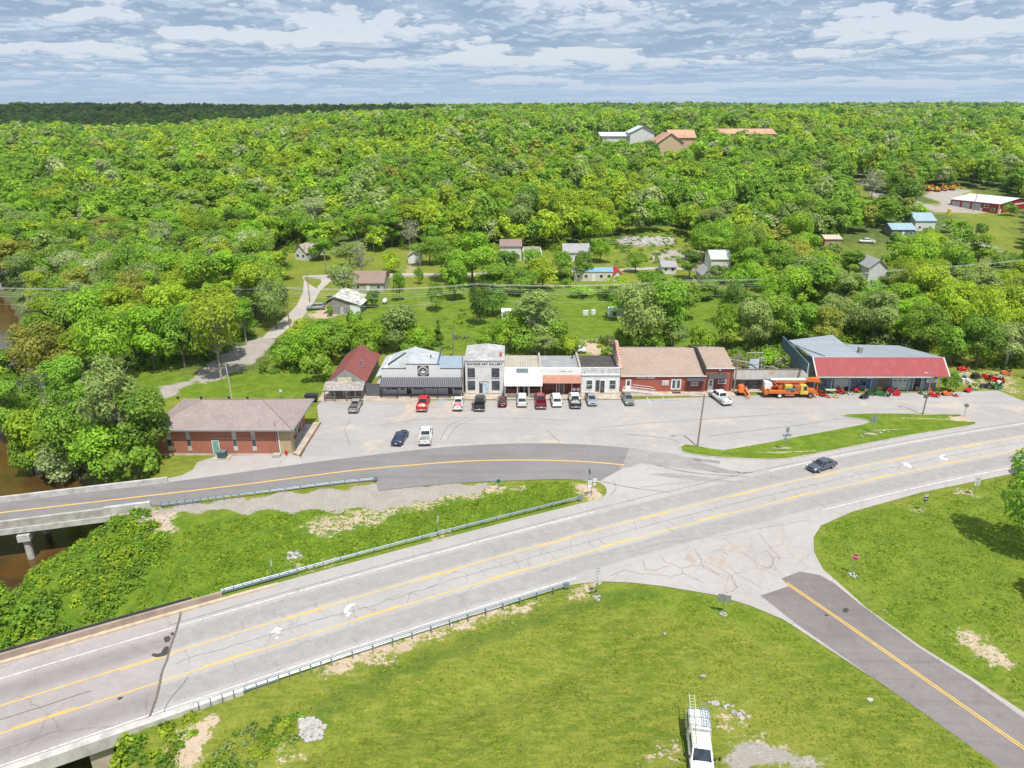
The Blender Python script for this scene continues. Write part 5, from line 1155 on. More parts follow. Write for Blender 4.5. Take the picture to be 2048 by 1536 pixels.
    meshpart('sign_lettering', M_['dark'], s, lambda b: [b.box(q[0]+.2+.3*k, q[0]+.2+.3*k+.2, Yw-.37, Yw-.352, (q[2]+q[3])/2+.08*(1), (q[2]+q[3])/2+.22) for k in range(5)] + [b.box(q[0]+.5+.25*k, q[0]+.5+.25*k+.16, Yw-.37, Yw-.352, (q[2]+q[3])/2-.22, (q[2]+q[3])/2-.08) for k in range(4)])
    for px in (1629, 1663, 1700, 1818, 1846, 1879): x = FX(px, 765, 119.3); meshpart('post', M_['galv'], t, lambda b: b.box(x-.06, x+.06, 119.2, 119.32, 0, z_lo-.1))
garage()

# ------------------------------------------------------------------ vehicles (front = +Y before rotation)
def inset(a, b, c, d, i0, i1, j0, j1, off):
    a, b, c, d = map(Vector, (a, b, c, d)); n = (b-a).cross(d-a).normalized()*off
    P = lambda s, t: tuple((a*(1-s)+b*s)*(1-t)+(d*(1-s)+c*s)*t + n)
    return [P(i0, j0), P(i1, j0), P(i1, j1), P(i0, j1)]
def ring(y, hw, zb, zt, cr=.03): 
    h = [(0, zb), (hw*.8, zb), (hw*.97, zb+.14), (hw, (zb+zt)*.5), (hw*.965, zt-.1), (hw*.86, zt-.01), (hw*.45, zt+cr), ]
    pts = [(x, y, z) for x, z in h] + [(0, y, zt+cr)] + [(-x, y, z) for x, z in reversed(h[1:])]
    return pts
def wheel(parent, x, y, r=.34, w=.24, m=None):
    mb = MB(); s = 1 if x > 0 else -1; mb.tube((x-s*w/2, y, r), (x+s*w/2, y, r), r, n=18); t = mb.build('wheel', M_['black'], parent, world=False)
    MB().tube((x+s*(w/2-.02), y, r), (x+s*(w/2+.012), y, r), r*.62, r*.55, n=14).build('rim', m or M_['rim'], t, world=False)
KINDS = dict(
 sedan=dict(L=4.8, prof=[(-2.4,.74,.74,.38),(-2.25,.96,.84,.26),(-1.75,1.0,.9,.22),(-.8,1.0,.915,.2),(.4,.98,.915,.2),(1.1,.93,.905,.2),(1.9,.83,.87,.22),(2.25,.72,.79,.26),(2.4,.56,.66,.34)], cab=(-1.85,1.2,-1.05,.35,.94,1.43,.83,.60), wy=(-1.4,1.45), wr=.33),
 suv=dict(L=4.85, prof=[(-2.42,.85,.82,.42),(-2.35,1.1,.9,.32),(-1.5,1.13,.94,.28),(0,1.1,.95,.28),(1.1,1.08,.94,.28),(1.9,1.0,.91,.3),(2.3,.88,.84,.34),(2.42,.66,.74,.4)], cab=(-2.33,1.3,-2.0,.55,1.06,1.76,.88,.72), wy=(-1.45,1.5), wr=.38),
 pickup=dict(L=5.7, prof=[(-.98,1.12,.97,.4),(-.5,1.12,.98,.38),(1.0,1.12,.98,.38),(1.75,1.14,.97,.38),(2.3,1.1,.95,.4),(2.72,1.02,.92,.42),(2.85,.75,.86,.45)], cab=(-.95,1.75,-.7,.95,1.1,1.82,.88,.74), wy=(-1.75,1.85), wr=.4, bed=(-2.85,-1.0)),
 smallpickup=dict(L=5.0, prof=[(-.5,1.02,.86,.36),(0,1.02,.87,.34),(.9,1.02,.87,.34),(1.5,1.02,.86,.34),(2.1,.95,.84,.36),(2.4,.85,.8,.4),(2.5,.65,.74,.42)], cab=(-.48,1.45,-.3,.75,1.0,1.62,.8,.66), wy=(-1.55,1.6), wr=.35, bed=(-2.5,-.52)))
def vehicle(name, kind, paint, label, cat, loc, rz, group=None, roofm=None, sc=1.0, bedm=None, lower=None):
    k = KINDS[kind]; t = thing(name, label, cat, loc, rz, group); t.scale = (.95*sc, .95*sc, .97*sc); secs = [ring(y, hw, zb, zt) for y, zt, hw, zb in k['prof']]
    mb = MB(); mb.loft(secs); B = dict(parent=t, world=False); body = mb.build('body', paint, smooth=True, **B)
    y0, y1, r0, r1, zb, zt, hb, hr = k['cab']
    b = [(-hb, y0, zb-.04), (hb, y0, zb-.04), (hb, y1, zb-.04), (-hb, y1, zb-.04)]; u = [(-hr, r0, zt-.04), (hr, r0, zt-.04), (hr, r1, zt-.04), (-hr, r1, zt-.04)]
    MB().hexa(b, u).build('cabin', paint, **B)
    mb = MB(); mb.hexa([(-hr-.015, r0-.03, zt-.038), (hr+.015, r0-.03, zt-.038), (hr+.015, r1+.03, zt-.038), (-hr-.015, r1+.03, zt-.038)], [(-hr*.9, r0+.08, zt+.025), (hr*.9, r0+.08, zt+.025), (hr*.9, r1-.1, zt+.025), (-hr*.9, r1-.1, zt+.025)]); mb.build('roof', roofm or paint, **B)
    G_ = MB_DARKGLASS
    def q(nm, pts, m=G_): mb = MB(); mb.quad(*pts); mb.build(nm, m, fix=False, **B)
    q('windscreen', inset(b[2], b[3], u[3], u[2], .06, .94, .10, .95, .008)); q('rear_window', inset(b[0], b[1], u[1], u[0], .08, .92, .16, .92, .008))
    q('side_window', inset(b[1], b[2], u[2], u[1], .06, .48, .2, .9, .008)); q('side_window', inset(b[1], b[2], u[2], u[1], .52, .94, .2, .9, .008))
    q('side_window', inset(b[3], b[0], u[0], u[3], .06, .48, .2, .9, .008)); q('side_window', inset(b[3], b[0], u[0], u[3], .52, .94, .2, .9, .008))
    hw = k['prof'][-3][2]
    for y in k['wy']:
        for s in (-1, 1): wheel(t, s*(k['prof'][2][2]-.1), y, k['wr'])
    rear = -k['L']/2; fr = k['L']/2; zr = .82 if kind != 'sedan' else .76
    for s in (-1, 1):
        mb = MB(); mb.box(s*(hw-.12)-.12, s*(hw-.12)+.12, fr-.22, fr-.05, zr-.14, zr+.02); mb.build('headlight', M_['amber'], **B)
        mb = MB(); mb.box(s*(hw-.09)-.09, s*(hw-.09)+.09, rear-.02, rear+.12, zr-.08, zr+(.22 if kind != 'sedan' else .1)); mb.build('tail_light', M_['red'], **B)
        mb = MB(); mb.box(s*(hb+.12)-.08, s*(hb+.12)+.08, y1-.42, y1-.32, zb, zb+.17); mb.build('wing_mirror', M_['bplastic'], **B)
    mb = MB(); mb.box(-hw+.02, hw-.02, fr-.1, fr+.05, .38, .58); mb.build('front_bumper', M_['chrome'] if 'pick' in kind else paint, **B)
    mb = MB(); mb.box(-hw+.02, hw-.02, rear-.12, rear+.05, .42, .60); mb.build('rear_bumper', M_['chrome'] if 'pick' in kind else paint, **B)
    mb = MB(); mb.box(-.45, .45, fr-.02, fr+.02, .62, .78); mb.build('grille', M_['bplastic'], **B)
    mb = MB(); mb.box(-.16, .16, rear-.14, rear-.121, .52, .66); mb.build('number_plate', M_['sign'], **B)
    if 'bed' in k:
        a, c = k['bed']; w = k['prof'][1][2]; h = zb+.08
        mb = MB(); mb.box(-w+.07, w-.07, a+.06, c, .5, .62); mb.build('bed_floor', bedm or M_['dark'], **B)
        for s in (-1, 1): mb = MB(); x = s*(w-.06); mb.hexa([(x-.07, a, .42), (x+.07, a, .42), (x+.07, c, .42), (x-.07, c, .42)], [(x-.05, a, h), (x+.05, a, h), (x+.05, c, h), (x-.05, c, h)]); mb.build('bed_side', lower or paint, **B)
        mb = MB(); mb.box(-w+.08, w-.08, a-.02, a+.05, .5, h-.02); tg = mb.build('tailgate', lower or paint, **B); MB().box(-.12, .12, a-.035, a-.021, .82, .9).build('handle', M_['bplastic'], tg, world=False)
        mb = MB(); mb.box(-w+.07, w-.07, c-.06, c-.003, .62, h+.01); mb.build('bed_front', lower or paint, **B)
    return t
P = PAINT = dict(tan=carpaint('tan_silver_paint', (.42, .38, .33)), red=carpaint('red_car_paint', (.55, .012, .012), .1), white=carpaint('white_car_paint', (.74, .74, .73), 0), black=carpaint('black_car_paint', (.02, .022, .024), .2),
         maroon=carpaint('maroon_paint', (.23, .01, .02)), wine=carpaint('wine_paint', (.10, .01, .015)), pearl=carpaint('pearl_paint', (.60, .58, .54), .1), silver=carpaint('silver_paint', (.42, .44, .45), .6), sage=carpaint('sage_grey_paint', (.26, .275, .25), .5),
         navy=carpaint('navy_paint', (.03, .055, .115), .4), slate=carpaint('slate_blue_paint', (.115, .13, .165), .5), teal=carpaint('teal_grey_paint', (.2, .24, .25), .4))
GP = 'vehicles parked nose-in before the shops'
def park(px, py, kind, paint, label, cat, rz=0, group=GP, nm=None, **k):
    x, y = G(px, py); return vehicle(nm or {'sedan': 'car', 'suv': 'suv'}.get(kind, 'pickup_truck'), kind, P[paint], label, cat, (x, y, .015), rz, group, **k)
park(712,817,'smallpickup','tan','tan pickup with its bed roofed over, parked before the red-roofed shack','pickup')
pk1 = park(847,813,'pickup','red','bright red pickup parked before the striped porch','pickup')
pk2 = park(917,813,'smallpickup','white','small white pickup carrying a red load, left of the black truck','pickup')
park(960,812,'pickup','black','black pickup before the gallery with a person at its side','pickup')
park(1005,807,'sedan','wine','small dark wine hatchback between the black truck and the pearl SUV','car', sc=.9)
park(1044,806,'suv','pearl','pearl white SUV between the wine hatchback and the maroon pickup','SUV')
park(1081,808,'pickup','maroon','maroon pickup parked before the white awning and brown shingles','pickup')
park(1112,806,'suv','white','bright white SUV right of the maroon pickup','SUV', rz=R(2))
pk3 = park(1149,807,'pickup','white','white-cabbed pickup with a dark cluttered flat bed','pickup', lower=M_['bplastic'])
park(1182,804,'sedan','silver','silver sedan parked facing the road before the painted white store','car', rz=R(182))
park(1255,803,'sedan','sage','sage grey sedan parked alone facing the road near the ramp','car', rz=R(183))
pk4 = park(1440,801,'pickup','white','white pickup parked aslant before the narrow brick shop','pickup', rz=R(14))
park(801,881,'sedan','navy','navy blue sedan standing out in the lot beside a white pickup','car', rz=R(-8), group='vehicles standing out in the lot')
pk5 = park(852,878,'pickup','white','white pickup standing out in the lot with loose items in its bed','pickup', group='vehicles standing out in the lot', rz=R(3))
park(1642,937,'sedan','slate','slate blue sedan driving left along the highway','car', rz=R(118), group=None)
def rel(t, x, y, z): c, s = math.cos(t.rotation_euler.z), math.sin(t.rotation_euler.z); return (t.location.x+c*x-s*y, t.location.y+s*x+c*y, t.location.z+z)
def load(name, t, y, z, dims, m, label, cat, x=0):
    p = rel(t, x, y, z); r_ = random.Random(int(p[0]*100)); o = MB(); o.ell((0, 0, dims[2]/2), (dims[0]/2, dims[1]/2, dims[2]/2), 10, 6)
    o.v = [(a*(1+r_.uniform(-.25, .25)), b*(1+r_.uniform(-.2, .2)), max(0, c)) for a, b, c in o.v]; ob = o.build(name, m, world=False); ob.location = p; return tag(ob, label, cat)
load('tarpaulin', pk1, -1.9, .63, (1.5, 1.5, .6), plain('pale_mottled_tarp', (.62, .5, .42), .7, c2=(.4, .12, .1), scale=3), 'crumpled pale tarpaulin in the bed of the red pickup', 'tarpaulin')
load('tarpaulin', pk2, -1.5, .63, (1.3, 1.5, .6), plain('red_load', (.5, .06, .06), .6, c2=(.65, .4, .38), scale=3), 'red bundle in the bed of the small white pickup', 'bundle')
load('scrap_heap', pk3, -1.9, .63, (1.6, 1.6, .7), plain('grey_scrap', (.2, .2, .19), .7, c2=(.5, .48, .42), scale=4), 'heap of grey and pale scrap on the dark flat bed', 'scrap')
load('cargo_sheet', pk4, -1.9, .63, (1.4, 1.4, .5), plain('pale_sheet', (.55, .56, .52), .7, c2=(.25, .27, .3), scale=3), 'pale sheeting in the bed of the slanting white pickup', 'sheeting')
load('tyre_heap', pk5, -1.9, .63, (1.5, 1.3, .5), plain('mixed_junk', (.34, .3, .22), .8, c2=(.06, .06, .06), scale=4), 'tan and black oddments in the bed of the white pickup out in the lot', 'odds and ends')

def utility_truck():
    x, y = 14.75, 42.6; z = hgt(x, y); t = vehicle('utility_truck', 'pickup', P['white'], 'white utility pickup with a boxy cap and ladders on its rack, bottom of the photo', 'utility truck', (x, y-.9, z), R(180-9))
    B = dict(parent=t, world=False)
    mb = MB(); mb.hexa([(-.97, -2.95, 1.0), (.97, -2.95, 1.0), (.97, -.95, 1.0), (-.97, -.95, 1.0)], [(-.88, -2.9, 1.98), (.88, -2.9, 1.98), (.88, -.85, 1.98), (-.88, -.85, 1.98)]); cap = mb.build('bed_cap', P['white'], **B)
    for s in (-1, 1): MB().hexa([(s*.955-.01, -2.7, 1.3), (s*.955+.01, -2.7, 1.3), (s*.955+.01, -1.2, 1.3), (s*.955-.01, -1.2, 1.3)], [(s*.925-.01, -2.7, 1.75), (s*.925+.01, -2.7, 1.75), (s*.925+.01, -1.2, 1.75), (s*.925-.01, -1.2, 1.75)]).build('cap_window', MB_DARKGLASS, cap, world=False)
    mb = MB(); 
    for yy in (-2.8, -1.9, -1.0):
        mb.tube((-.9, yy, 2.18), (.9, yy, 2.18), .03)
        for s in (-1, 1): mb.tube((s*.86, yy, 1.98), (s*.86, yy, 2.18), .025)
    for s in (-1, 1): mb.tube((s*.86, -2.95, 2.18), (s*.86, -.8, 2.18), .03)
    mb.build('roof_rack', M_['galv'], **B)
    def ladder(name, lab, x0, w, ya, yb, m):
        p = rel(t, x0, 0, 2.24); o = MB()
        for s in (-1, 1): o.box(s*w/2-.025, s*w/2+.025, ya, yb, 0, .08)
        yy = ya+.15
        while yy < yb: o.box(-w/2+.03, w/2-.03, yy, yy+.035, .02, .055); yy += .3
        ob = o.build(name, m, world=False); ob.location = p; ob.rotation_euler = (0, 0, t.rotation_euler.z); tag(ob, lab, 'ladder')
    ladder('extension_ladder', 'long yellow-green edged ladder on the left of the utility truck rack', .48, .42, -3.9, 1.2, plain('ladder_lime', (.45, .50, .25), .5, c2=(.5, .5, .48), scale=4))
    ladder('extension_ladder', 'shorter grey aluminium ladder on the right of the utility truck rack', -.42, .38, -3.2, -.9, M_['galv'])
    for s in (-1, 1): MB().tube((s*.97, 1.2, 1.15), (s*1.32, 1.35, 1.25), .03).build('mirror_arm', M_['bplastic'], **B); MB().box(s*1.38-.09, s*1.38+.09, 1.28, 1.36, 1.1, 1.45).build('tow_mirror', M_['bplastic'], **B)
utility_truck()

def bucket_truck():
    x0, y0 = G(1540, 797); x1, _ = G(1627, 797); xc = (x0+x1)/2; yc = y0+1.1
    t = thing('bucket_truck', 'orange bucket truck with a folded white and orange boom and yellow cab', 'bucket truck', (xc, yc, .01)); B = dict(parent=t, world=False)
    O, Yl = M_['orange'], M_['yellow']; L0 = -4.4
    MB().box(L0, 2.0, -.45, .45, .65, .9).build('chassis', M_['dark'], **B)
    MB().box(L0, 1.0, -1.15, 1.15, .92, 1.08).build('flat_bed', O, **B)
    MB().hexa([(L0-.5, -1.1, .7), (L0, -1.1, .7), (L0, 1.1, .7), (L0-.5, 1.1, .7)], [(L0-.6, -1.1, 1.7), (L0-.1, -1.1, 1.5), (L0-.1, 1.1, 1.5), (L0-.6, 1.1, 1.7)]).build('tail_box', O, **B)
    for s in (-1, 1):
        MB().box(L0+.2, -.4, s*1.0-.18, s*1.0+.18, 1.09, 1.5).build('side_locker', O if s < 0 else O, **B)
    MB().box(-1.2, .2, -1.22, -.84, 1.52, 1.85).build('tool_box', plain('teal_box', (.05, .16, .17), .5), **B)
    MB().box(-1.2, .1, -.6, .5, 1.1, 2.3).build('pedestal_housing', Yl, **B)
    MB().box(.3, 1.35, -1.0, 1.0, .9, 2.25).build('equipment_box', plain('rust_orange', (.42, .12, .04), .7, c2=(.25, .08, .04), scale=3), **B)
    mb = MB(); secs = []
    for y in (-1.05, 1.05): secs.append([(1.4, y, .75), (2.75, y, .75), (2.75, y, 1.45), (2.45, y, 2.35), (1.5, y, 2.45), (1.4, y, 2.3)])
    mb.loft(secs); cab = mb.build('cab', Yl, **B)
    MB().prism([(1.85, 1.5), (2.6, 1.5), (2.38, 2.25), (1.9, 2.25)], 1, -1.065, -1.052).build('side_window', MB_DARKGLASS, cab, world=False); MB().quad((2.775, -.9, 1.5), (2.775, .9, 1.5), (2.49, .85, 2.3), (2.49, -.85, 2.3)).build('windscreen', MB_DARKGLASS, cab, world=False, fix=False)
    MB().box(1.75, 2.6, -1.064, -1.052, .85, 1.4).build('door', Yl, cab, world=False)
    mb = MB(); secs = []
    for y in (-.85, .85): secs.append([(2.76, y, .7), (4.3, y, .7), (4.4, y, 1.2), (4.2, y, 1.42), (2.76, y, 1.62)])
    mb.loft(secs); mb.build('bonnet', O, **B); MB().box(4.4, 4.62, -1.1, 1.1, .5, .8).build('front_bumper', O, **B)
    for x, r in ((-2.2, .5), (3.3, .5)):
        for s in (-1, 1):
            w = MB().tube((x, s*1.1, r), (x, s*.78, r), r, n=18).build('wheel', M_['black'], **B); MB().tube((x, s*1.115, r), (x, s*1.0, r), r*.55, n=12).build('rim', M_['trim'] if x < 0 else plain('rusty_rim', (.35, .2, .13), .7), w, world=False)
    MB().box(-1.2, .4, -1.0, -.6, .45, .85).build('fuel_tank', plain('salmon_tank', (.60, .25, .15), .5), **B)
    MB().tube((-1.9, 0, 1.1), (-1.9, 0, 2.2), .35, .3, 12).build('turret', O, **B)
    MB().box(-3.0, 2.6, -.2, .2, 2.62, 2.98).build('lower_boom', O, **B)
    bm = MB().box(-3.8, 2.4, -.25, .15, 3.1, 3.42).build('upper_boom', M_['white'], **B)
    MB().hexa([(2.41, -.32, 2.9), (5.0, -.4, 2.75), (5.0, .4, 2.75), (2.41, .3, 2.9)], [(2.41, -.32, 3.55), (4.7, -.4, 3.5), (4.7, .4, 3.5), (2.41, .3, 3.55)]).build('boom_end', O, **B)
    MB().box(-.9, 1.0, -.22, .22, 2.6, 3.0).build('boom_sleeve', M_['trim'], **B) if False else None
    mb = MB(); mb.hexa([(-4.8, -.5, 1.6), (-3.7, -.5, 1.6), (-3.7, .5, 1.6), (-4.8, .5, 1.6)], [(-4.9, -.55, 2.9), (-3.6, -.55, 2.7), (-3.6, .55, 2.7), (-4.9, .55, 2.9)]); mb.build('bucket', M_['white'], **B)
    MB().tube((-3.3, 0, 2.8), (-2.0, 0, 1.6), .14, n=8).build('lift_ram', O, **B); MB().tube((-3.2, 0, 2.7), (-1.0, 0, 1.9), .1, n=8).build('lift_ram', M_['dark'], **B)
    MB().box(4.65, 4.75, -.1, .1, .9, 2.9).build('boom_rest', O, **B)
bucket_truck()

def chipper(px, py, label, sc=1.0, rz=0.0):
    x, y = G(px, py); t = thing('towed_machine', label, 'machine', (x, y, .01), rz); t.scale = (sc, sc, sc); B = dict(parent=t, world=False)
    MB().box(-.8, .8, -.5, 1.2, .7, .85).build('frame', M_['orange'], **B)
    MB().hexa([(-.9, -.2, .86), (.2, -.2, .86), (.2, 1.3, .86), (-.9, 1.3, .86)], [(-.7, 0, 1.7), (.1, 0, 1.9), (.1, 1.0, 1.9), (-.7, 1.0, 1.7)]).build('hopper', M_['orange'], **B)
    MB().tube((.5, -.2, 1.1), (.5, 1.0, 1.1), .38, n=12).build('drum', M_['orange'], **B); MB().tube((.3, -.3, 1.5), (.9, -1.6, .4), .16, .12, 8).build('chute', M_['orange'], **B)
    MB().tube((0, -.5, .75), (.5, -2.0, .3), .09, n=6).build('drawbar', M_['orange'], **B); MB().box(-.3, .5, .2, .9, 1.2, 1.55).build('engine', M_['dark'], **B)
    for s in (-1, 1): wheel(t, s*.95, .4, .34, .2)
chipper(1485, 791, 'orange towed wood machine left of the orange bucket truck')

# ------------------------------------------------------------------ mowers and clutter before the garage
def mower(paint, label, loc, rz, group='old mowers set out around the repair garage'):
    t = thing('riding_mower', label, 'mower', loc, rz, group); B = dict(parent=t, world=False)
    MB().hexa([(-.28, .15, .38), (.28, .15, .38), (.24, .95, .38), (-.24, .95, .38)], [(-.25, .15, .78), (.25, .15, .78), (.18, .9, .66), (-.18, .9, .66)]).build('bonnet', paint, **B)
    MB().hexa([(-.42, -.85, .42), (.42, -.85, .42), (.42, .1, .38), (-.42, .1, .38)], [(-.40, -.85, .62), (.40, -.85, .62), (.2, .1, .44), (-.2, .1, .44)]).build('rear_body', paint, **B)
    MB().box(-.55, .55, -.25, .55, .12, .28).build('mower_deck', paint, **B)
    s_ = MB().box(-.22, .22, -.55, -.12, .66, .76).build('seat', M_['bplastic'], **B); MB().box(-.21, .21, -.66, -.56, .7, 1.05).build('backrest', M_['bplastic'], s_, world=False)
    MB().tube((0, .2, .75), (0, .02, 1.0), .02, n=5).build('steering_column', M_['dark'], **B); MB().tube((0, .02, 1.0), (0, .0, 1.03), .17, n=12).build('steering_wheel', M_['dark'], **B)
    for s in (-1, 1): wheel(t, s*.42, -.55, .25, .2, M_['mwhite']); wheel(t, s*.36, .72, .17, .13, M_['mwhite'])
    return t
def place(root, px, py, rz, label, paint=None, z=None, sc=None, first=[]):
    x, y, zz = T(px, py)
    if root in first: o = copy_tree(root)
    else: first.append(root); o = root
    o.location = (x, y, zz+.02); o.rotation_euler = (0, 0, rz); o['label'] = label
    if sc: o.scale = (sc, sc, sc)
    return o
mr, mg, mo, mk = (mower(M_[c], 'mower', (0, 0, 0), 0) for c in ('mred', 'mgreen', 'morange', 'bplastic'))
DATA = [(mr,1642,791,'red riding mower just right of the bucket truck',20),(mr,1680,786,'red riding mower before the left garage door',200),(mk,1728,796,'black riding mower standing foremost before the blue bay',120),(mg,1762,791,'green riding mower before the stone panel',80),
        (mr,1784,784,'red riding mower before the white panelled door, farther one',60),(mr,1789,790,'red riding mower before the white panelled door, nearer one',250),(mr,1868,793,'red riding mower nearest the wooden lamp pole',70),(mo,1893,790,'orange-red riding mower left of the red snow blower',100),
        (mr,1972,757,'bright red riding mower in the weeds, left of the red tractor pair',30),(mr,1982,761,'red riding mower in the weeds beside a second one, right one',290),(mr,1925,741,'red riding mower behind the leafy bush by the trees',80),(mo,1930,740,'orange riding mower behind the leafy bush by the trees',120),
        (mr,1998,764,'dark red riding mower among white cans in the weeds',10),(mo,2012,749,'orange riding mower farthest right in the weeds',70),(mk,1950,755,'dark riding mower in the weeds before the brush',0),(mk,1970,775,'black riding mower at the lot edge, first of the dark row',90),(mk,1983,776,'black riding mower at the lot edge, second of the dark row',80),
        (mg,1994,777,'green riding mower at the end of the dark row',100),(mr,1935,783,'red riding mower at the end of the lot with its deck tipped',130),(mg,1742,789,'green riding mower between the black mower and the boxes',30),(mr,1712,782,'red riding mower beside the blue-grey bay',150)]
for root, px, py, lab, a in DATA: place(root, px, py, R(a), lab)
def push(paint, label, px, py, rz):
    x, y, z = T(px, py); t = thing('push_mower', label, 'push mower', (x, y, z+.02), rz, 'push mowers and tillers around the garage'); B = dict(parent=t, world=False)
    MB().box(-.27, .27, -.35, .35, .1, .26).build('deck', paint, **B); MB().tube((0, 0, .26), (0, 0, .5), .14, .11, 10).build('engine', M_['dark'], **B)
    MB().path([(-.2, -.3, .2), (-.22, -1.0, .95), (.22, -1.0, .95), (.2, -.3, .2)], .02).build('handle_bar', M_['steel'], **B)
    for sx in (-1, 1):
        for yy in (-.28, .28): wheel(t, sx*.3, yy, .11, .07, M_['mwhite'])
for c, lab, px, py, a in (('mwhite','white push mower left of the red mowers in the bay',1775,788,40),('myellow','yellow tiller between the red mower and the orange one',1878,788,20),('mred','red snow blower at the lot edge below the bush',1911,793,80),('mwhite','pale push mower at the foot of the lamp pole',1850,789,100),
    ('mgreen','green push mower before the dark double door',1841,788,200),('morange','orange push mower by the bucket truck front',1655,795,30),('mwhite','grey push mower before the blue door',1738,782,120),('myellow','yellow push mower near the left bay',1671,795,90),('mred','red push mower by the porch post of the left bay',1655,784,10),
    ('mwhite','white push mower at the lot edge by the dark row',1950,778,60),('mwhite','pale tiller in the weeds among white cans',1992,760,60),('mred','dark red tiller in the weeds, right end',2005,760,150),('bplastic','black push mower between green and red mowers',1774,793,260),('mwhite','white tiller beside the pale green table',1700,789,90),('mgreen','green tiller by the sign board bay',1852,795,150)):
    push(M_[c], lab, px, py, R(a))
def crate(m, label, cat, px, py, d, nm, dz=0):
    x, y = G(px, py); t = thing(nm, label, cat, (x, y, dz)); B = dict(parent=t, world=False)
    MB().box(-d[0]/2, d[0]/2, -d[1]/2, d[1]/2, 0, d[2]).build('body', m, **B); MB().box(-d[0]/2-.02, d[0]/2+.02, -d[1]/2-.02, d[1]/2+.02, d[2]+.001, d[2]+.05).build('lid', m, **B)
crate(M_['mtan'], 'tan cardboard box stacked before the stone panel', 'box', 1756, 778, (.8, .7, .6), 'cardboard_box', .75); crate(M_['mtan'], 'orange-tan box before the blue door, lower than the stack', 'box', 1731, 782, (.6, .6, .5), 'cardboard_box'); crate(M_['mtan'], 'bigger tan box under the cardboard stack', 'box', 1756, 780, (1.0, .8, .7), 'cardboard_box')
crate(M_['mwhite'], 'white chest freezer lying left of the bucket truck', 'chest freezer', 1534, 783, (1.6, .9, 1.3), 'chest_freezer'); crate(plain('rust', (.3, .12, .05), .8), 'rusty barrel-shaped burn box before the dark door', 'burn box', 1832, 781, (.55, .55, .8), 'burn_box')
def barrel(px, py, m, lab, r=.3, h=.85):
    x, y, z = T(px, py); t = thing('barrel', lab, 'barrel', (x, y, z)); B = dict(parent=t, world=False); MB().tube((0, 0, 0), (0, 0, h), r, n=14).build('drum', m, **B)
    for q in (.03, h*.5, h-.03): MB().tube((0, 0, q-.025), (0, 0, q+.025), r+.02, n=14).build('hoop', m, **B)
barrel(1860, 781, M_['morange'], 'orange barrel before the sign board bay'); barrel(1776, 779, M_['mblue'], 'blue barrel beside the boxes', .25, .7)
for k, (px, py, c) in enumerate(((1917,762,'mwhite'),(1925,763,'sign'),(1934,764,'mwhite'),(1939,768,'mwhite'),(1928,757,'mblue'),(1997,768,'sign'))):
    barrel(px, py, M_[c], ['leftmost white drum lying in the weeds behind the bush','second white drum in the weeds behind the bush','third white drum in the weeds behind the bush','white drum nearest the lot edge in the weeds','blue drum behind the white drums','lone white drum by the dark red mowers'][k], .35, .6)
barrel(1950, 757, plain('black_cauldron', (.03, .025, .022), .7), 'big black round kettle in the weeds', .7, .95)
def table(px, py, m, lab):
    x, y = G(px, py); t = thing('table', lab, 'table', (x, y, 0)); B = dict(parent=t, world=False); MB().box(-.9, .9, -.4, .4, .7, .75).build('tabletop', m, **B)
    for sx in (-.8, .8):
        for sy in (-.32, .32): MB().box(sx-.03, sx+.03, sy-.03, sy+.03, 0, .7).build('leg', M_['steel'], **B)
table(1660, 787, plain('pale_green', (.45, .55, .35), .6), 'pale green table beside the bucket truck nose'); table(1541, 786, M_['concpale'], 'low grey bench table before the derelict stone front')
x, y = G(1692, 781); t = thing('tyre_stack', 'stack of dark tyres before the left garage door', 'tyres', (x, y, 0))
for k in range(3): MB().tube((x, y, .02+.24*k), (x, y, .24+.24*k), .38, n=16).build('tyre', M_['black'], t)
x, y = G(624, 803); t = thing('rubbish_cart', 'dark two-wheeled rubbish cart behind the brick office', 'rubbish cart', (x, y, 0)); B = dict(parent=t, world=False)
MB().hexa([(-.9, -.5, .3), (.9, -.5, .3), (.9, .5, .3), (-.9, .5, .3)], [(-1.1, -.6, 1.3), (1.1, -.6, 1.3), (1.1, .6, 1.3), (-1.1, .6, 1.3)]).build('body', M_['bplastic'], **B); MB().box(-1.12, 1.12, -.62, .62, 1.302, 1.4).build('lid', M_['dark'], **B)
for s in (-1, 1): wheel(t, s*.9, 0, .3, .15)

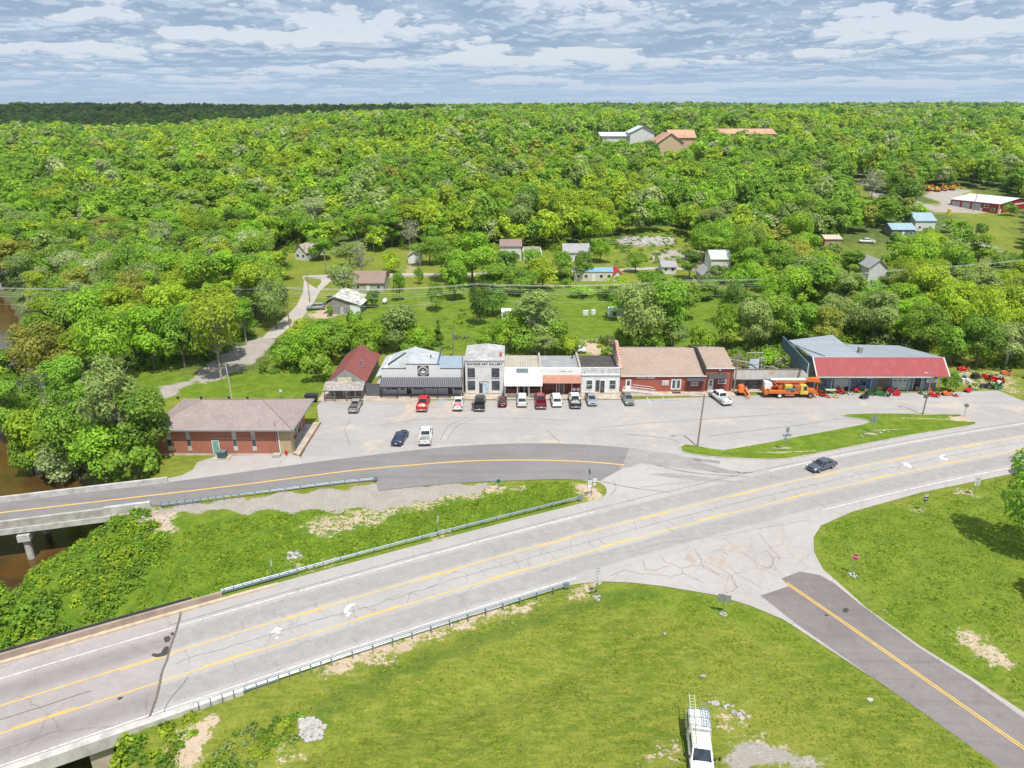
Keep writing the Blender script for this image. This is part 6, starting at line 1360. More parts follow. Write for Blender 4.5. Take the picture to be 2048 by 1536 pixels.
# ------------------------------------------------------------------ signs
def dirv(a, b): d = np.array(b)-np.array(a); return d/np.linalg.norm(d)
def signpost(name, label, cat, base, ztop, panels, yaw, post=None, ground='gravel', z0=None):
    """panels: (offset across, centre height, w, h, shape, face material, back?, text, text material, size)"""
    x, y, z = T(*base); t = thing(name, label, cat, (x, y, z), yaw); B = dict(parent=t, world=False)
    MB().box(-.035, .035, .012, .06, -.3, ztop).build('post', post or M_['galv'], **B)
    for (u, zc, w, h, shape, fm, txt, tm, sz) in panels:
        mb = MB()
        if shape == 'oct': pts = [(u+w/2*1.08*math.cos(R(22.5+45*k)), zc+h/2*1.08*math.sin(R(22.5+45*k))) for k in range(8)]
        elif shape == 'round': pts = [(u+w/2*math.cos(R(20*k)), zc+h/2*math.sin(R(20*k))) for k in range(18)]
        else: pts = [(u-w/2, zc-h/2), (u+w/2, zc-h/2), (u+w/2, zc+h/2), (u-w/2, zc+h/2)]
        mb.prism(pts, 1, 0, .01); p = mb.build('sign_panel', M_['signb'], **B)
        k = .93
        f = [(u+(a-u)*k, zc+(b-zc)*k) for a, b in pts]
        if fm is M_['signred']: MB().prism(pts, 1, -.004, -.001).build('border', M_['sign'], p, world=False)
        elif fm is M_['sign']: MB().prism(pts, 1, -.004, -.001).build('border', M_['signk'], p, world=False)
        if fm is not None: MB().prism(f, 1, -.009, -.005).build('face', fm, p, world=False)
        for i, line in enumerate(txt):
            s = sz if not isinstance(sz, (list, tuple)) else sz[i]
            zz = zc + (0 if len(txt) == 1 else h*(.30, .06, -.24)[i] if len(txt) == 3 else h*(.22, -.22)[i])
            lettering(line, s, tm, p, (u, -.014, zz), bold=.004, ext=.003)
    return t
# yaw 0 = face towards -Y (the camera)
signpost('stop_sign', 'red octagonal STOP sign at the mouth of the side road', 'stop sign', (1704,1149), 2.75, [(0,2.3,.78,.78,'oct',M_['signred'],['STOP'],M_['sign'],.3)], R(-28))
signpost('route_sign', 'small route sign with letter N below a blank plate, on the right lawn', 'route sign', (1846,1022), 2.45, [(0,1.75,.62,.62,'sq',M_['signk'],['N'],M_['sign'],.5),(0,2.25,.55,.34,'sq',M_['sign'],['JCT'],M_['signk'],.2)], R(8))
signpost('speed_limit_sign', 'white SPEED LIMIT 50 sign on the right lawn near the big tree', 'speed limit sign', (1948,991), 2.7, [(0,2.05,.9,1.15,'sq',M_['sign'],['SPEED','LIMIT','50'],M_['signk'],(.21,.21,.5))], R(14))
signpost('route_sign', 'two grey-backed direction plates side by side on one post, near lawn edge', 'direction sign', (1445,1228), 2.35, [(-.33,1.9,.62,.9,'sq',None,[],None,1),(.35,1.98,.62,.9,'sq',None,[],None,1)], R(160+10))
signpost('route_sign', 'stack of three white route markers on a tall post by the near guard rail', 'route sign', (1194,1194), 3.6, [(0,3.2,.55,.6,'sq',M_['sign'],['54'],M_['signk'],.3),(-.3,2.15,.55,.6,'sq',M_['sign'],['N'],M_['signk'],.3),(.32,1.75,.55,.6,'sq',M_['sign'],['5'],M_['signk'],.3),(0,2.7,.4,.25,'sq',M_['sign'],[],None,1)], R(38))
signpost('marker_post', 'thin edge-on marker on a post on the triangular lawn, farther left', 'marker post', (546,1153), 2.2, [(0,1.75,.3,.9,'sq',M_['sign'],[],None,1)], R(84))
signpost('marker_post', 'thin edge-on sign on a tall post behind the long guard rail', 'sign', (877,1071), 2.9, [(0,2.3,.6,1.0,'sq',M_['sign'],[],None,1)], R(82))
signpost('road_sign', 'small green plate on a post at the tip of the gravel shoulder', 'sign', (997,981), 1.75, [(0,1.45,.5,.5,'sq',M_['signgreen'],[],None,1)], R(5))
signpost('stop_sign', 'stop sign seen from behind at the tip of the triangular lawn, farther post', 'stop sign', (1178,975), 2.9, [(0,2.45,.78,.78,'oct',None,[],None,1)], R(110))
signpost('route_sign', 'four white route plates on one post at the tip of the triangular lawn', 'route sign', (1183,992), 2.7, [(-.33,2.15,.6,.55,'sq',M_['sign'],['54'],M_['signk'],.26),(.36,2.35,.6,.6,'sq',M_['sign'],['N'],M_['signk'],.3),(-.33,1.55,.6,.5,'sq',M_['sign'],[],None,1),(.36,1.7,.4,.4,'sq',M_['sign'],['5'],M_['signk'],.2)], R(15))
signpost('route_sign', 'grey-backed cluster of route plates on the traffic island', 'route sign', (1569,903), 4.1, [(0,3.55,.5,.75,'sq',None,[],None,1),(-.25,2.75,.7,.45,'sq',None,[],None,1),(.3,2.6,.6,.4,'sq',None,[],None,1),(.15,2.1,.45,.35,'sq',M_['signblue'],[],None,1)], R(165))
signpost('road_sign', 'brown-grey upright plate seen from behind, mid traffic island', 'sign', (1743,867), 2.9, [(0,2.45,.75,1.1,'sq',None,[],None,1)], R(150))
signpost('yield_sign', 'dark round sign seen from behind at the right tip of the island', 'sign', (1927,836), 2.6, [(0,2.25,.72,.72,'round',None,[],None,1)], R(140))
signpost('notice_sign', 'small white plate on a post on the lawn behind the brick office', 'sign', (563,798), 1.9, [(0,1.6,.5,.6,'sq',M_['sign'],[],None,1)], 0)
# white stones round the sign feet
for (px, py, lab) in ((1704,1150,'ring of pale stones round the foot of the stop sign'),(1194,1196,'pale concrete collar at the foot of the stacked route markers'),(1447,1229,'pale concrete collar at the foot of the two direction plates')):
    x, y, z = T(px, py); mb = MB(); r_ = random.Random(px)
    for k in range(16): a = r_.uniform(0, 6.28); q = r_.uniform(.08, .5); mb.ell((x+q*math.cos(a), y+q*math.sin(a), z+.03), (r_.uniform(.08, .16), r_.uniform(.08, .14), .09), 7, 4)
    tag(mb.build('stone_ring', M_['rock']), lab, 'stones')

# ------------------------------------------------------------------ poles and wires
def pole(px, py, ztop, label, name='utility_pole', cat='utility pole', arms=((.0, 0),), m=None, lean=(0, 0), can=False, r=.15, rz=0.0, lamp=None):
    x, y, z = T(px, py); t = thing(name, label, cat, (x, y, z)); B = dict(parent=t, world=False); tp = Vector((lean[0], lean[1], ztop))
    MB().tube((0, 0, -.5), tp, r, r*.7, 10).build('pole', m or M_['polew'], **B)
    for (dz, w) in arms:
        if w: c = tp*(1-dz/ztop); d = Vector((math.cos(rz), math.sin(rz), 0))*w/2; MB().tube(c-d, c+d, .06, n=4).build('cross_arm', M_['wood'], **B)
    if can: MB().tube((.3, -.1, ztop-2.2), (.3, -.1, ztop-1.3), .22, n=12).build('transformer', M_['galv'], **B)
    if lamp:
        a = MB().path([(0, 0, ztop-.1), (lamp[0]*.5, lamp[1]*.5, ztop+.15), (lamp[0], lamp[1], ztop+.1)], .04).build('lamp_arm', M_['galv'], **B)
        MB().ell((lamp[0], lamp[1], ztop+.05), (.32, .16, .09), 10, 5).build('lamp_head', M_['concpale'], a, world=False)
    return x, y, z
pole(1394.7, 893, 8.6, 'leaning wooden street lamp pole at the left tip of the traffic island', 'street_lamp', 'street lamp', (), lean=(.25, 0), lamp=(-1.6, -.2), r=.14)
pole(1845, 830, 7.4, 'wooden street lamp pole on the right half of the traffic island', 'street_lamp', 'street lamp', (), lean=(.1, 0), lamp=(-.8, .3), r=.13)
pole(1466.5, 786, 8.2, 'wooden pole between the narrow brick shop and the derelict front', arms=(), lean=(.15, 0))
pole(927.5, 793, 8.0, 'wooden pole between the cafe porch and the gallery', arms=(), lean=(-.05, 0), r=.13)
pole(464, 797, 6.4, 'pale leaning pole behind the brick office', arms=(), m=M_['concpale'], lean=(-.3, .2), r=.12, can=False)
pole(907, 716, 6.5, 'wooden pole with a transformer behind the cafe', arms=(), can=True)
pole(245, 782, 4.8, 'wooden pole with a white can among the left trees', arms=(), can=True, r=.12)
LP = []
for px, py, zt, lab, can in ((579.5,655,9.5,'pole of the wire line beside the lane, below the barn',True),(620,605,8.2,'pole of the wire line at the top of the lane',False),(954.5,643.6,9.3,'pole of the wire line standing on the mid lawn',True)):
    x, y, z = pole(px, py, zt, 'wooden ' + lab, arms=((.1, 1.8),) if 'top of' not in lab else (), can=can, rz=R(90))
    LP.append((x, y, z+zt))
pole(1252, 530, 9.0, 'pale pole on the grassy bank right of the red shed', arms=()); pole(652, 545, 8.0, 'dark pole with a round white meter by the wood edge', arms=(), can=True); pole(841, 541, 7.5, 'pole right of the small white garage', arms=())
pole(1946, 424, 12.0, 'tall pole with cross arm before the red metal barn', arms=((.3, 3.0),))
PTS = [(-150, 166, 9.0), (LP[0][0], LP[0][1], 9.4), (LP[2][0], LP[2][1], 9.2), (42, 168, 9.4), (100, 176, 10.6), (158, 190, 13.0)]
wm = plain('wire_aluminium', (.45, .46, .47), .5)
for k, (dy, dz, lab) in enumerate(((-.8, 0.1, 'topmost near wire of the line behind the shops'), (0, .15, 'topmost middle wire of the line behind the shops'), (.8, .1, 'topmost far wire of the line behind the shops'), (0, -.75, 'second level wire of the line behind the shops'), (0, -1.15, 'third level wire of the line behind the shops'), (0, -1.6, 'fourth level wire of the line behind the shops'), (-.1, -3.4, 'lowest slack wire of the line behind the shops'))):
    mb = MB()
    for a, b in zip(PTS[:-1], PTS[1:]):
        n = 14; sag = .75+.1*k; pts = []
        for i in range(n+1): f = i/n; pts.append((a[0]+(b[0]-a[0])*f, a[1]+(b[1]-a[1])*f+dy, a[2]+(b[2]-a[2])*f+dz-sag*4*f*(1-f)))
        mb.path(pts, .02 if k else .032, 4)
    tag(mb.build('overhead_wire', wm, fix=False), lab, 'overhead wire', 'wires of the line behind the shops')
x4, y4, z4 = pole(1350, 640, 9.4, 'hidden-footed pole of the wire line among the trees right of the mid lawn', arms=((.1, 1.8),), rz=R(90)) if False else (0, 0, 0)

# ------------------------------------------------------------------ houses behind
sid = plain('white_siding', (.62, .62, .60), .7, c2=(.5, .5, .48), scale=.8); cream = plain('cream_siding', (.58, .54, .46), .7, var=.15)
def house(name, label, cat, px0, px1, py, depth, wh, rise, ridge, roofm, wallm, wins=2, doors=0, over=.35, rz=0.0, stone=None, chim=False, gdoor=False, base=None):
    if base: xm_, Y, z = base
    else: xm_, Y, z = T((px0+px1)/2, py)
    z -= .1; Z = Y*cs+(H-z)*sn; W = (px1-px0)/F*Z; t = thing(name, label, cat, (xm_, Y, z), rz); B = dict(parent=t, world=False); w = W/2
    if ridge == 'x': mb = MB(); mb.prism([(0, -1), (depth, -1), (depth, wh), (depth/2, wh+rise-.1), (0, wh)], 0, -w, w)
    else: mb = MB(); mb.prism([(-w, -1), (w, -1), (w, wh), (0, wh+rise-.1), (-w, wh)], 1, 0, depth)
    wl = mb.build('wall', wallm, **B); o = over; th = .12; mb = MB()
    if ridge == 'x':
        k = rise/(depth/2); mb.slab([(-w-o, -o, wh-k*o+.05), (w+o, -o, wh-k*o+.05), (w+o, depth/2, wh+rise), (-w-o, depth/2, wh+rise)], th); mb.slab([(-w-o, depth/2, wh+rise), (w+o, depth/2, wh+rise), (w+o, depth+o, wh-k*o+.05), (-w-o, depth+o, wh-k*o+.05)], th)
    else:
        k = rise/w; mb.slab([(-w-o, -o, wh-k*o+.05), (0, -o, wh+rise), (0, depth+o, wh+rise), (-w-o, depth+o, wh-k*o+.05)], th); mb.slab([(0, -o, wh+rise), (w+o, -o, wh-k*o+.05), (w+o, depth+o, wh-k*o+.05), (0, depth+o, wh+rise)], th)
    rf = mb.build('roof', roofm, **B)
    if chim: MB().box(w*.3, w*.3+.5, depth*.5-.25, depth*.5+.25, wh, wh+rise+.6).build('chimney', redbrick, rf, world=False)
    n = wins + doors
    for i in range(n):
        xc = -w + W*(i+.5)/n
        if i == n//2 and doors: 
            d = MB().box(xc-.45, xc+.45, -.05, -.004, 0.1, 2.1).build('door', M_['trim'], **B); MB().box(xc+.28, xc+.36, -.08, -.051, 1.0, 1.1).build('handle', M_['dark'], d, world=False)
        else:
            f = MB().box(xc-.55, xc+.55, -.04, -.004, min(1.0, wh-1.4), min(2.1, wh-.25)).build('window', M_['trim'], **B); MB().box(xc-.45, xc+.45, -.052, -.041, min(1.0, wh-1.4)+.1, min(2.1, wh-.25)-.1).build('pane', M_['glass'], f, world=False)
    if gdoor: MB().box(-w*.65, w*.65, -.06, -.004, .1, 2.3).build('garage_door', M_['trim'], **B)
    return t
def barn():
    Y = G(690, 630)[1]; t = thing('barn', 'weathered grey board barn with a curved patchy white roof', 'barn', (G(690, 630)[0], Y, 0))
    A, Bp, C_ = PV(645, 614, Y), PV(667, 592, Y), PV(723, 610, Y); xl, xr = PV(656, 625, Y)[0], PV(722, 625, Y)[0]
    front = [(xl, 0), (xr, 0), (xr, C_[2]-.1), (Bp[0], Bp[2]-.15), (xl, A[2]+.4)]
    meshpart('wall', M_['greyw'], t, lambda b: b.prism(front, 1, Y, Y+8.5)); rw = plain('patchy_white_roof', (.56, .54, .49), .85, c2=(.24, .23, .20), scale=1.1, thr=(.42, .62)); dx = .8
    lift = lambda p, y, d=0: (p[0]+d, y, p[2])
    L2 = (A[0]*.5+Bp[0]*.5-.25, 0, (A[2]+Bp[2])/2+.25)
    def rf(b): 
        b.slab([lift(A, Y-.4), lift(L2, Y-.4), lift(L2, Y+9, dx), lift(A, Y+9, dx)], .1); b.slab([lift(L2, Y-.4), lift(Bp, Y-.4), lift(Bp, Y+9, dx), lift(L2, Y+9, dx)], .1); b.slab([lift(Bp, Y-.4), lift(C_, Y-.4), lift(C_, Y+9, dx), lift(Bp, Y+9, dx)], .1)
    meshpart('roof', rw, t, rf); q = PV(701, 625, Y); meshpart('garage_door', M_['white'], t, lambda b: b.box(q[0], xr-.1, Y-.06, Y-.004, .1, 2.6))
    q = PV(684, 622, Y); meshpart('door', M_['concpale'], t, lambda b: b.box(q[0]-.4, q[0]+.4, Y-.05, Y-.004, .1, 2.0)); meshpart('base_sill', M_['concpale'], t, lambda b: b.box(xl, xr, Y-.1, Y-.003, -.2, .15))
barn()
brn = shingle('brown_house_shingles', (.27, .19, .16)); gry = shingle('grey_house_shingles', (.34, .33, .33)); 
house('house', 'house with a brown roof just behind the barn', 'house', 706, 768, 584, 9, 2.8, 2.4, 'x', brn, plain('grey_green_siding', (.38, .38, .34), .8), 2, 1)
house('garage', 'small white one-door garage at the wood edge', 'garage', 816, 841, 526, 7, 2.5, 1.4, 'y', gry, sid, 0, 0, gdoor=True)
house('house', 'old half-hidden cottage with a patched roof at the wood edge, left of the lane top', 'house', 588, 616, 520, 9, 3.0, 2.4, 'y', plain('patched_roof', (.42, .36, .30), .9, c2=(.2, .16, .13), scale=.7), sid, 2, 0, rz=R(-25))
house('house', 'white house with a brown roof above a basement garage, left of the white yard wall', 'house', 1001, 1042, 521, 8, 5.0, 1.6, 'x', brn, sid, 4, 0)
house('house', 'house with a grey roof and small dormer, half hidden by bushes', 'house', 1127, 1178, 523, 9, 3.2, 2.2, 'x', gry, sid, 3, 0, chim=True)
house('mobile_home', 'long cream mobile home with a pale blue metal roof', 'mobile home', 1149, 1225, 562, 5, 2.9, .8, 'x', striped('sky_blue_roof', (.26, .47, .62), (.2, .38, .52), .6, 0, .45, .2), cream, 4, 1, over=.15)
house('shed', 'small white shed with a bright red gable roof', 'shed', 1226, 1244, 562, 6, 2.1, 1.4, 'y', plain('bright_red_roof', (.55, .03, .04), .5), sid, 0, 0)
house('house', 'low building with a grey roof showing over the trees right of the red shed', 'house', 1324, 1352, 548, 7, 2.4, 1.2, 'x', gry, sid, 2, 0)
house('house', 'small white gabled house with a grey roof below the pale green one', 'house', 1404, 1431, 566, 8, 2.6, 1.6, 'y', gry, sid, 1, 0)
house('house', 'two storey white house with a pale green metal roof', 'house', 1421, 1460, 546, 8, 4.6, 2.0, 'x', plain('pale_green_metal_roof', (.48, .58, .48), .5), sid, 3, 0, base=(G(1440, 546)[0]*1.0, G(1440, 546)[1], 0))
house('house', 'white gabled house with a porch among the right-hand trees', 'house', 1733, 1768, 572, 9, 5.6, 2.2, 'y', gry, sid, 2, 0)
house('shed', 'tan shed among the trees on the right slope', 'shed', 1648, 1680, 496, 6, 3.4, 1.0, 'x', plain('tan_metal_roof', (.5, .42, .33), .6), plain('tan_boards', (.42, .28, .17), .8), 0, 1)
bmr = striped('blue_grey_metal', (.36, .50, .56), (.28, .42, .48), .6, 0, .45, .2)
house('house', 'house with a blue-grey metal roof, nearer and lower of the blue roofed pair', 'house', 1782, 1828, 474, 8, 3.0, 1.8, 'x', bmr, plain('dark_siding', (.2, .2, .2), .8), 2, 1)
house('house', 'taller house with a blue-grey metal roof, behind the lower blue roofed one', 'house', 1828, 1868, 462, 10, 4.2, 2.4, 'x', bmr, sid, 2, 0)
house('house', 'house roof of plain brown shingles deep in the right-hand trees', 'house', 1924, 1956, 532, 8, 3.0, 1.6, 'x', brn, sid, 2, 0)
house('shed', 'long white shed half under the trees on the mid lawn', 'shed', 1217, 1264, 634, 3.5, 1.8, .5, 'x', M_['white'], M_['white'], 2, 0, over=.1)
house('trailer', 'white trailer half hidden by the leafy trees behind the shops', 'trailer', 1003, 1028, 640, 3, 2.2, .4, 'x', M_['white'], M_['white'], 2, 0, over=.05)
def metal_barn():
    x, y, z = T(1995, 428); t = thing('metal_barn', 'red metal building with white roof and three pale roller doors, far right', 'metal building', (x, y, z-.2)); B = dict(parent=t, world=False)
    rm = striped('red_metal_siding', (.42, .03, .04), (.34, .025, .03), .5, 3, .5, .1, dirt=.1); L, D, h = 21, 30, 4.4
    t.rotation_euler.z = R(-60)
    MB().prism([(0, 0), (D, 0), (D, h), (D/2, h+1.5), (0, h)], 0, -L, 0).build('wall', rm, **B)
    wr = plain('pale_metal_roof', (.60, .62, .62), .5)
    MB().slab([(-L-.4, -.4, h+.05), (.4, -.4, h+.05), (.4, D/2, h+1.7), (-L-.4, D/2, h+1.7)], .14).build('roof', wr, **B); MB().slab([(-L-.4, D/2+.002, h+1.7), (.4, D/2+.002, h+1.7), (.4, D+.4, h+.05), (-L-.4, D+.4, h+.05)], .14).build('roof', wr, **B)
    for k in range(3): MB().box(-L+.7+4.5*k, -L+4.3+4.5*k, -.06, -.004, .05, 3.7).build('roller_door', plain('roller_door', (.42, .44, .43), .6), **B)
    for xx, zz in ((-6.2, 2.2), (-3.3, 1.2)): f = MB().box(xx, xx+1.9, -.05, -.004, zz, zz+1.3).build('window', M_['trim'], **B); MB().box(xx+.2, xx+1.7, -.06, -.051, zz+.2, zz+1.1).build('pane', M_['glass'], f, world=False)
    MB().box(-7.6, -6.7, -.05, -.004, .05, 2.1).build('door', M_['trim'], **B); MB().box(.004, .06, .8, 2.0, .05, 2.2).build('door', M_['trim'], **B); MB().box(-.15, .07, -.08, .12, 0, h).build('corner_trim', M_['trim'], **B)
    f = MB().box(.004, .05, 13, 14.6, 1.2, 2.6).build('window', M_['trim'], **B); MB().box(.051, .06, 13.2, 14.4, 1.4, 2.4).build('pane', M_['glass'], f, world=False)
    MB().box(.004, .05, 12, 20, 3.3, 3.9).build('sign_band', M_['sign'], **B)
metal_barn()
def school():
    z0 = hgt(70, 520)
    def bld(nm, lab, pa, pb, Y, zr, rise, ridge, rm, wm_, depth):
        za = WZ(zr, Y); xa = PV(pa, zr, Y)[0]; xb = PV(pb, zr, Y)[0]; zg = hgt((xa+xb)/2, Y)-1; wh = za-zg-rise
        house(nm, lab, 'school building', pa, pb, 0, depth, wh, rise, ridge, rm, wm_, 3, 0, over=.8, base=((xa+xb)/2, Y, zg+.1))
    org = plain('orange_tile_roof', (.46, .27, .17), .7, c2=(.40, .22, .14), scale=.1); bs = plain('buff_wall', (.55, .40, .25), .8, var=.1); wr = plain('pale_blue_white_roof', (.60, .64, .68), .5, var=.1)
    bld('school_building', 'long low hall with a pale white roof on the wooded ridge', 1203, 1300, 520, 265, 2.2, 'x', wr, sid, 22)
    bld('school_building', 'white gabled hall joined to the pale roofed hall on the ridge', 1262, 1310, 512, 252, 4.0, 'y', wr, sid, 20)
    bld('school_building', 'buff gabled hall with an orange roof facing the town from the ridge', 1318, 1368, 470, 266, 5.5, 'y', org, bs, 26)
    bld('school_building', 'broad orange roofed wing right of the buff gable on the ridge', 1342, 1392, 500, 260, 4.5, 'x', org, bs, 20)
    bld('school_building', 'low far orange roofed wing stretching right along the ridge', 1425, 1552, 520, 258, 3.0, 'x', org, bs, 20)
    bld('house', 'pale house high on the ridge behind the orange roofs', 1412, 1430, 640, 240, 3, 'y', gry, sid, 12)
    for px, py, lab in ((1217,245,'left pole before the pale roofed hall on the ridge'),(1372,248,'pole behind the buff gable on the ridge'),(1436,230,'tall pole beside the pale house on the ridge'),(1532,245,'rightmost pole by the far orange wing')):
        Y = 500; zt = WZ(py, Y); x = PV(px, py, Y)[0]; zg = hgt(x, Y); t = thing('utility_pole', lab, 'utility pole', (x, Y, zg)); MB().tube((0, 0, 0), (0, 0, zt-zg), .18, .14, 6).build('pole', M_['concpale'], t, world=False); MB().box(-1.2, 1.2, -.1, .1, zt-zg-1.2, zt-zg-1.0).build('cross_arm', M_['wood'], t, world=False)
    pass
school()
def yardwall():
    x0, Y, _ = T(1046, 519); x1, _, _ = T(1084, 519); z = hgt(x0, Y); t = thing('yard_wall', 'white wall round a raised grassy yard beside the brown-roofed house', 'wall', (x0, Y, z)); B = dict(parent=t, world=False); w = x1-x0
    MB().box(0, w, 0, .25, -.5, 1.9).build('front_wall', M_['trim'], **B); MB().box(w-.25, w, .26, 12, -.5, 1.9).build('side_wall', M_['trim'], **B); MB().box(.2, w-.26, .26, 12, -.5, 1.2).build('raised_ground', plain('yard_grass', (.18, .22, .04), .9), **B); MB().box(0, .2, .26, 12, -.5, 1.9).build('side_wall', M_['trim'], **B); MB().box(.2, w-.26, 12.01, 12.2, -.5, 2.2).build('back_wall', M_['concpale'], **B)
    t2 = thing('garden_table', 'white garden table on the raised yard', 'table', (x0+w*.5, Y+3, z+1.2)); MB().box(-.8, .8, -.35, .35, .7, .76).build('tabletop', M_['trim'], t2, world=False)
    for s in (-.6, .6): MB().box(s-.05, s+.05, -.3, .3, 0, .7).build('leg', M_['trim'], t2, world=False)
    t3 = thing('pool_box', 'blue box on the raised yard', 'box', (x0+w*.85, Y+4, z+1.2)); MB().box(-.8, .8, -.7, .7, 0, .9).build('body', M_['mblue'], t3, world=False); MB().box(-.84, .84, -.74, .74, .902, .98).build('lid', M_['trim'], t3, world=False)
yardwall()
def tank():
    x, y, z = T(770, 607); t = thing('gas_tank', 'round white gas tank right of the barn', 'gas tank', (x, y, z)); MB().ell((0, 0, .75), (.62, 1.5, .62), 14, 10).build('tank', M_['trim'], t, smooth=True, world=False)
    for s in (-.8, .8): MB().box(-.4, .4, s-.1, s+.1, 0, .25).build('foot', M_['concrete'], t, world=False)
tank()
for px, py, kind, pc, lab, a in ((632,619,'suv','silver','silver SUV beside the barn at the lane',95),(1150,704,'sedan','white','white car on the bare patch behind the shops',80),(1733,486,'pickup','white','white pickup among the trees before the blue roofs',85)):
    x, y, z = T(px, py); vehicle({'sedan': 'car', 'suv': 'suv'}.get(kind, 'pickup_truck'), kind, P[pc], lab, {'sedan': 'car', 'suv': 'SUV'}.get(kind, 'pickup'), (x, y, z+.02), R(a))
for px, py, w, lab in ((1171,630,1.3,'white utility cabinet on the mid lawn, left of two'),(1186,629,1.2,'white utility cabinet on the mid lawn, tilted right one')):
    x, y, z = T(px, py); t = thing('utility_cabinet', lab, 'cabinet', (x, y, z), 0 if px < 1180 else R(40)); MB().box(-w/2, w/2, -.3, .3, 0, 1.1).build('body', M_['trim'], t, world=False); MB().box(-w/2-.03, w/2+.03, -.34, .34, 1.101, 1.16).build('lid', M_['trim'], t, world=False)
def excavator(px, py, lab, a):
    x, y, z = T(px, py); t = thing('excavator', lab, 'digger', (x, y, z), a); t.scale = (.95,)*3; B = dict(parent=t, world=False); 
    for s in (-1, 1): MB().box(s*1.0-.25, s*1.0+.25, -1.4, 1.4, 0, .6).build('track', M_['black'], **B)
    MB().box(-1, 1, -1.2, 1.0, .65, 1.5).build('house', M_['morange'], **B); MB().box(-.9, 0, 0, 1.1, 1.5, 2.6).build('cab', M_['myellow'], **B); MB().tube((.4, .8, 1.4), (.4, 2.6, 3.6), .22, n=6).build('boom', M_['morange'], **B); MB().tube((.4, 2.6, 3.6), (.4, 4.2, 1.4), .16, n=6).build('stick', M_['morange'], **B); MB().box(.1, .7, 3.9, 4.6, .8, 1.5).build('bucket', M_['dark'], **B)
for px, py, lab, a in ((1857,382,'leftmost yellow digger at the back of the gravel yard',.3),(1873,383,'second digger at the back of the gravel yard',1.5),(1888,381,'third digger at the back of the gravel yard',2.4),(1903,380,'rightmost digger at the back of the gravel yard',4.0)): excavator(px, py, lab, a)
x, y, z = T(1898, 428); t = thing('barrel', 'big orange barrel at the gravel yard edge', 'barrel', (x, y, z)); MB().tube((0, 0, 0), (0, 0, 1.9), .8, n=14).build('drum', M_['myellow'], t, world=False); MB().tube((0, 0, 1.9), (0, 0, 2.0), .84, n=14).build('lid', M_['myellow'], t, world=False)

# ------------------------------------------------------------------ the person by the black pickup
def person():
    x, y = G(946, 822); t = thing('person', 'person in a dark red shirt and blue jeans standing beside the black pickup', 'person', (x, y, .02), R(20))
    def skin(name, chains, m, sub=1):
        vs, es, rs = [], [], []
        idx = {}
        for ch in chains:
            prev = None
            for (p, r) in ch:
                k = tuple(round(q, 4) for q in p)
                if k not in idx: idx[k] = len(vs); vs.append(p); rs.append(r)
                i = idx[k]
                if prev is not None and prev != i: es.append((prev, i))
                prev = i
        me = bpy.data.meshes.new(name); me.from_pydata(vs, es, []); o = bpy.data.objects.new(name, me); COL.objects.link(o)
        sk = o.modifiers.new('s', 'SKIN'); sk.use_smooth_shade = True
        for i, r in enumerate(rs): me.skin_vertices[0].data[i].radius = (r, r)
        me.skin_vertices[0].data[0].use_root = True
        ss = o.modifiers.new('u', 'SUBSURF'); ss.levels = sub; ss.render_levels = sub
        bpy.context.view_layer.update(); dg = bpy.context.evaluated_depsgraph_get(); m2 = bpy.data.meshes.new_from_object(o.evaluated_get(dg), depsgraph=dg); COL.objects.unlink(o); bpy.data.objects.remove(o)
        m2.materials.clear(); m2.materials.append(m); o2 = bpy.data.objects.new(name, m2); link(o2, t); return o2
    pel = ((0, 0, .95), .13); chest = ((0, 0, 1.3), .15); neck = ((0, .01, 1.5), .055); head = ((0, .02, 1.6), .085); top = ((0, .02, 1.72), .075)
    ch = [[pel, ((0, 0, 1.1), .12), chest, neck, head, top, ], [head, ((0, .1, 1.61), .03)]]
    for s in (-1, 1):
        ch.append([pel, ((s*.1, 0, .85), .085), ((s*.11, .02, .48), .06), ((s*.12, -.01, .1), .042), ((s*.13, .14, .04), .035)])
        el = (s*.25, .06, 1.14); wr = (s*.22, .24, 1.0)
        ch.append([chest, ((s*.18, 0, 1.42), .06), (el, .045), (wr, .03), ((s*.215, .29, .98), .032)])
        for k in range(4): b = (s*(.19+.018*k), .33, .98); ch.append([((s*.215, .29, .98), .032), (b, .010), (((b[0]), .37+.004*k, .965), .009), ((b[0], .385, .94), .008)])
        ch.append([((s*.215, .29, .98), .032), ((s*.18, .31, .96), .011), ((s*.165, .345, .95), .009)])
    skin('body', ch, M_['skin'])
    skin('shirt', [[((0, 0, .93), .145), ((0, 0, 1.1), .145), ((0, 0, 1.3), .172), ((0, .005, 1.44), .10)]] + [[((0, 0, 1.3), .172), ((s*.185, 0, 1.42), .085), ((s*.24, .05, 1.2), .062)] for s in (-1, 1)], plain('dark_red_shirt', (.14, .02, .05), .8))
    skin('jeans', [[((0, 0, .96), .15), ((s*.1, 0, .84), .105), ((s*.11, .02, .48), .08), ((s*.12, -.01, .11), .06)] for s in (-1, 1)], plain('blue_jeans', (.05, .09, .2), .8))
    skin('hair', [[((0, -.02, 1.66), .098), ((0, -.01, 1.73), .085)]], plain('dark_hair', (.05, .03, .02), .8))
person()

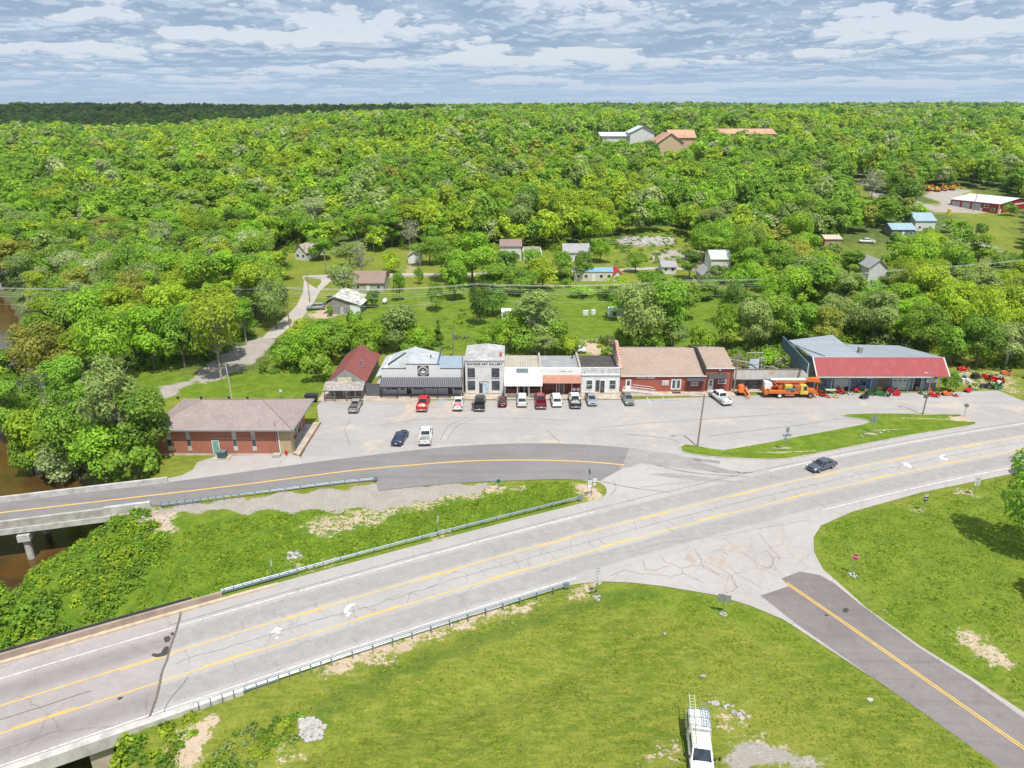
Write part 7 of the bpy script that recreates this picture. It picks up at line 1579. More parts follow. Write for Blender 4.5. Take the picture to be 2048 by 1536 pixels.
# ------------------------------------------------------------------ vegetation
def cards(P_, Nn, size, r_, flat=.42):
    """diamond leaf clumps: centres P_, outward directions Nn"""
    n = len(P_); d = Nn + r_.normal(0, flat, (n, 3)); d[:, 2] += .6; d /= np.linalg.norm(d, axis=1, keepdims=True)
    a = np.cross(d, r_.normal(0, 1, (n, 3))); a /= np.linalg.norm(a, axis=1, keepdims=True); b = np.cross(d, a)
    s = (size*r_.uniform(.6, 1.35, n))[:, None]
    V = np.stack([P_ - a*s, P_ + b*s*.62 + d*s*.15, P_ + a*s, P_ - b*s*.62 + d*s*.15], 1)
    return V
def crown(seed, r, h, n, size, style='broad', base=.22):
    q = np.random.default_rng(seed); m = {'broad': 26, 'tall': 22, 'loose': 30, 'cone': 12, 'bush': 9, 'round': 18}[style]
    zc = h*(1+base)/2; hz = h*(1-base)/2; C = []
    for k in range(m):
        if style == 'cone': t = (k+.5)/m; z = h*base+t*h*(1-base)*.93; rr = r*(1-t)**.8*.75; a = q.uniform(0, 6.28); C.append((rr*.5*math.cos(a), rr*.5*math.sin(a), z, max(.5, rr*.9), max(.5, rr*.8)))
        else:
            z = q.uniform(-.8, .88); rho = math.sqrt(1-z*z)*r*q.uniform(.35, .78); a = k*2.4+q.uniform(-.5, .5); lr = r*q.uniform(.18, .44)*(1.05 if style != 'loose' else .8)
            C.append((rho*math.cos(a), rho*math.sin(a), zc+z*hz*.78, lr, lr*.85))
    C = np.array(C); w = C[:, 3]**2; w /= w.sum(); li = q.choice(m, n, p=w)
    d = q.normal(0, 1, (n, 3)); d /= np.linalg.norm(d, axis=1, keepdims=True); d[:, 2] = np.where((d[:, 2] < -.2) & (q.random(n) < .7), -d[:, 2], d[:, 2])
    rad = q.uniform(.5, 1.08, n)**.5; rad[q.random(n) < .1] *= 1.12
    P_ = C[li, :3] + d*np.stack([C[li, 3], C[li, 3], C[li, 4]], 1)*rad[:, None]
    out = P_ - np.array([0, 0, zc]); out /= np.linalg.norm(out, axis=1, keepdims=True)+1e-6
    V = cards(P_, d*.7+out*.5, size, q); tone = np.clip(q.normal(0, .11, m)[li] + q.normal(.5, .2, n), 0, 1)
    return V, tone, C
def leafmesh(name, V, tone, mat, tint=None):
    n = len(V); me = bpy.data.meshes.new(name); me.vertices.add(4*n); me.vertices.foreach_set('co', V.astype(np.float32).ravel())
    me.loops.add(4*n); me.loops.foreach_set('vertex_index', np.arange(4*n, dtype=np.int32)); me.polygons.add(n); me.polygons.foreach_set('loop_start', np.arange(0, 4*n, 4, dtype=np.int32))
    me.update(calc_edges=True); me.attributes.new('tone', 'FLOAT', 'FACE').data.foreach_set('value', tone.astype(np.float32))
    if tint is not None: me.attributes.new('tint', 'FLOAT_COLOR', 'FACE').data.foreach_set('color', np.concatenate([tint, np.ones((n, 1))], 1).astype(np.float32).ravel())
    me.materials.append(mat); return me
LM = leafmat('foliage'); LMA = leafmat('foliage_mass', True)
def trunkmesh(seed, C, h, m, r0=.28, base=.22, fine=False):
    q = random.Random(seed); mb = MB(); top = Vector((q.uniform(-.3, .3), q.uniform(-.3, .3), h*.72)); mb.tube((0, 0, -.6), (0, 0, h*base), r0, r0*.8, 8); mb.tube((0, 0, h*base), top, r0*.8, r0*.25, 7)
    for c in C[::(1 if fine else 2)]:
        f = min(.95, max(.1, (c[2]/h)*.6)); s_ = Vector((0, 0, h*base)).lerp(top, f*.8); e = Vector(c[:3]); mb.tube(s_, e, r0*.33, r0*.1, 5)
        if fine:
            for k in range(5): v = Vector((q.gauss(0, 1), q.gauss(0, 1), q.gauss(.5, .8))).normalized()*c[3]*1.5; st = s_.lerp(e, q.uniform(.4, 1)); mb.tube(st, st+v, r0*.13, .02, 4)
    me_o = mb.build('trunk', m, None, world=False); me = me_o.data; COL.objects.unlink(me_o); bpy.data.objects.remove(me_o); return me
VAR = {}
for st, lst in dict(broad=[(5.2, 11.5), (4.8, 12.5), (5.6, 12)], tall=[(3.8, 14), (4.2, 15)], loose=[(5, 13), (5.6, 12)], round=[(4.2, 8.5), (3.8, 7.5)], cone=[(2.2, 8), (2.8, 11)], bush=[(2.6, 3.4), (2.2, 2.8)]).items():
    VAR[st] = []
    for k, (r, h) in enumerate(lst):
        n = {'broad': 4600, 'tall': 4200, 'loose': 3600, 'round': 3000, 'cone': 1800, 'bush': 1100}[st]; base = .04 if st in ('bush', 'cone') else .2
        V, tone, C = crown(100+k+len(VAR)*10, r, h, n, .255 if st != 'bush' else .2, st, base)
        VAR[st].append((r, h, leafmesh('crown', V, tone, LM), trunkmesh(k, C, h, M_['palebark'] if st == 'loose' else M_['bark'], .26 if st != 'bush' else .08, base, st == 'loose')))
V, tone, C = crown(77, 5, 11.5, 260, .3, 'loose'); VAR['bare'] = [(5, 11.5, leafmesh('crown', V, tone, LM), trunkmesh(9, C, 11.5, M_['palebark'], .26, .2, True))]
TINT = dict(bright=(.31, .51, .042), yellow=(.41, .55, .04), mid=(.265, .445, .05), dark=(.155, .285, .04), grey=(.34, .455, .13), gold=(.41, .45, .07), pale=(.44, .52, .22), deep=(.20, .355, .045))
TREES = []                       # (obj, px, py, tint name, style, size)
def tree(x, y, z, r, h, tint, style, rs):
    v = VAR[style][rs.randrange(len(VAR[style]))]
    nm = {'bush': 'shrub', 'cone': 'conifer', 'bare': 'bare_tree'}.get(style, 'broadleaf_tree')
    t = bpy.data.objects.new(nm, None); COL.objects.link(t); t.location = (x, y, z-.15); t.rotation_euler = (0, 0, rs.uniform(0, 6.28))
    s = r/v[0]; t.scale = (s*rs.uniform(.92, 1.08), s*rs.uniform(.92, 1.08), h/v[1])
    c = bpy.data.objects.new('crown', v[2]); COL.objects.link(c); c.parent = t; j = rs.uniform(.85, 1.15); g = rs.uniform(.93, 1.07)
    tc = TINT[tint]; c.color = (tc[0]*j, tc[1]*j*g, tc[2]*j, 1)
    k = bpy.data.objects.new('trunk', v[3]); COL.objects.link(k); k.parent = t
    px, py = PX(x, y, z+h*.6); TREES.append((t, px, py, tint, style, r, y)); return t
rs = random.Random(21)
def tpx(bx, by, top, rpx, tint='mid', style='broad', lab=None, off=None):
    x, y, z = T(bx, by) if off is None else (*off, hgt(*off)); h = max(1.2, WZ(top, y)-z)*1.0; r = 1.02*rpx/F*(y*cs+(H-z)*sn)
    t = tree(x, y, z, r, h, tint, style, rs)
    if lab: t['label'] = lab
    return x, y, r
HAND = [ # base x, base y, top y, radius, tint, style, label
 (2052,1105,900,72,'mid','broad','big green tree overhanging the right edge of the photo, casting shade on the lawn'),(2150,1230,1060,60,'bright','broad','second leafy tree at the right edge, below the big one'),(2070,960,885,26,'grey','round','small pale tree behind the big right-edge tree'),
 (252,935,700,62,'grey','loose','tall pale grey-green tree between the creek and the brick office'),(302,925,765,58,'deep','broad','dark green tree whose boughs overhang the brick office roof'),(175,945,760,66,'mid','broad','broad tree on the creek bank left of the pale tall one'),(105,950,810,55,'yellow','round','yellow-green round tree right beside the creek water'),(215,965,850,60,'bright','round','bright leafy tree just behind the old bridge parapet'),
 (130,968,890,52,'pale','round','pale leaved low tree behind the old bridge parapet'),(280,962,880,46,'mid','bush','dark shrubs against the end of the old bridge parapet'),(28,890,745,50,'mid','broad','broad tree at the left edge over the creek water'),(72,962,868,36,'mid','round','low round tree between the creek and the old bridge'),(-25,850,690,60,'bright','broad','bright tree at the left edge, above the creek'),(60,850,745,48,'deep','broad','dark tree leaning over the brown creek bend'),(150,830,700,52,'mid','broad','leafy tree above the creek bend, left of the white pole can'),(20,800,690,50,'mid','broad','tree at the left edge by the sand bar'),(95,780,640,55,'gold','broad','olive-gold tree above the sand bar'),
 (443,758,578,52,'yellow','loose','lone tall tree with a bare lower trunk on the lawn behind the brick office'),(310,740,600,50,'bright','broad','bright tree left of the gravel track'),(370,735,620,44,'mid','round','tree at the left bend of the gravel track'),(235,760,610,56,'bright','broad','broad bright tree near the pole among the left trees'),
 (620,745,655,38,'bright','round','bush-like tree left of the red-roofed shack'),(665,728,640,40,'mid','round','tree rising behind the red-roofed shack, left side'),(580,735,672,34,'mid','bush','dense shrubs left of the shack, first clump'),(640,765,700,28,'mid','bush','shrub pressed against the left wall of the shack'),
 (745,712,640,36,'bright','round','bright tree rising behind the red roof'),(800,702,612,46,'grey','round','round pale green tree behind the cafe'),(770,690,630,34,'mid','round','tree behind the cafe, left of the pale round one'),(877,690,636,15,'deep','cone','small dark cone-shaped tree on the lawn behind the cafe'),(712,660,618,22,'mid','bush','shrubs at the front foot of the barn'),(660,632,608,8,'bright','bush','tiny round shrub against the barn wall'),
 (745,615,580,16,'deep','round','dark small tree right of the barn'),(800,602,545,15,'mid','round','small tree right of the brown-roofed house'),(872,622,568,20,'mid','round','single tree with a clear trunk on the mid lawn'),(838,568,535,10,'deep','bush','dark shrub by the back road'),(690,600,520,34,'grey','loose','thin grey tree in front of the brown-roofed house'),
 (900,560,470,50,'mid','broad','large tree left of the cluster behind the mid lawn'),(945,572,462,52,'bright','broad','largest tree of the cluster behind the mid lawn'),(985,585,520,40,'mid','broad','tree right of the cluster behind the mid lawn'),(960,650,570,22,'dark','round','dark tree casting shade beside the line pole'),(985,630,575,34,'deep','broad','dark tree right of the line pole'),
 (1040,590,532,36,'mid','broad','leafy tree below the white walled yard'),(1085,580,520,34,'yellow','round','yellowish tree below the lawn strip'),(1125,560,505,26,'mid','round','tree before the grey roofed house, left'),(1165,560,505,24,'deep','round','tree before the grey roofed house, right'),(1200,525,478,26,'bright','round','bright tree right of the grey roofed house'),
 (1070,704,568,58,'grey','loose','big airy grey-green tree with bare limbs behind the gallery'),(1020,706,628,36,'bright','round','bright tree behind the gallery chimney'),(1110,708,640,34,'mid','round','tree behind the brown shingled shop'),(975,700,655,24,'bright','bush','bright shrubs behind the gallery roof'),(1165,595,572,28,'bright','bush','shrubs under the blue-roofed mobile home, left'),(1205,592,568,24,'mid','bush','shrubs under the blue-roofed mobile home, right'),
 (1275,704,560,52,'grey','broad','tall pale tree behind the stepped brick wall'),(1325,700,545,50,'mid','broad','tall tree behind the brick hall'),(1300,620,535,48,'mid','broad','leafy tree between the sheds right of the red shed'),(1240,700,660,22,'deep','bush','dark shrub beside the stepped brick wall'),(1370,640,560,30,'mid','round','tree right of the low grey roof'),(1378,560,495,24,'dark','tall','dark upright tree on the bank right of the sheds'),(1395,600,572,26,'mid','round','tree under the small white gabled house'),
 (1450,700,615,36,'bright','round','bright tree behind the narrow brick shop'),(1500,700,590,46,'grey','broad','pale tree behind the white fascia'),(1545,690,580,48,'mid','broad','tree behind the derelict shop, right'),(1600,690,600,44,'mid','broad','tree behind the teal side wall'),(1465,650,560,34,'dark','broad','dark tree shading the far end of the mid lawn'),(1530,735,700,22,'bright','bush','shrubs growing through the fallen timbers'),(1490,735,712,16,'mid','bush','small shrub in the fallen timbers, left'),
 (1670,668,590,44,'grey','broad','pale tree behind the left grey metal roof'),(1730,672,585,46,'mid','broad','tree behind the garage chimney'),(1790,680,600,42,'bright','broad','bright tree behind the right grey metal roof'),(1840,700,600,44,'mid','broad','tree behind the right end of the garage'),(1898,782,746,19,'deep','bush','leafy bush at the right end of the garage'),(1900,730,650,36,'mid','round','tree behind the bush at the garage end'),
 (1950,735,625,46,'deep','broad','dark tree at the edge of the weedy yard'),(2010,735,640,46,'grey','loose','twiggy pale tree at the right of the weedy yard'),(2060,735,630,40,'mid','broad','tree at the right edge beyond the weedy yard'),(1960,475,445,12,'deep','round','dark tree on the slope below the red metal barn'),(2020,432,405,14,'deep','bush','dark shrub against the red metal barn'),
 (860,530,470,34,'mid','broad','tree at the left of the cluster behind the mid lawn, by the back road'),(910,600,520,30,'bright','round','lower bright tree of the cluster behind the mid lawn'),(1010,560,500,30,'deep','round','dark tree at the left foot of the brown-roofed white house'),(700,705,640,34,'bright','round','bright tree between the shack roof and the barn'),
 (730,735,668,26,'mid','bush','shrubs against the right side of the red roof'),(840,706,650,34,'bright','round','bright tree behind the cafe emblem'),(600,700,640,30,'yellow','bush','yellowish shrubs between the lane and the shack'),(1045,712,650,34,'mid','bush','shrubs behind the white awning shop'),(1140,712,668,26,'yellow','bush','yellowish shrubs before the white car behind the shops'),(1215,712,690,14,'bright','bush','small shrubs left of the stepped brick wall'),
 (1250,640,575,36,'mid','round','tree over the long white shed'),(1345,704,640,34,'grey','round','pale tree low behind the brick hall'),(1300,708,660,34,'mid','bush','shrubs low behind the brick hall'),(1400,706,655,30,'bright','bush','bright shrubs behind the joint of hall and brick shop'),(1430,590,530,34,'deep','broad','dark tree under the pale green roofed house'),(1490,600,520,44,'bright','broad','bright tree right of the pale green roofed house'),
 (1070,540,498,24,'mid','bush','shrubs below the white walled yard'),(780,545,505,20,'yellow','bush','yellowish shrubs left of the white garage drive'),(700,535,480,34,'grey','broad','grey-green tree above the brown-roofed house'),(640,520,470,30,'mid','broad','tree right of the half-hidden cottage'),(560,560,500,34,'deep','broad','dark tree left of the lane top'),
 (1075,640,590,30,'grey','loose','loose pale tree on the mid lawn below the cluster'),(1230,600,548,30,'yellow','loose','loose yellowish tree below the red shed'),(1415,600,560,24,'bright','round','bright tree before the small white gabled house'),(930,540,490,34,'yellow','broad','yellowish crown at the back of the mid lawn cluster'),(1270,545,505,22,'mid','round','tree by the back road right of the red shed'),(820,712,676,22,'mid','bush','shrubs against the back of the cafe'),(1090,715,660,30,'grey','loose','loose pale tree behind the brown shingled shop'),
 (1800,492,464,24,'mid','bush','shrubs before the lower blue-grey roof'),(1850,486,456,24,'bright','bush','shrubs before the taller blue-grey roof'),(1660,512,486,24,'deep','bush','shrubs before the tan shed'),(1740,600,562,26,'mid','bush','shrubs before the white gabled house'),(1775,590,540,24,'bright','round','tree at the right side of the white gabled house'),(1940,545,522,24,'mid','bush','shrubs before the brown shingled roof'),(1742,400,330,34,'pale','bare','bare forked tree by the upper road'),(820,500,430,30,'pale','bare','bare pale tree left of the white garage'),(725,560,470,30,'grey','bare','bare twiggy tree above the brown-roofed house'),(155,480,425,34,'pale','bare','bare silvery tree in the left wood'),
]
for a in HAND: tpx(*a)

KEEP = [ # polygon over the photo that must stay visible, and the photo row of its foot
 ([(521,679),(575,625),(606,585),(606,552),(668,549),(640,592),(600,645),(556,680)],552),([(312,800),(300,780),(330,765),(395,750),(450,742),(510,698),(535,676),(545,690),(500,725),(400,772),(350,800)],676),
 ([(330,770),(395,740),(470,700),(535,665),(550,690),(500,722),(410,770),(360,790)],676),([(320,768),(455,752),(520,745),(640,750),(655,800),(340,800)],745),([(250,745),(320,745),(310,790),(262,800)],745),([(640,572),(740,572),(740,635),(620,635)],600),([(705,541),(772,541),(772,588),(735,588)],575),([(812,495),(846,495),(846,545),(810,550)],524),([(584,490),(620,490),(620,516),(584,516)],512),
 ([(770,572),(860,576),(950,590),(950,640),(950,690),(885,705),(850,650),(840,625),(770,618)],560),([(985,478),(1086,478),(1086,518),(990,518)],510),([(1086,495),(1124,495),(1124,528),(1092,520)],490),([(1126,485),(1180,485),(1180,505),(1126,505)],520),([(1148,530),(1246,530),(1246,562),(1180,562)],560),
 ([(1140,580),(1215,580),(1230,612),(1262,616),(1262,632),(1215,640),(1240,695),(1170,695),(1130,640)],575),([(1352,610),(1440,600),(1462,640),(1430,690),(1352,690)],590),([(1222,460),(1372,460),(1372,536),(1222,536)],455),([(1400,490),(1462,508),(1462,545),(1432,568),(1402,560)],545),
 ([(1728,524),(1776,524),(1776,574),(1728,574)],570),([(1640,466),(1686,466),(1686,496),(1640,496)],495),([(1690,470),(1765,470),(1765,490),(1690,490)],486),([(1776,436),(1870,436),(1870,458),(1800,474),(1776,470)],465),([(1922,508),(1958,508),(1958,524),(1922,526)],522),
 ([(1842,372),(1932,374),(2048,386),(2048,500),(2000,478),(1960,440),(1900,430),(1850,402)],376),([(1698,345),(1716,345),(1772,390),(1740,396)],345),([(1200,250),(1395,250),(1395,276),(1362,300),(1330,292),(1300,276),(1200,276)],999),
 ([(1900,738),(2048,742),(2048,800),(1900,800)],735),([(1410,236),(1432,236),(1432,252),(1410,252)],999),([(640,500),(665,500),(665,545),(640,545)],540),([(0,720),(38,718),(62,800),(30,850),(0,850)],720),([(0,870),(30,880),(30,960),(0,965)],870)]
KP = []
for pl, foot in KEEP:
    D = 1e9 if foot == 999 else T(sum(p[0] for p in pl)/len(pl), foot)[1]
    if foot == 999: D = 560
    KP.append((np.array(pl, float), D+6))
def keep_ok(x, y, z, r, h):
    """vectorised: False where the crown would hide something the photo shows"""
    n = len(x); ok = np.ones(n, bool); Zc = y*cs+(H-z-h*.6)*sn; rp = F*r/Zc
    for fx, fz in ((0, 1.0), (0, .6), (-.9, .55), (.9, .55), (0, .15), (-.6, .85), (.6, .85), (0, .8), (-.5, .4), (.5, .4)):
        zz = z+h*fz; Z = y*cs+(H-zz)*sn; px = 1024+F*x/Z+fx*rp; py = 768+F*((H-zz)*cs-y*sn)/Z
        for pl, D in KP: ok &= ~(pip(px, py, pl) & (y < D))
    return ok
def candidates(y0, y1, sp, xl=.80):
    ys = np.arange(y0, y1, sp); X, Y = [], []
    for yy in ys:
        xs = np.arange(-yy*xl-20, yy*xl+20, sp); X.append(xs); Y.append(np.full(len(xs), yy))
    X = np.concatenate(X); Y = np.concatenate(Y); X = X+rng.uniform(-.45, .45, len(X))*sp; Y = Y+rng.uniform(-.45, .45, len(X))*sp; return X, Y
HT = np.array([[t[0].location.x, t[0].location.y, t[5]] for t in TREES])
def forest():
    TL = list(TINT); PRB = np.array([.29, .17, .24, .03, .14, .05, .05, .04]); PRB /= PRB.sum()
    allx = []
    for y0, y1, sp in ((120, 262, 7.4), (262, 460, 7.3), (460, 1000, 8.2), (1000, 1900, 11), (1900, 3000, 19)):
        X, Y = candidates(y0, y1, sp, .80 if y1 < 2000 else .85); Z = height(X, Y); n = len(X)
        r = rng.uniform(3.2, 6.2, n)*(1 if sp < 9 else sp/8.5); h = r*rng.uniform(2.0, 2.9, n)*(1 if sp < 9 else 8.5/sp); h = np.clip(h, 7, 17)
        big = np.sin(X*.019+1)*np.cos(Y*.023)+np.sin(X*.047+Y*.031); h *= 1+.1*big
        Zc = Y*cs+(H-Z)*sn; px = 1024+F*X/Zc; py = 768+F*((H-Z)*cs-Y*sn)/Zc
        ok = (Y > 250+6*np.sin(X*.07)) | ((px < 560) & (Y > 128)) | ((px > 1470) & (Y > 140)) | ((px > 1250) & (Y > 215) & (px < 1480))
        ok &= rivdist(X, Y) > 17
        ok &= ~((px > 560) & (px < 1480) & (Y < 262) & (Y < 250)) | ((px > 1250) & (Y > 215) & (px < 1480))
        if y0 < 300:
            for hx, hy_, hr in HT: ok &= np.hypot(X-hx, Y-hy_) > hr*.75+2.2
            d0 = np.hypot(X-62, Y-126); ok &= ~((X > 52) & (X < 82) & (Y < 136))
        ok &= keep_ok(X, Y, Z, r, h)
        allx.append(np.stack([X, Y, Z, r, h, np.full(n, y0, float)], 1)[ok])
    A = np.concatenate(allx); n = len(A)
    # species drift over the hillside; many far trees tinted dark as painted cloud shade
    sx = np.sin(A[:, 0]*.013+A[:, 1]*.007)+np.sin(A[:, 0]*.031-A[:, 1]*.021+1); ti = rng.choice(8, n, p=PRB)
    ti = np.where((sx > .9) & (rng.random(n) < .45), 1, ti); ti = np.where((sx < -.9) & (rng.random(n) < .45), 2, ti); ti = np.where((A[:, 1] > 1300) & (rng.random(n) < .5), 3, ti)
    size = A[:, 3]/A[:, 1]; Zc = A[:, 1]*cs+(H-A[:, 2])*sn; px = 1024+F*A[:, 0]/Zc
    vis = (px > -40) & (px < 2090) & (A[:, 1] < 470); order = np.argsort(-size*vis); k = max(0, 299-len([t for t in TREES if t[4] not in ('bush',)]))
    ind, rest = order[:k], order[k:]
    for i in ind:
        x, y, z, r, h, _ = A[i]; tn = TL[ti[i]]; st = rs.choices(['broad', 'tall', 'loose', 'round'], [6, 2, 1.4, 1.2])[0]
        if tn in ('grey', 'pale'): st = rs.choice(['loose', 'broad'])
        if rs.random() < .025: st = 'bare'
        tree(x, y, z, r, h, tn, st, rs)
    # the rest of the wood: one mass of leaf clumps
    LOD = {}
    for nm, cnt, sz in (('a', 900, .56), ('b', 300, .9), ('c', 60, 1.9)):
        LOD[nm] = [crown(300+s_+ord(nm), 1.0*5, 12.0, cnt, sz, ['broad', 'broad', 'tall', 'round', 'loose'][s_ % 5], .1)[:2] for s_ in range(6)]
    Vs, Ts, Cs = [], [], []; tb = np.array([TINT[q] for q in TL])
    cm = A[rest]; tt = ti[rest]
    for lod in 'abc':
        sel = np.where((cm[:, 1] < 430) if lod == 'a' else ((cm[:, 1] >= 430) & (cm[:, 5] < 1000)) if lod == 'b' else (cm[:, 5] >= 1000))[0]
        vv = rng.integers(0, 6, len(sel))
        for v_ in range(6):
            ids = sel[vv == v_]
            if not len(ids): continue
            V, tone = LOD[lod][v_]; m = len(ids); a = rng.uniform(0, 6.28, m); ca, sa = np.cos(a)[:, None, None], np.sin(a)[:, None, None]
            sc = (cm[ids, 3]/5)[:, None, None]; sz = (cm[ids, 4]/12)[:, None, None]
            x = (V[None, :, :, 0]*ca - V[None, :, :, 1]*sa)*sc + cm[ids, 0][:, None, None]; y = (V[None, :, :, 0]*sa + V[None, :, :, 1]*ca)*sc + cm[ids, 1][:, None, None]
            z = V[None, :, :, 2]*sz + cm[ids, 2][:, None, None]
            Vs.append(np.stack([x, y, z], -1).reshape(-1, 4, 3)); Ts.append(np.tile(tone, m)); j = rng.uniform(.82, 1.18, (m, 1)); Cs.append(np.repeat(tb[tt[ids]]*j, len(tone), 0))
    V = np.concatenate(Vs); me = leafmesh('forest', V, np.concatenate(Ts), LMA, np.concatenate(Cs)); o = link(bpy.data.objects.new('forest', me)); tag(o, kind='stuff')
    print('forest trees', n, 'cards', len(V), 'individual', len(ind))
forest()

LANDM = [(690,605,'the barn'),(735,560,'the brown-roofed house'),(828,515,'the small white garage'),(600,500,'the half-hidden cottage'),(575,640,'the lane'),(430,745,'the gravel track'),(130,780,'the creek bend'),(1010,500,'the walled yard'),(1150,495,'the grey roofed house'),(1190,548,'the blue-roofed mobile home'),
 (1300,480,'the rocky bank'),(1440,528,'the green-roofed house'),(1415,550,'the small white gabled house'),(1750,548,'the white gabled house'),(1663,482,'the tan shed'),(1820,455,'the blue-grey roofs'),(1985,410,'the red metal barn'),(1720,370,'the upper road'),(1750,700,'the garage roofs'),(1540,700,'the derelict shop'),(1940,515,'the brown shingled roof'),(40,600,'the left edge of the wood')]
def label_trees():
    short = lambda q: ' '.join(q.split()[:16])
    cn = dict(bright='bright green', yellow='yellow-green', mid='mid green', dark='dark green', grey='grey-green', gold='olive-gold', pale='pale', deep='deep green')
    sh = dict(broad='broad', tall='tall narrow', loose='airy', round='rounded', cone='conical', bush='bushy', bare='nearly leafless')
    todo = {}
    for t, px, py, ti, st, r, y in TREES:
        t['category'] = 'shrub' if st == 'bush' else 'tree'; t['group'] = 'trees and shrubs of the town and the wood'
        if 'label' in t: continue
        d, lx, ly, ln = min((math.hypot(px-a, (py-b)*1.6), a, b, c) for a, b, c in LANDM)
        if d < 60: rel = 'close by'
        elif abs(px-lx) > abs(py-ly)*1.5: rel = ('left of' if px < lx else 'right of') if d < 170 else ('well left of' if px < lx else 'well right of')
        else: rel = ('beyond' if py < ly else 'this side of')
        todo.setdefault(f"{cn[ti]} {sh[st]} tree {rel} {ln}", []).append((px, t))
    on = ['leftmost', 'second', 'third', 'fourth', 'fifth', 'sixth', 'seventh', 'eighth', 'ninth', 'tenth']
    for lab, lst in todo.items():
        lst.sort(key=lambda q: q[0])
        for i, (_, t) in enumerate(lst):
            if len(lst) == 1: t['label'] = lab
            elif i == 0: t['label'] = 'leftmost ' + lab
            elif i == len(lst)-1: t['label'] = 'rightmost ' + lab
            elif i < 10: t['label'] = on[i] + ' ' + lab + ' from left'
            else: t['label'] = lab
label_trees()

def undergrowth():
    Vs, Ts, Cs = [], [], []
    def scatter(poly, dens, hmin, hmax, tints, size=.22, n_per=60, rr=1.0, seed=1):
        q = np.random.default_rng(seed); w = np.array([T(*p)[:2] for p in poly]); x0, y0 = w.min(0); x1, y1 = w.max(0); n = int((x1-x0)*(y1-y0)*dens)
        x = q.uniform(x0, x1, n); y = q.uniform(y0, y1, n); ins = pip(x, y, w) & (height(x, y) > -4.9); x, y = x[ins], y[ins]; z = height(x, y)
        for i in range(len(x)):
            h = q.uniform(hmin, hmax); r = rr*q.uniform(.5, 1.2); d = q.normal(0, 1, (n_per, 3)); d /= np.linalg.norm(d, axis=1, keepdims=True); d[:, 2] = abs(d[:, 2])
            P_ = np.array([x[i], y[i], z[i]]) + d*np.array([r, r, h])*q.uniform(.5, 1, (n_per, 1)); Vs.append(cards(P_, d, size, q)); Ts.append(np.clip(q.normal(.5, .2, n_per)+q.normal(0, .1), 0, 1))
            c = np.array(TINT[tints[q.integers(len(tints))]])*q.uniform(.62, .98); Cs.append(np.tile(c, (n_per, 1)))
    scatter([(305,1045),(180,1080),(95,1130),(50,1180),(-60,1200),(-120,1380),(150,1275),(240,1220),(290,1160),(340,1080)], .8, .3, 1.3, ['bright', 'mid', 'yellow', 'bright', 'bright'], .17, 80, 1.0, 2)
    scatter([(195,1075),(300,1040),(300,1025),(240,1030)], 1.0, .4, 1.2, ['bright', 'mid'], .2, 50, .8, 3)
    scatter([(-160,1190),(40,1185),(110,1230),(60,1300),(-160,1360)], .3, 1.2, 2.6, ['bright', 'mid', 'bright'], .22, 220, 1.6, 4)
    scatter([(190,1560),(280,1470),(395,1430),(400,1450),(350,1560)], .9, .25, .8, ['bright', 'yellow', 'mid'], .16, 60, .7, 5)
    scatter([(215,1560),(240,1490),(290,1475),(300,1540)], .3, 1.0, 1.8, ['yellow', 'bright'], .2, 120, 1.0, 6)
    scatter([(420,1500),(500,1450),(600,1430),(610,1470),(560,1500),(500,1545),(400,1560)], 1.4, .2, .55, ['grey', 'mid', 'yellow'], .13, 50, .6, 7)
    scatter([(560,680),(560,700),(640,690),(700,690),(700,740),(640,748),(520,748),(510,735)], .3, .5, 1.6, ['mid', 'bright', 'deep'], .26, 60, 1.3, 8)
    scatter([(700,690),(940,700),(1240,700),(1460,700),(1600,730),(1600,690),(1460,672),(1000,680),(760,670)], .10, .4, 1.4, ['mid', 'bright', 'yellow', 'grey'], .26, 60, 1.2, 9)
    scatter([(1460,735),(1600,735),(1620,690),(1460,690)], .3, .8, 2.4, ['mid', 'bright', 'grey'], .26, 90, 1.2, 10)
    scatter([(1900,735),(2048,740),(2060,728),(1900,722)], .3, .6, 1.6, ['mid', 'grey', 'deep'], .24, 70, 1.0, 11)
    scatter([(1905,745),(2048,750),(2048,775),(1990,772),(1905,770)], .18, .15, .5, ['grey', 'yellow', 'gold'], .16, 40, .7, 12)
    scatter([(560,640),(700,640),(840,640),(1000,600),(1000,680),(560,680)], .05, .2, .8, ['mid', 'bright'], .22, 40, .9, 13)
    scatter([(1225,462),(1375,462),(1375,536),(1225,536)], .09, .4, 1.4, ['mid', 'grey', 'bright'], .3, 50, 1.3, 14)
    scatter([(1000,540),(1140,545),(1140,575),(1000,575)], .12, .6, 1.8, ['mid', 'bright', 'deep'], .3, 70, 1.4, 15)
    scatter([(1600,690),(2060,722),(2060,640),(1600,650)], .10, 1.0, 3.6, ['mid', 'bright', 'grey', 'yellow'], .3, 170, 2.0, 16)
    scatter([(1480,690),(1600,690),(1600,600),(1480,620)], .08, 1.0, 3.6, ['mid', 'bright', 'grey'], .3, 170, 2.0, 17)
    scatter([(200,748),(330,742),(400,728),(500,680),(520,620),(200,650)], .06, .8, 3.0, ['mid', 'bright', 'deep'], .3, 150, 2.0, 18)
    scatter([(560,505),(1220,500),(1220,488),(560,492)], .05, 1.0, 3.5, ['mid', 'bright', 'yellow'], .34, 150, 2.2, 19)
    scatter([(0,700),(60,700),(70,850),(0,860)], .05, 1.0, 2.6, ['mid', 'bright'], .3, 120, 1.6, 20)
    V = np.concatenate(Vs); o = link(bpy.data.objects.new('undergrowth', leafmesh('undergrowth', V, np.concatenate(Ts), LMA, np.concatenate(Cs)))); tag(o, kind='stuff'); print('under', len(V))
    # grass blades over the near lawns
    q = np.random.default_rng(5); Vs, Ts, Cs = [], [], []
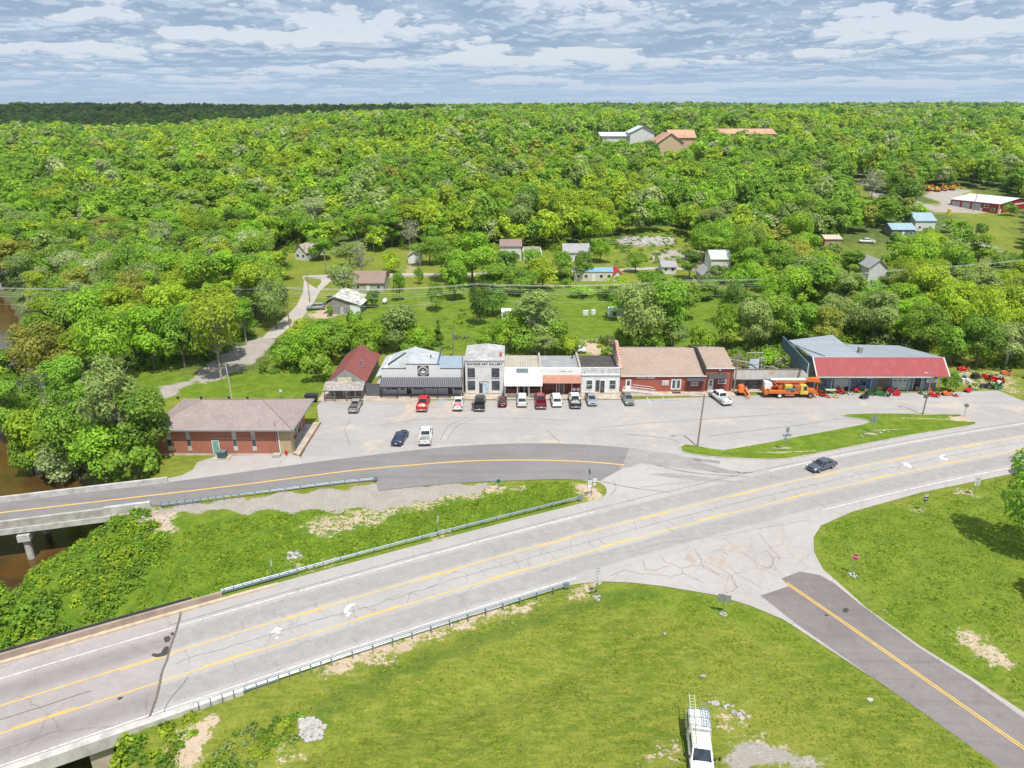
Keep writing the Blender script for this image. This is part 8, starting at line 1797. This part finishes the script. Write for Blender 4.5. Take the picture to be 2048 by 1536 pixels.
    def lawn(poly, dens, hb, tints, w=.035, seed=0):
        wv = np.array([G(*p) for p in poly]); x0, y0 = wv.min(0); x1, y1 = wv.max(0); n = int((x1-x0)*(y1-y0)*dens); x = q.uniform(x0, x1, n); y = q.uniform(y0, y1, n)
        cl = .5+.5*np.sin(x*.9+np.sin(y*1.3))*np.cos(y*.8+x*.3)+q.normal(0, .35, n); ins = pip(x, y, wv) & (cl > .35) & (rivdist(x, y) > 16)
        for _, bp in BARE+GRAVEL: ins &= ~(pip(x, y, [T(*b_)[:2] for b_ in bp]) & (q.random(n) < .85))
        x, y, cl = x[ins], y[ins], cl[ins]; z = height(x, y)-.03; n = len(x)
        hh = hb*q.uniform(.5, 1.3, n)*(0.6+.6*np.clip(cl, 0, 1)); a = q.uniform(0, 3.14, n); ww = w*q.uniform(.7, 1.6, n)*3; dx, dy = np.cos(a)*ww, np.sin(a)*ww; lx, ly = q.normal(0, .45, n)*hh, q.normal(0, .45, n)*hh
        V = np.stack([np.stack([x-dx, y-dy, z], 1), np.stack([x+dx, y+dy, z], 1), np.stack([x+dx*.6+lx, y+dy*.6+ly, z+hh], 1), np.stack([x-dx*.6+lx, y-dy*.6+ly, z+hh], 1)], 1)
        Vs.append(V); Ts.append(np.clip(q.normal(.5, .25, n), 0, 1)); tb = np.array([TINT[t] for t in tints]); Cs.append(tb[q.integers(0, len(tints), n)]*q.uniform(.62, .92, (n, 1)))
    lawn([(430,1470),(650,1380),(900,1275),(1110,1205),(1200,1185),(1420,1195),(1560,1245),(1750,1370),(1990,1536),(1990,1700),(400,1700)], 22, .06, ['yellow', 'gold', 'gold', 'yellow'])
    lawn([(1640,1110),(1650,1050),(1850,995),(2100,930),(2100,1420),(1960,1355),(1740,1210)], 22, .08, ['bright', 'yellow', 'mid'])
    lawn([(330,1060),(520,1030),(900,1000),(980,965),(1150,965),(1140,1005),(880,1062),(560,1145),(400,1195),(240,1250),(300,1150)], 26, .13, ['yellow', 'mid', 'yellow', 'gold'])
    V = np.concatenate(Vs); o = link(bpy.data.objects.new('grass', leafmesh('grass', V, np.concatenate(Ts), LMA, np.concatenate(Cs)))); tag(o, kind='stuff'); print('grass', len(V))
undergrowth()

def rocks():
    q = random.Random(3)
    for nm, poly, n, s0, s1, lab in (('riprap', [(597,1440),(625,1433),(650,1452),(645,1478),(615,1484),(600,1470)], 260, .1, .24, None), ('stones', [(572,1106),(600,1105),(605,1116),(575,1120)], 24, .1, .3, None), ('stones', [(1415,1405),(1440,1400),(1475,1415),(1500,1435),(1485,1438),(1450,1418)], 50, .08, .22, None),
        ('stones', [(1715,870),(1780,858),(1782,864),(1722,880)], 26, .1, .3, None), ('gravel_stones', [(300,1012),(350,1012),(345,1050),(300,1060)], 90, .06, .2, None), ('rocky_bank', [(1236,480),(1345,476),(1350,488),(1240,491)], 300, .3, .9, None), ('riprap', [(265,1032),(300,1020),(305,1050),(275,1055)], 60, .15, .4, None)):
        w = np.array([T(*p)[:2] for p in poly]); x0, y0 = w.min(0); x1, y1 = w.max(0); mb = MB(); k = 0
        while k < n:
            x, y = q.uniform(x0, x1), q.uniform(y0, y1)
            if not pip(np.array([x]), np.array([y]), w)[0]: k += .2; continue
            s = q.uniform(s0, s1); c = len(mb.v); mb.ell((x, y, hgt(x, y)+s*.15), (s, s*q.uniform(.6, 1), s*q.uniform(.5, .8)), 6, 4); mb.v[c:] = [(a+q.uniform(-.2, .2)*s, b+q.uniform(-.2, .2)*s, d) for a, b, d in mb.v[c:]]; k += 1
        tag(mb.build(nm, M_['rock'], fix=False), kind='stuff')
rocks()
for px, py, sz, lab in ((1406,1353,.28,'lone pale stone on the mown lawn above the utility truck'),(1330,1268,.15,'small pale stone by the upper mown lawn'),(1740,1400,.3,'pale stone at the right part of the mown lawn')):
    x, y, z = T(px, py); mb = MB(); mb.ell((x, y, z+.05), (sz, sz*.7, sz*.5), 8, 5); r_ = random.Random(px); mb.v = [(a+r_.uniform(-.04, .04), b+r_.uniform(-.04, .04), c) for a, b, c in mb.v]; tag(mb.build('stone', M_['rock']), lab, 'stone')

# a broad cloud above the far left hills (outside the photo), whose shade lies on them
def cloud():
    q = random.Random(8); mb = MB()
    for k in range(46):
        a = q.uniform(0, 6.28); rr = math.sqrt(q.random()); x = -950+900*rr*math.cos(a); y = 1200+420*rr*math.sin(a); s_ = q.uniform(130, 240)*(1.15-.5*rr); mb.ell((x, y, 760+q.uniform(-10, 40)), (s_*1.3, s_, s_*.42), 14, 8)
    tag(mb.build('cloud', plain('cloud_white', (.8, .8, .8), 1.0, var=.05, scale=.01), fix=False, smooth=True), kind='structure')
cloud()

def haze():
    m = bpy.data.materials.new('air'); m.use_nodes = True; nt = m.node_tree; nt.nodes.clear(); o = nt.nodes.new('ShaderNodeOutputMaterial'); v = nt.nodes.new('ShaderNodeVolumePrincipled')
    v.inputs['Color'].default_value = (.72, .84, 1.0, 1); v.inputs['Density'].default_value = .00006; v.inputs['Anisotropy'].default_value = .2; nt.links.new(v.outputs[0], o.inputs['Volume'])
    tag(MB().box(-9300, 9300, -170, 12500, -8.2, 78).build('haze', m), kind='stuff')
haze()
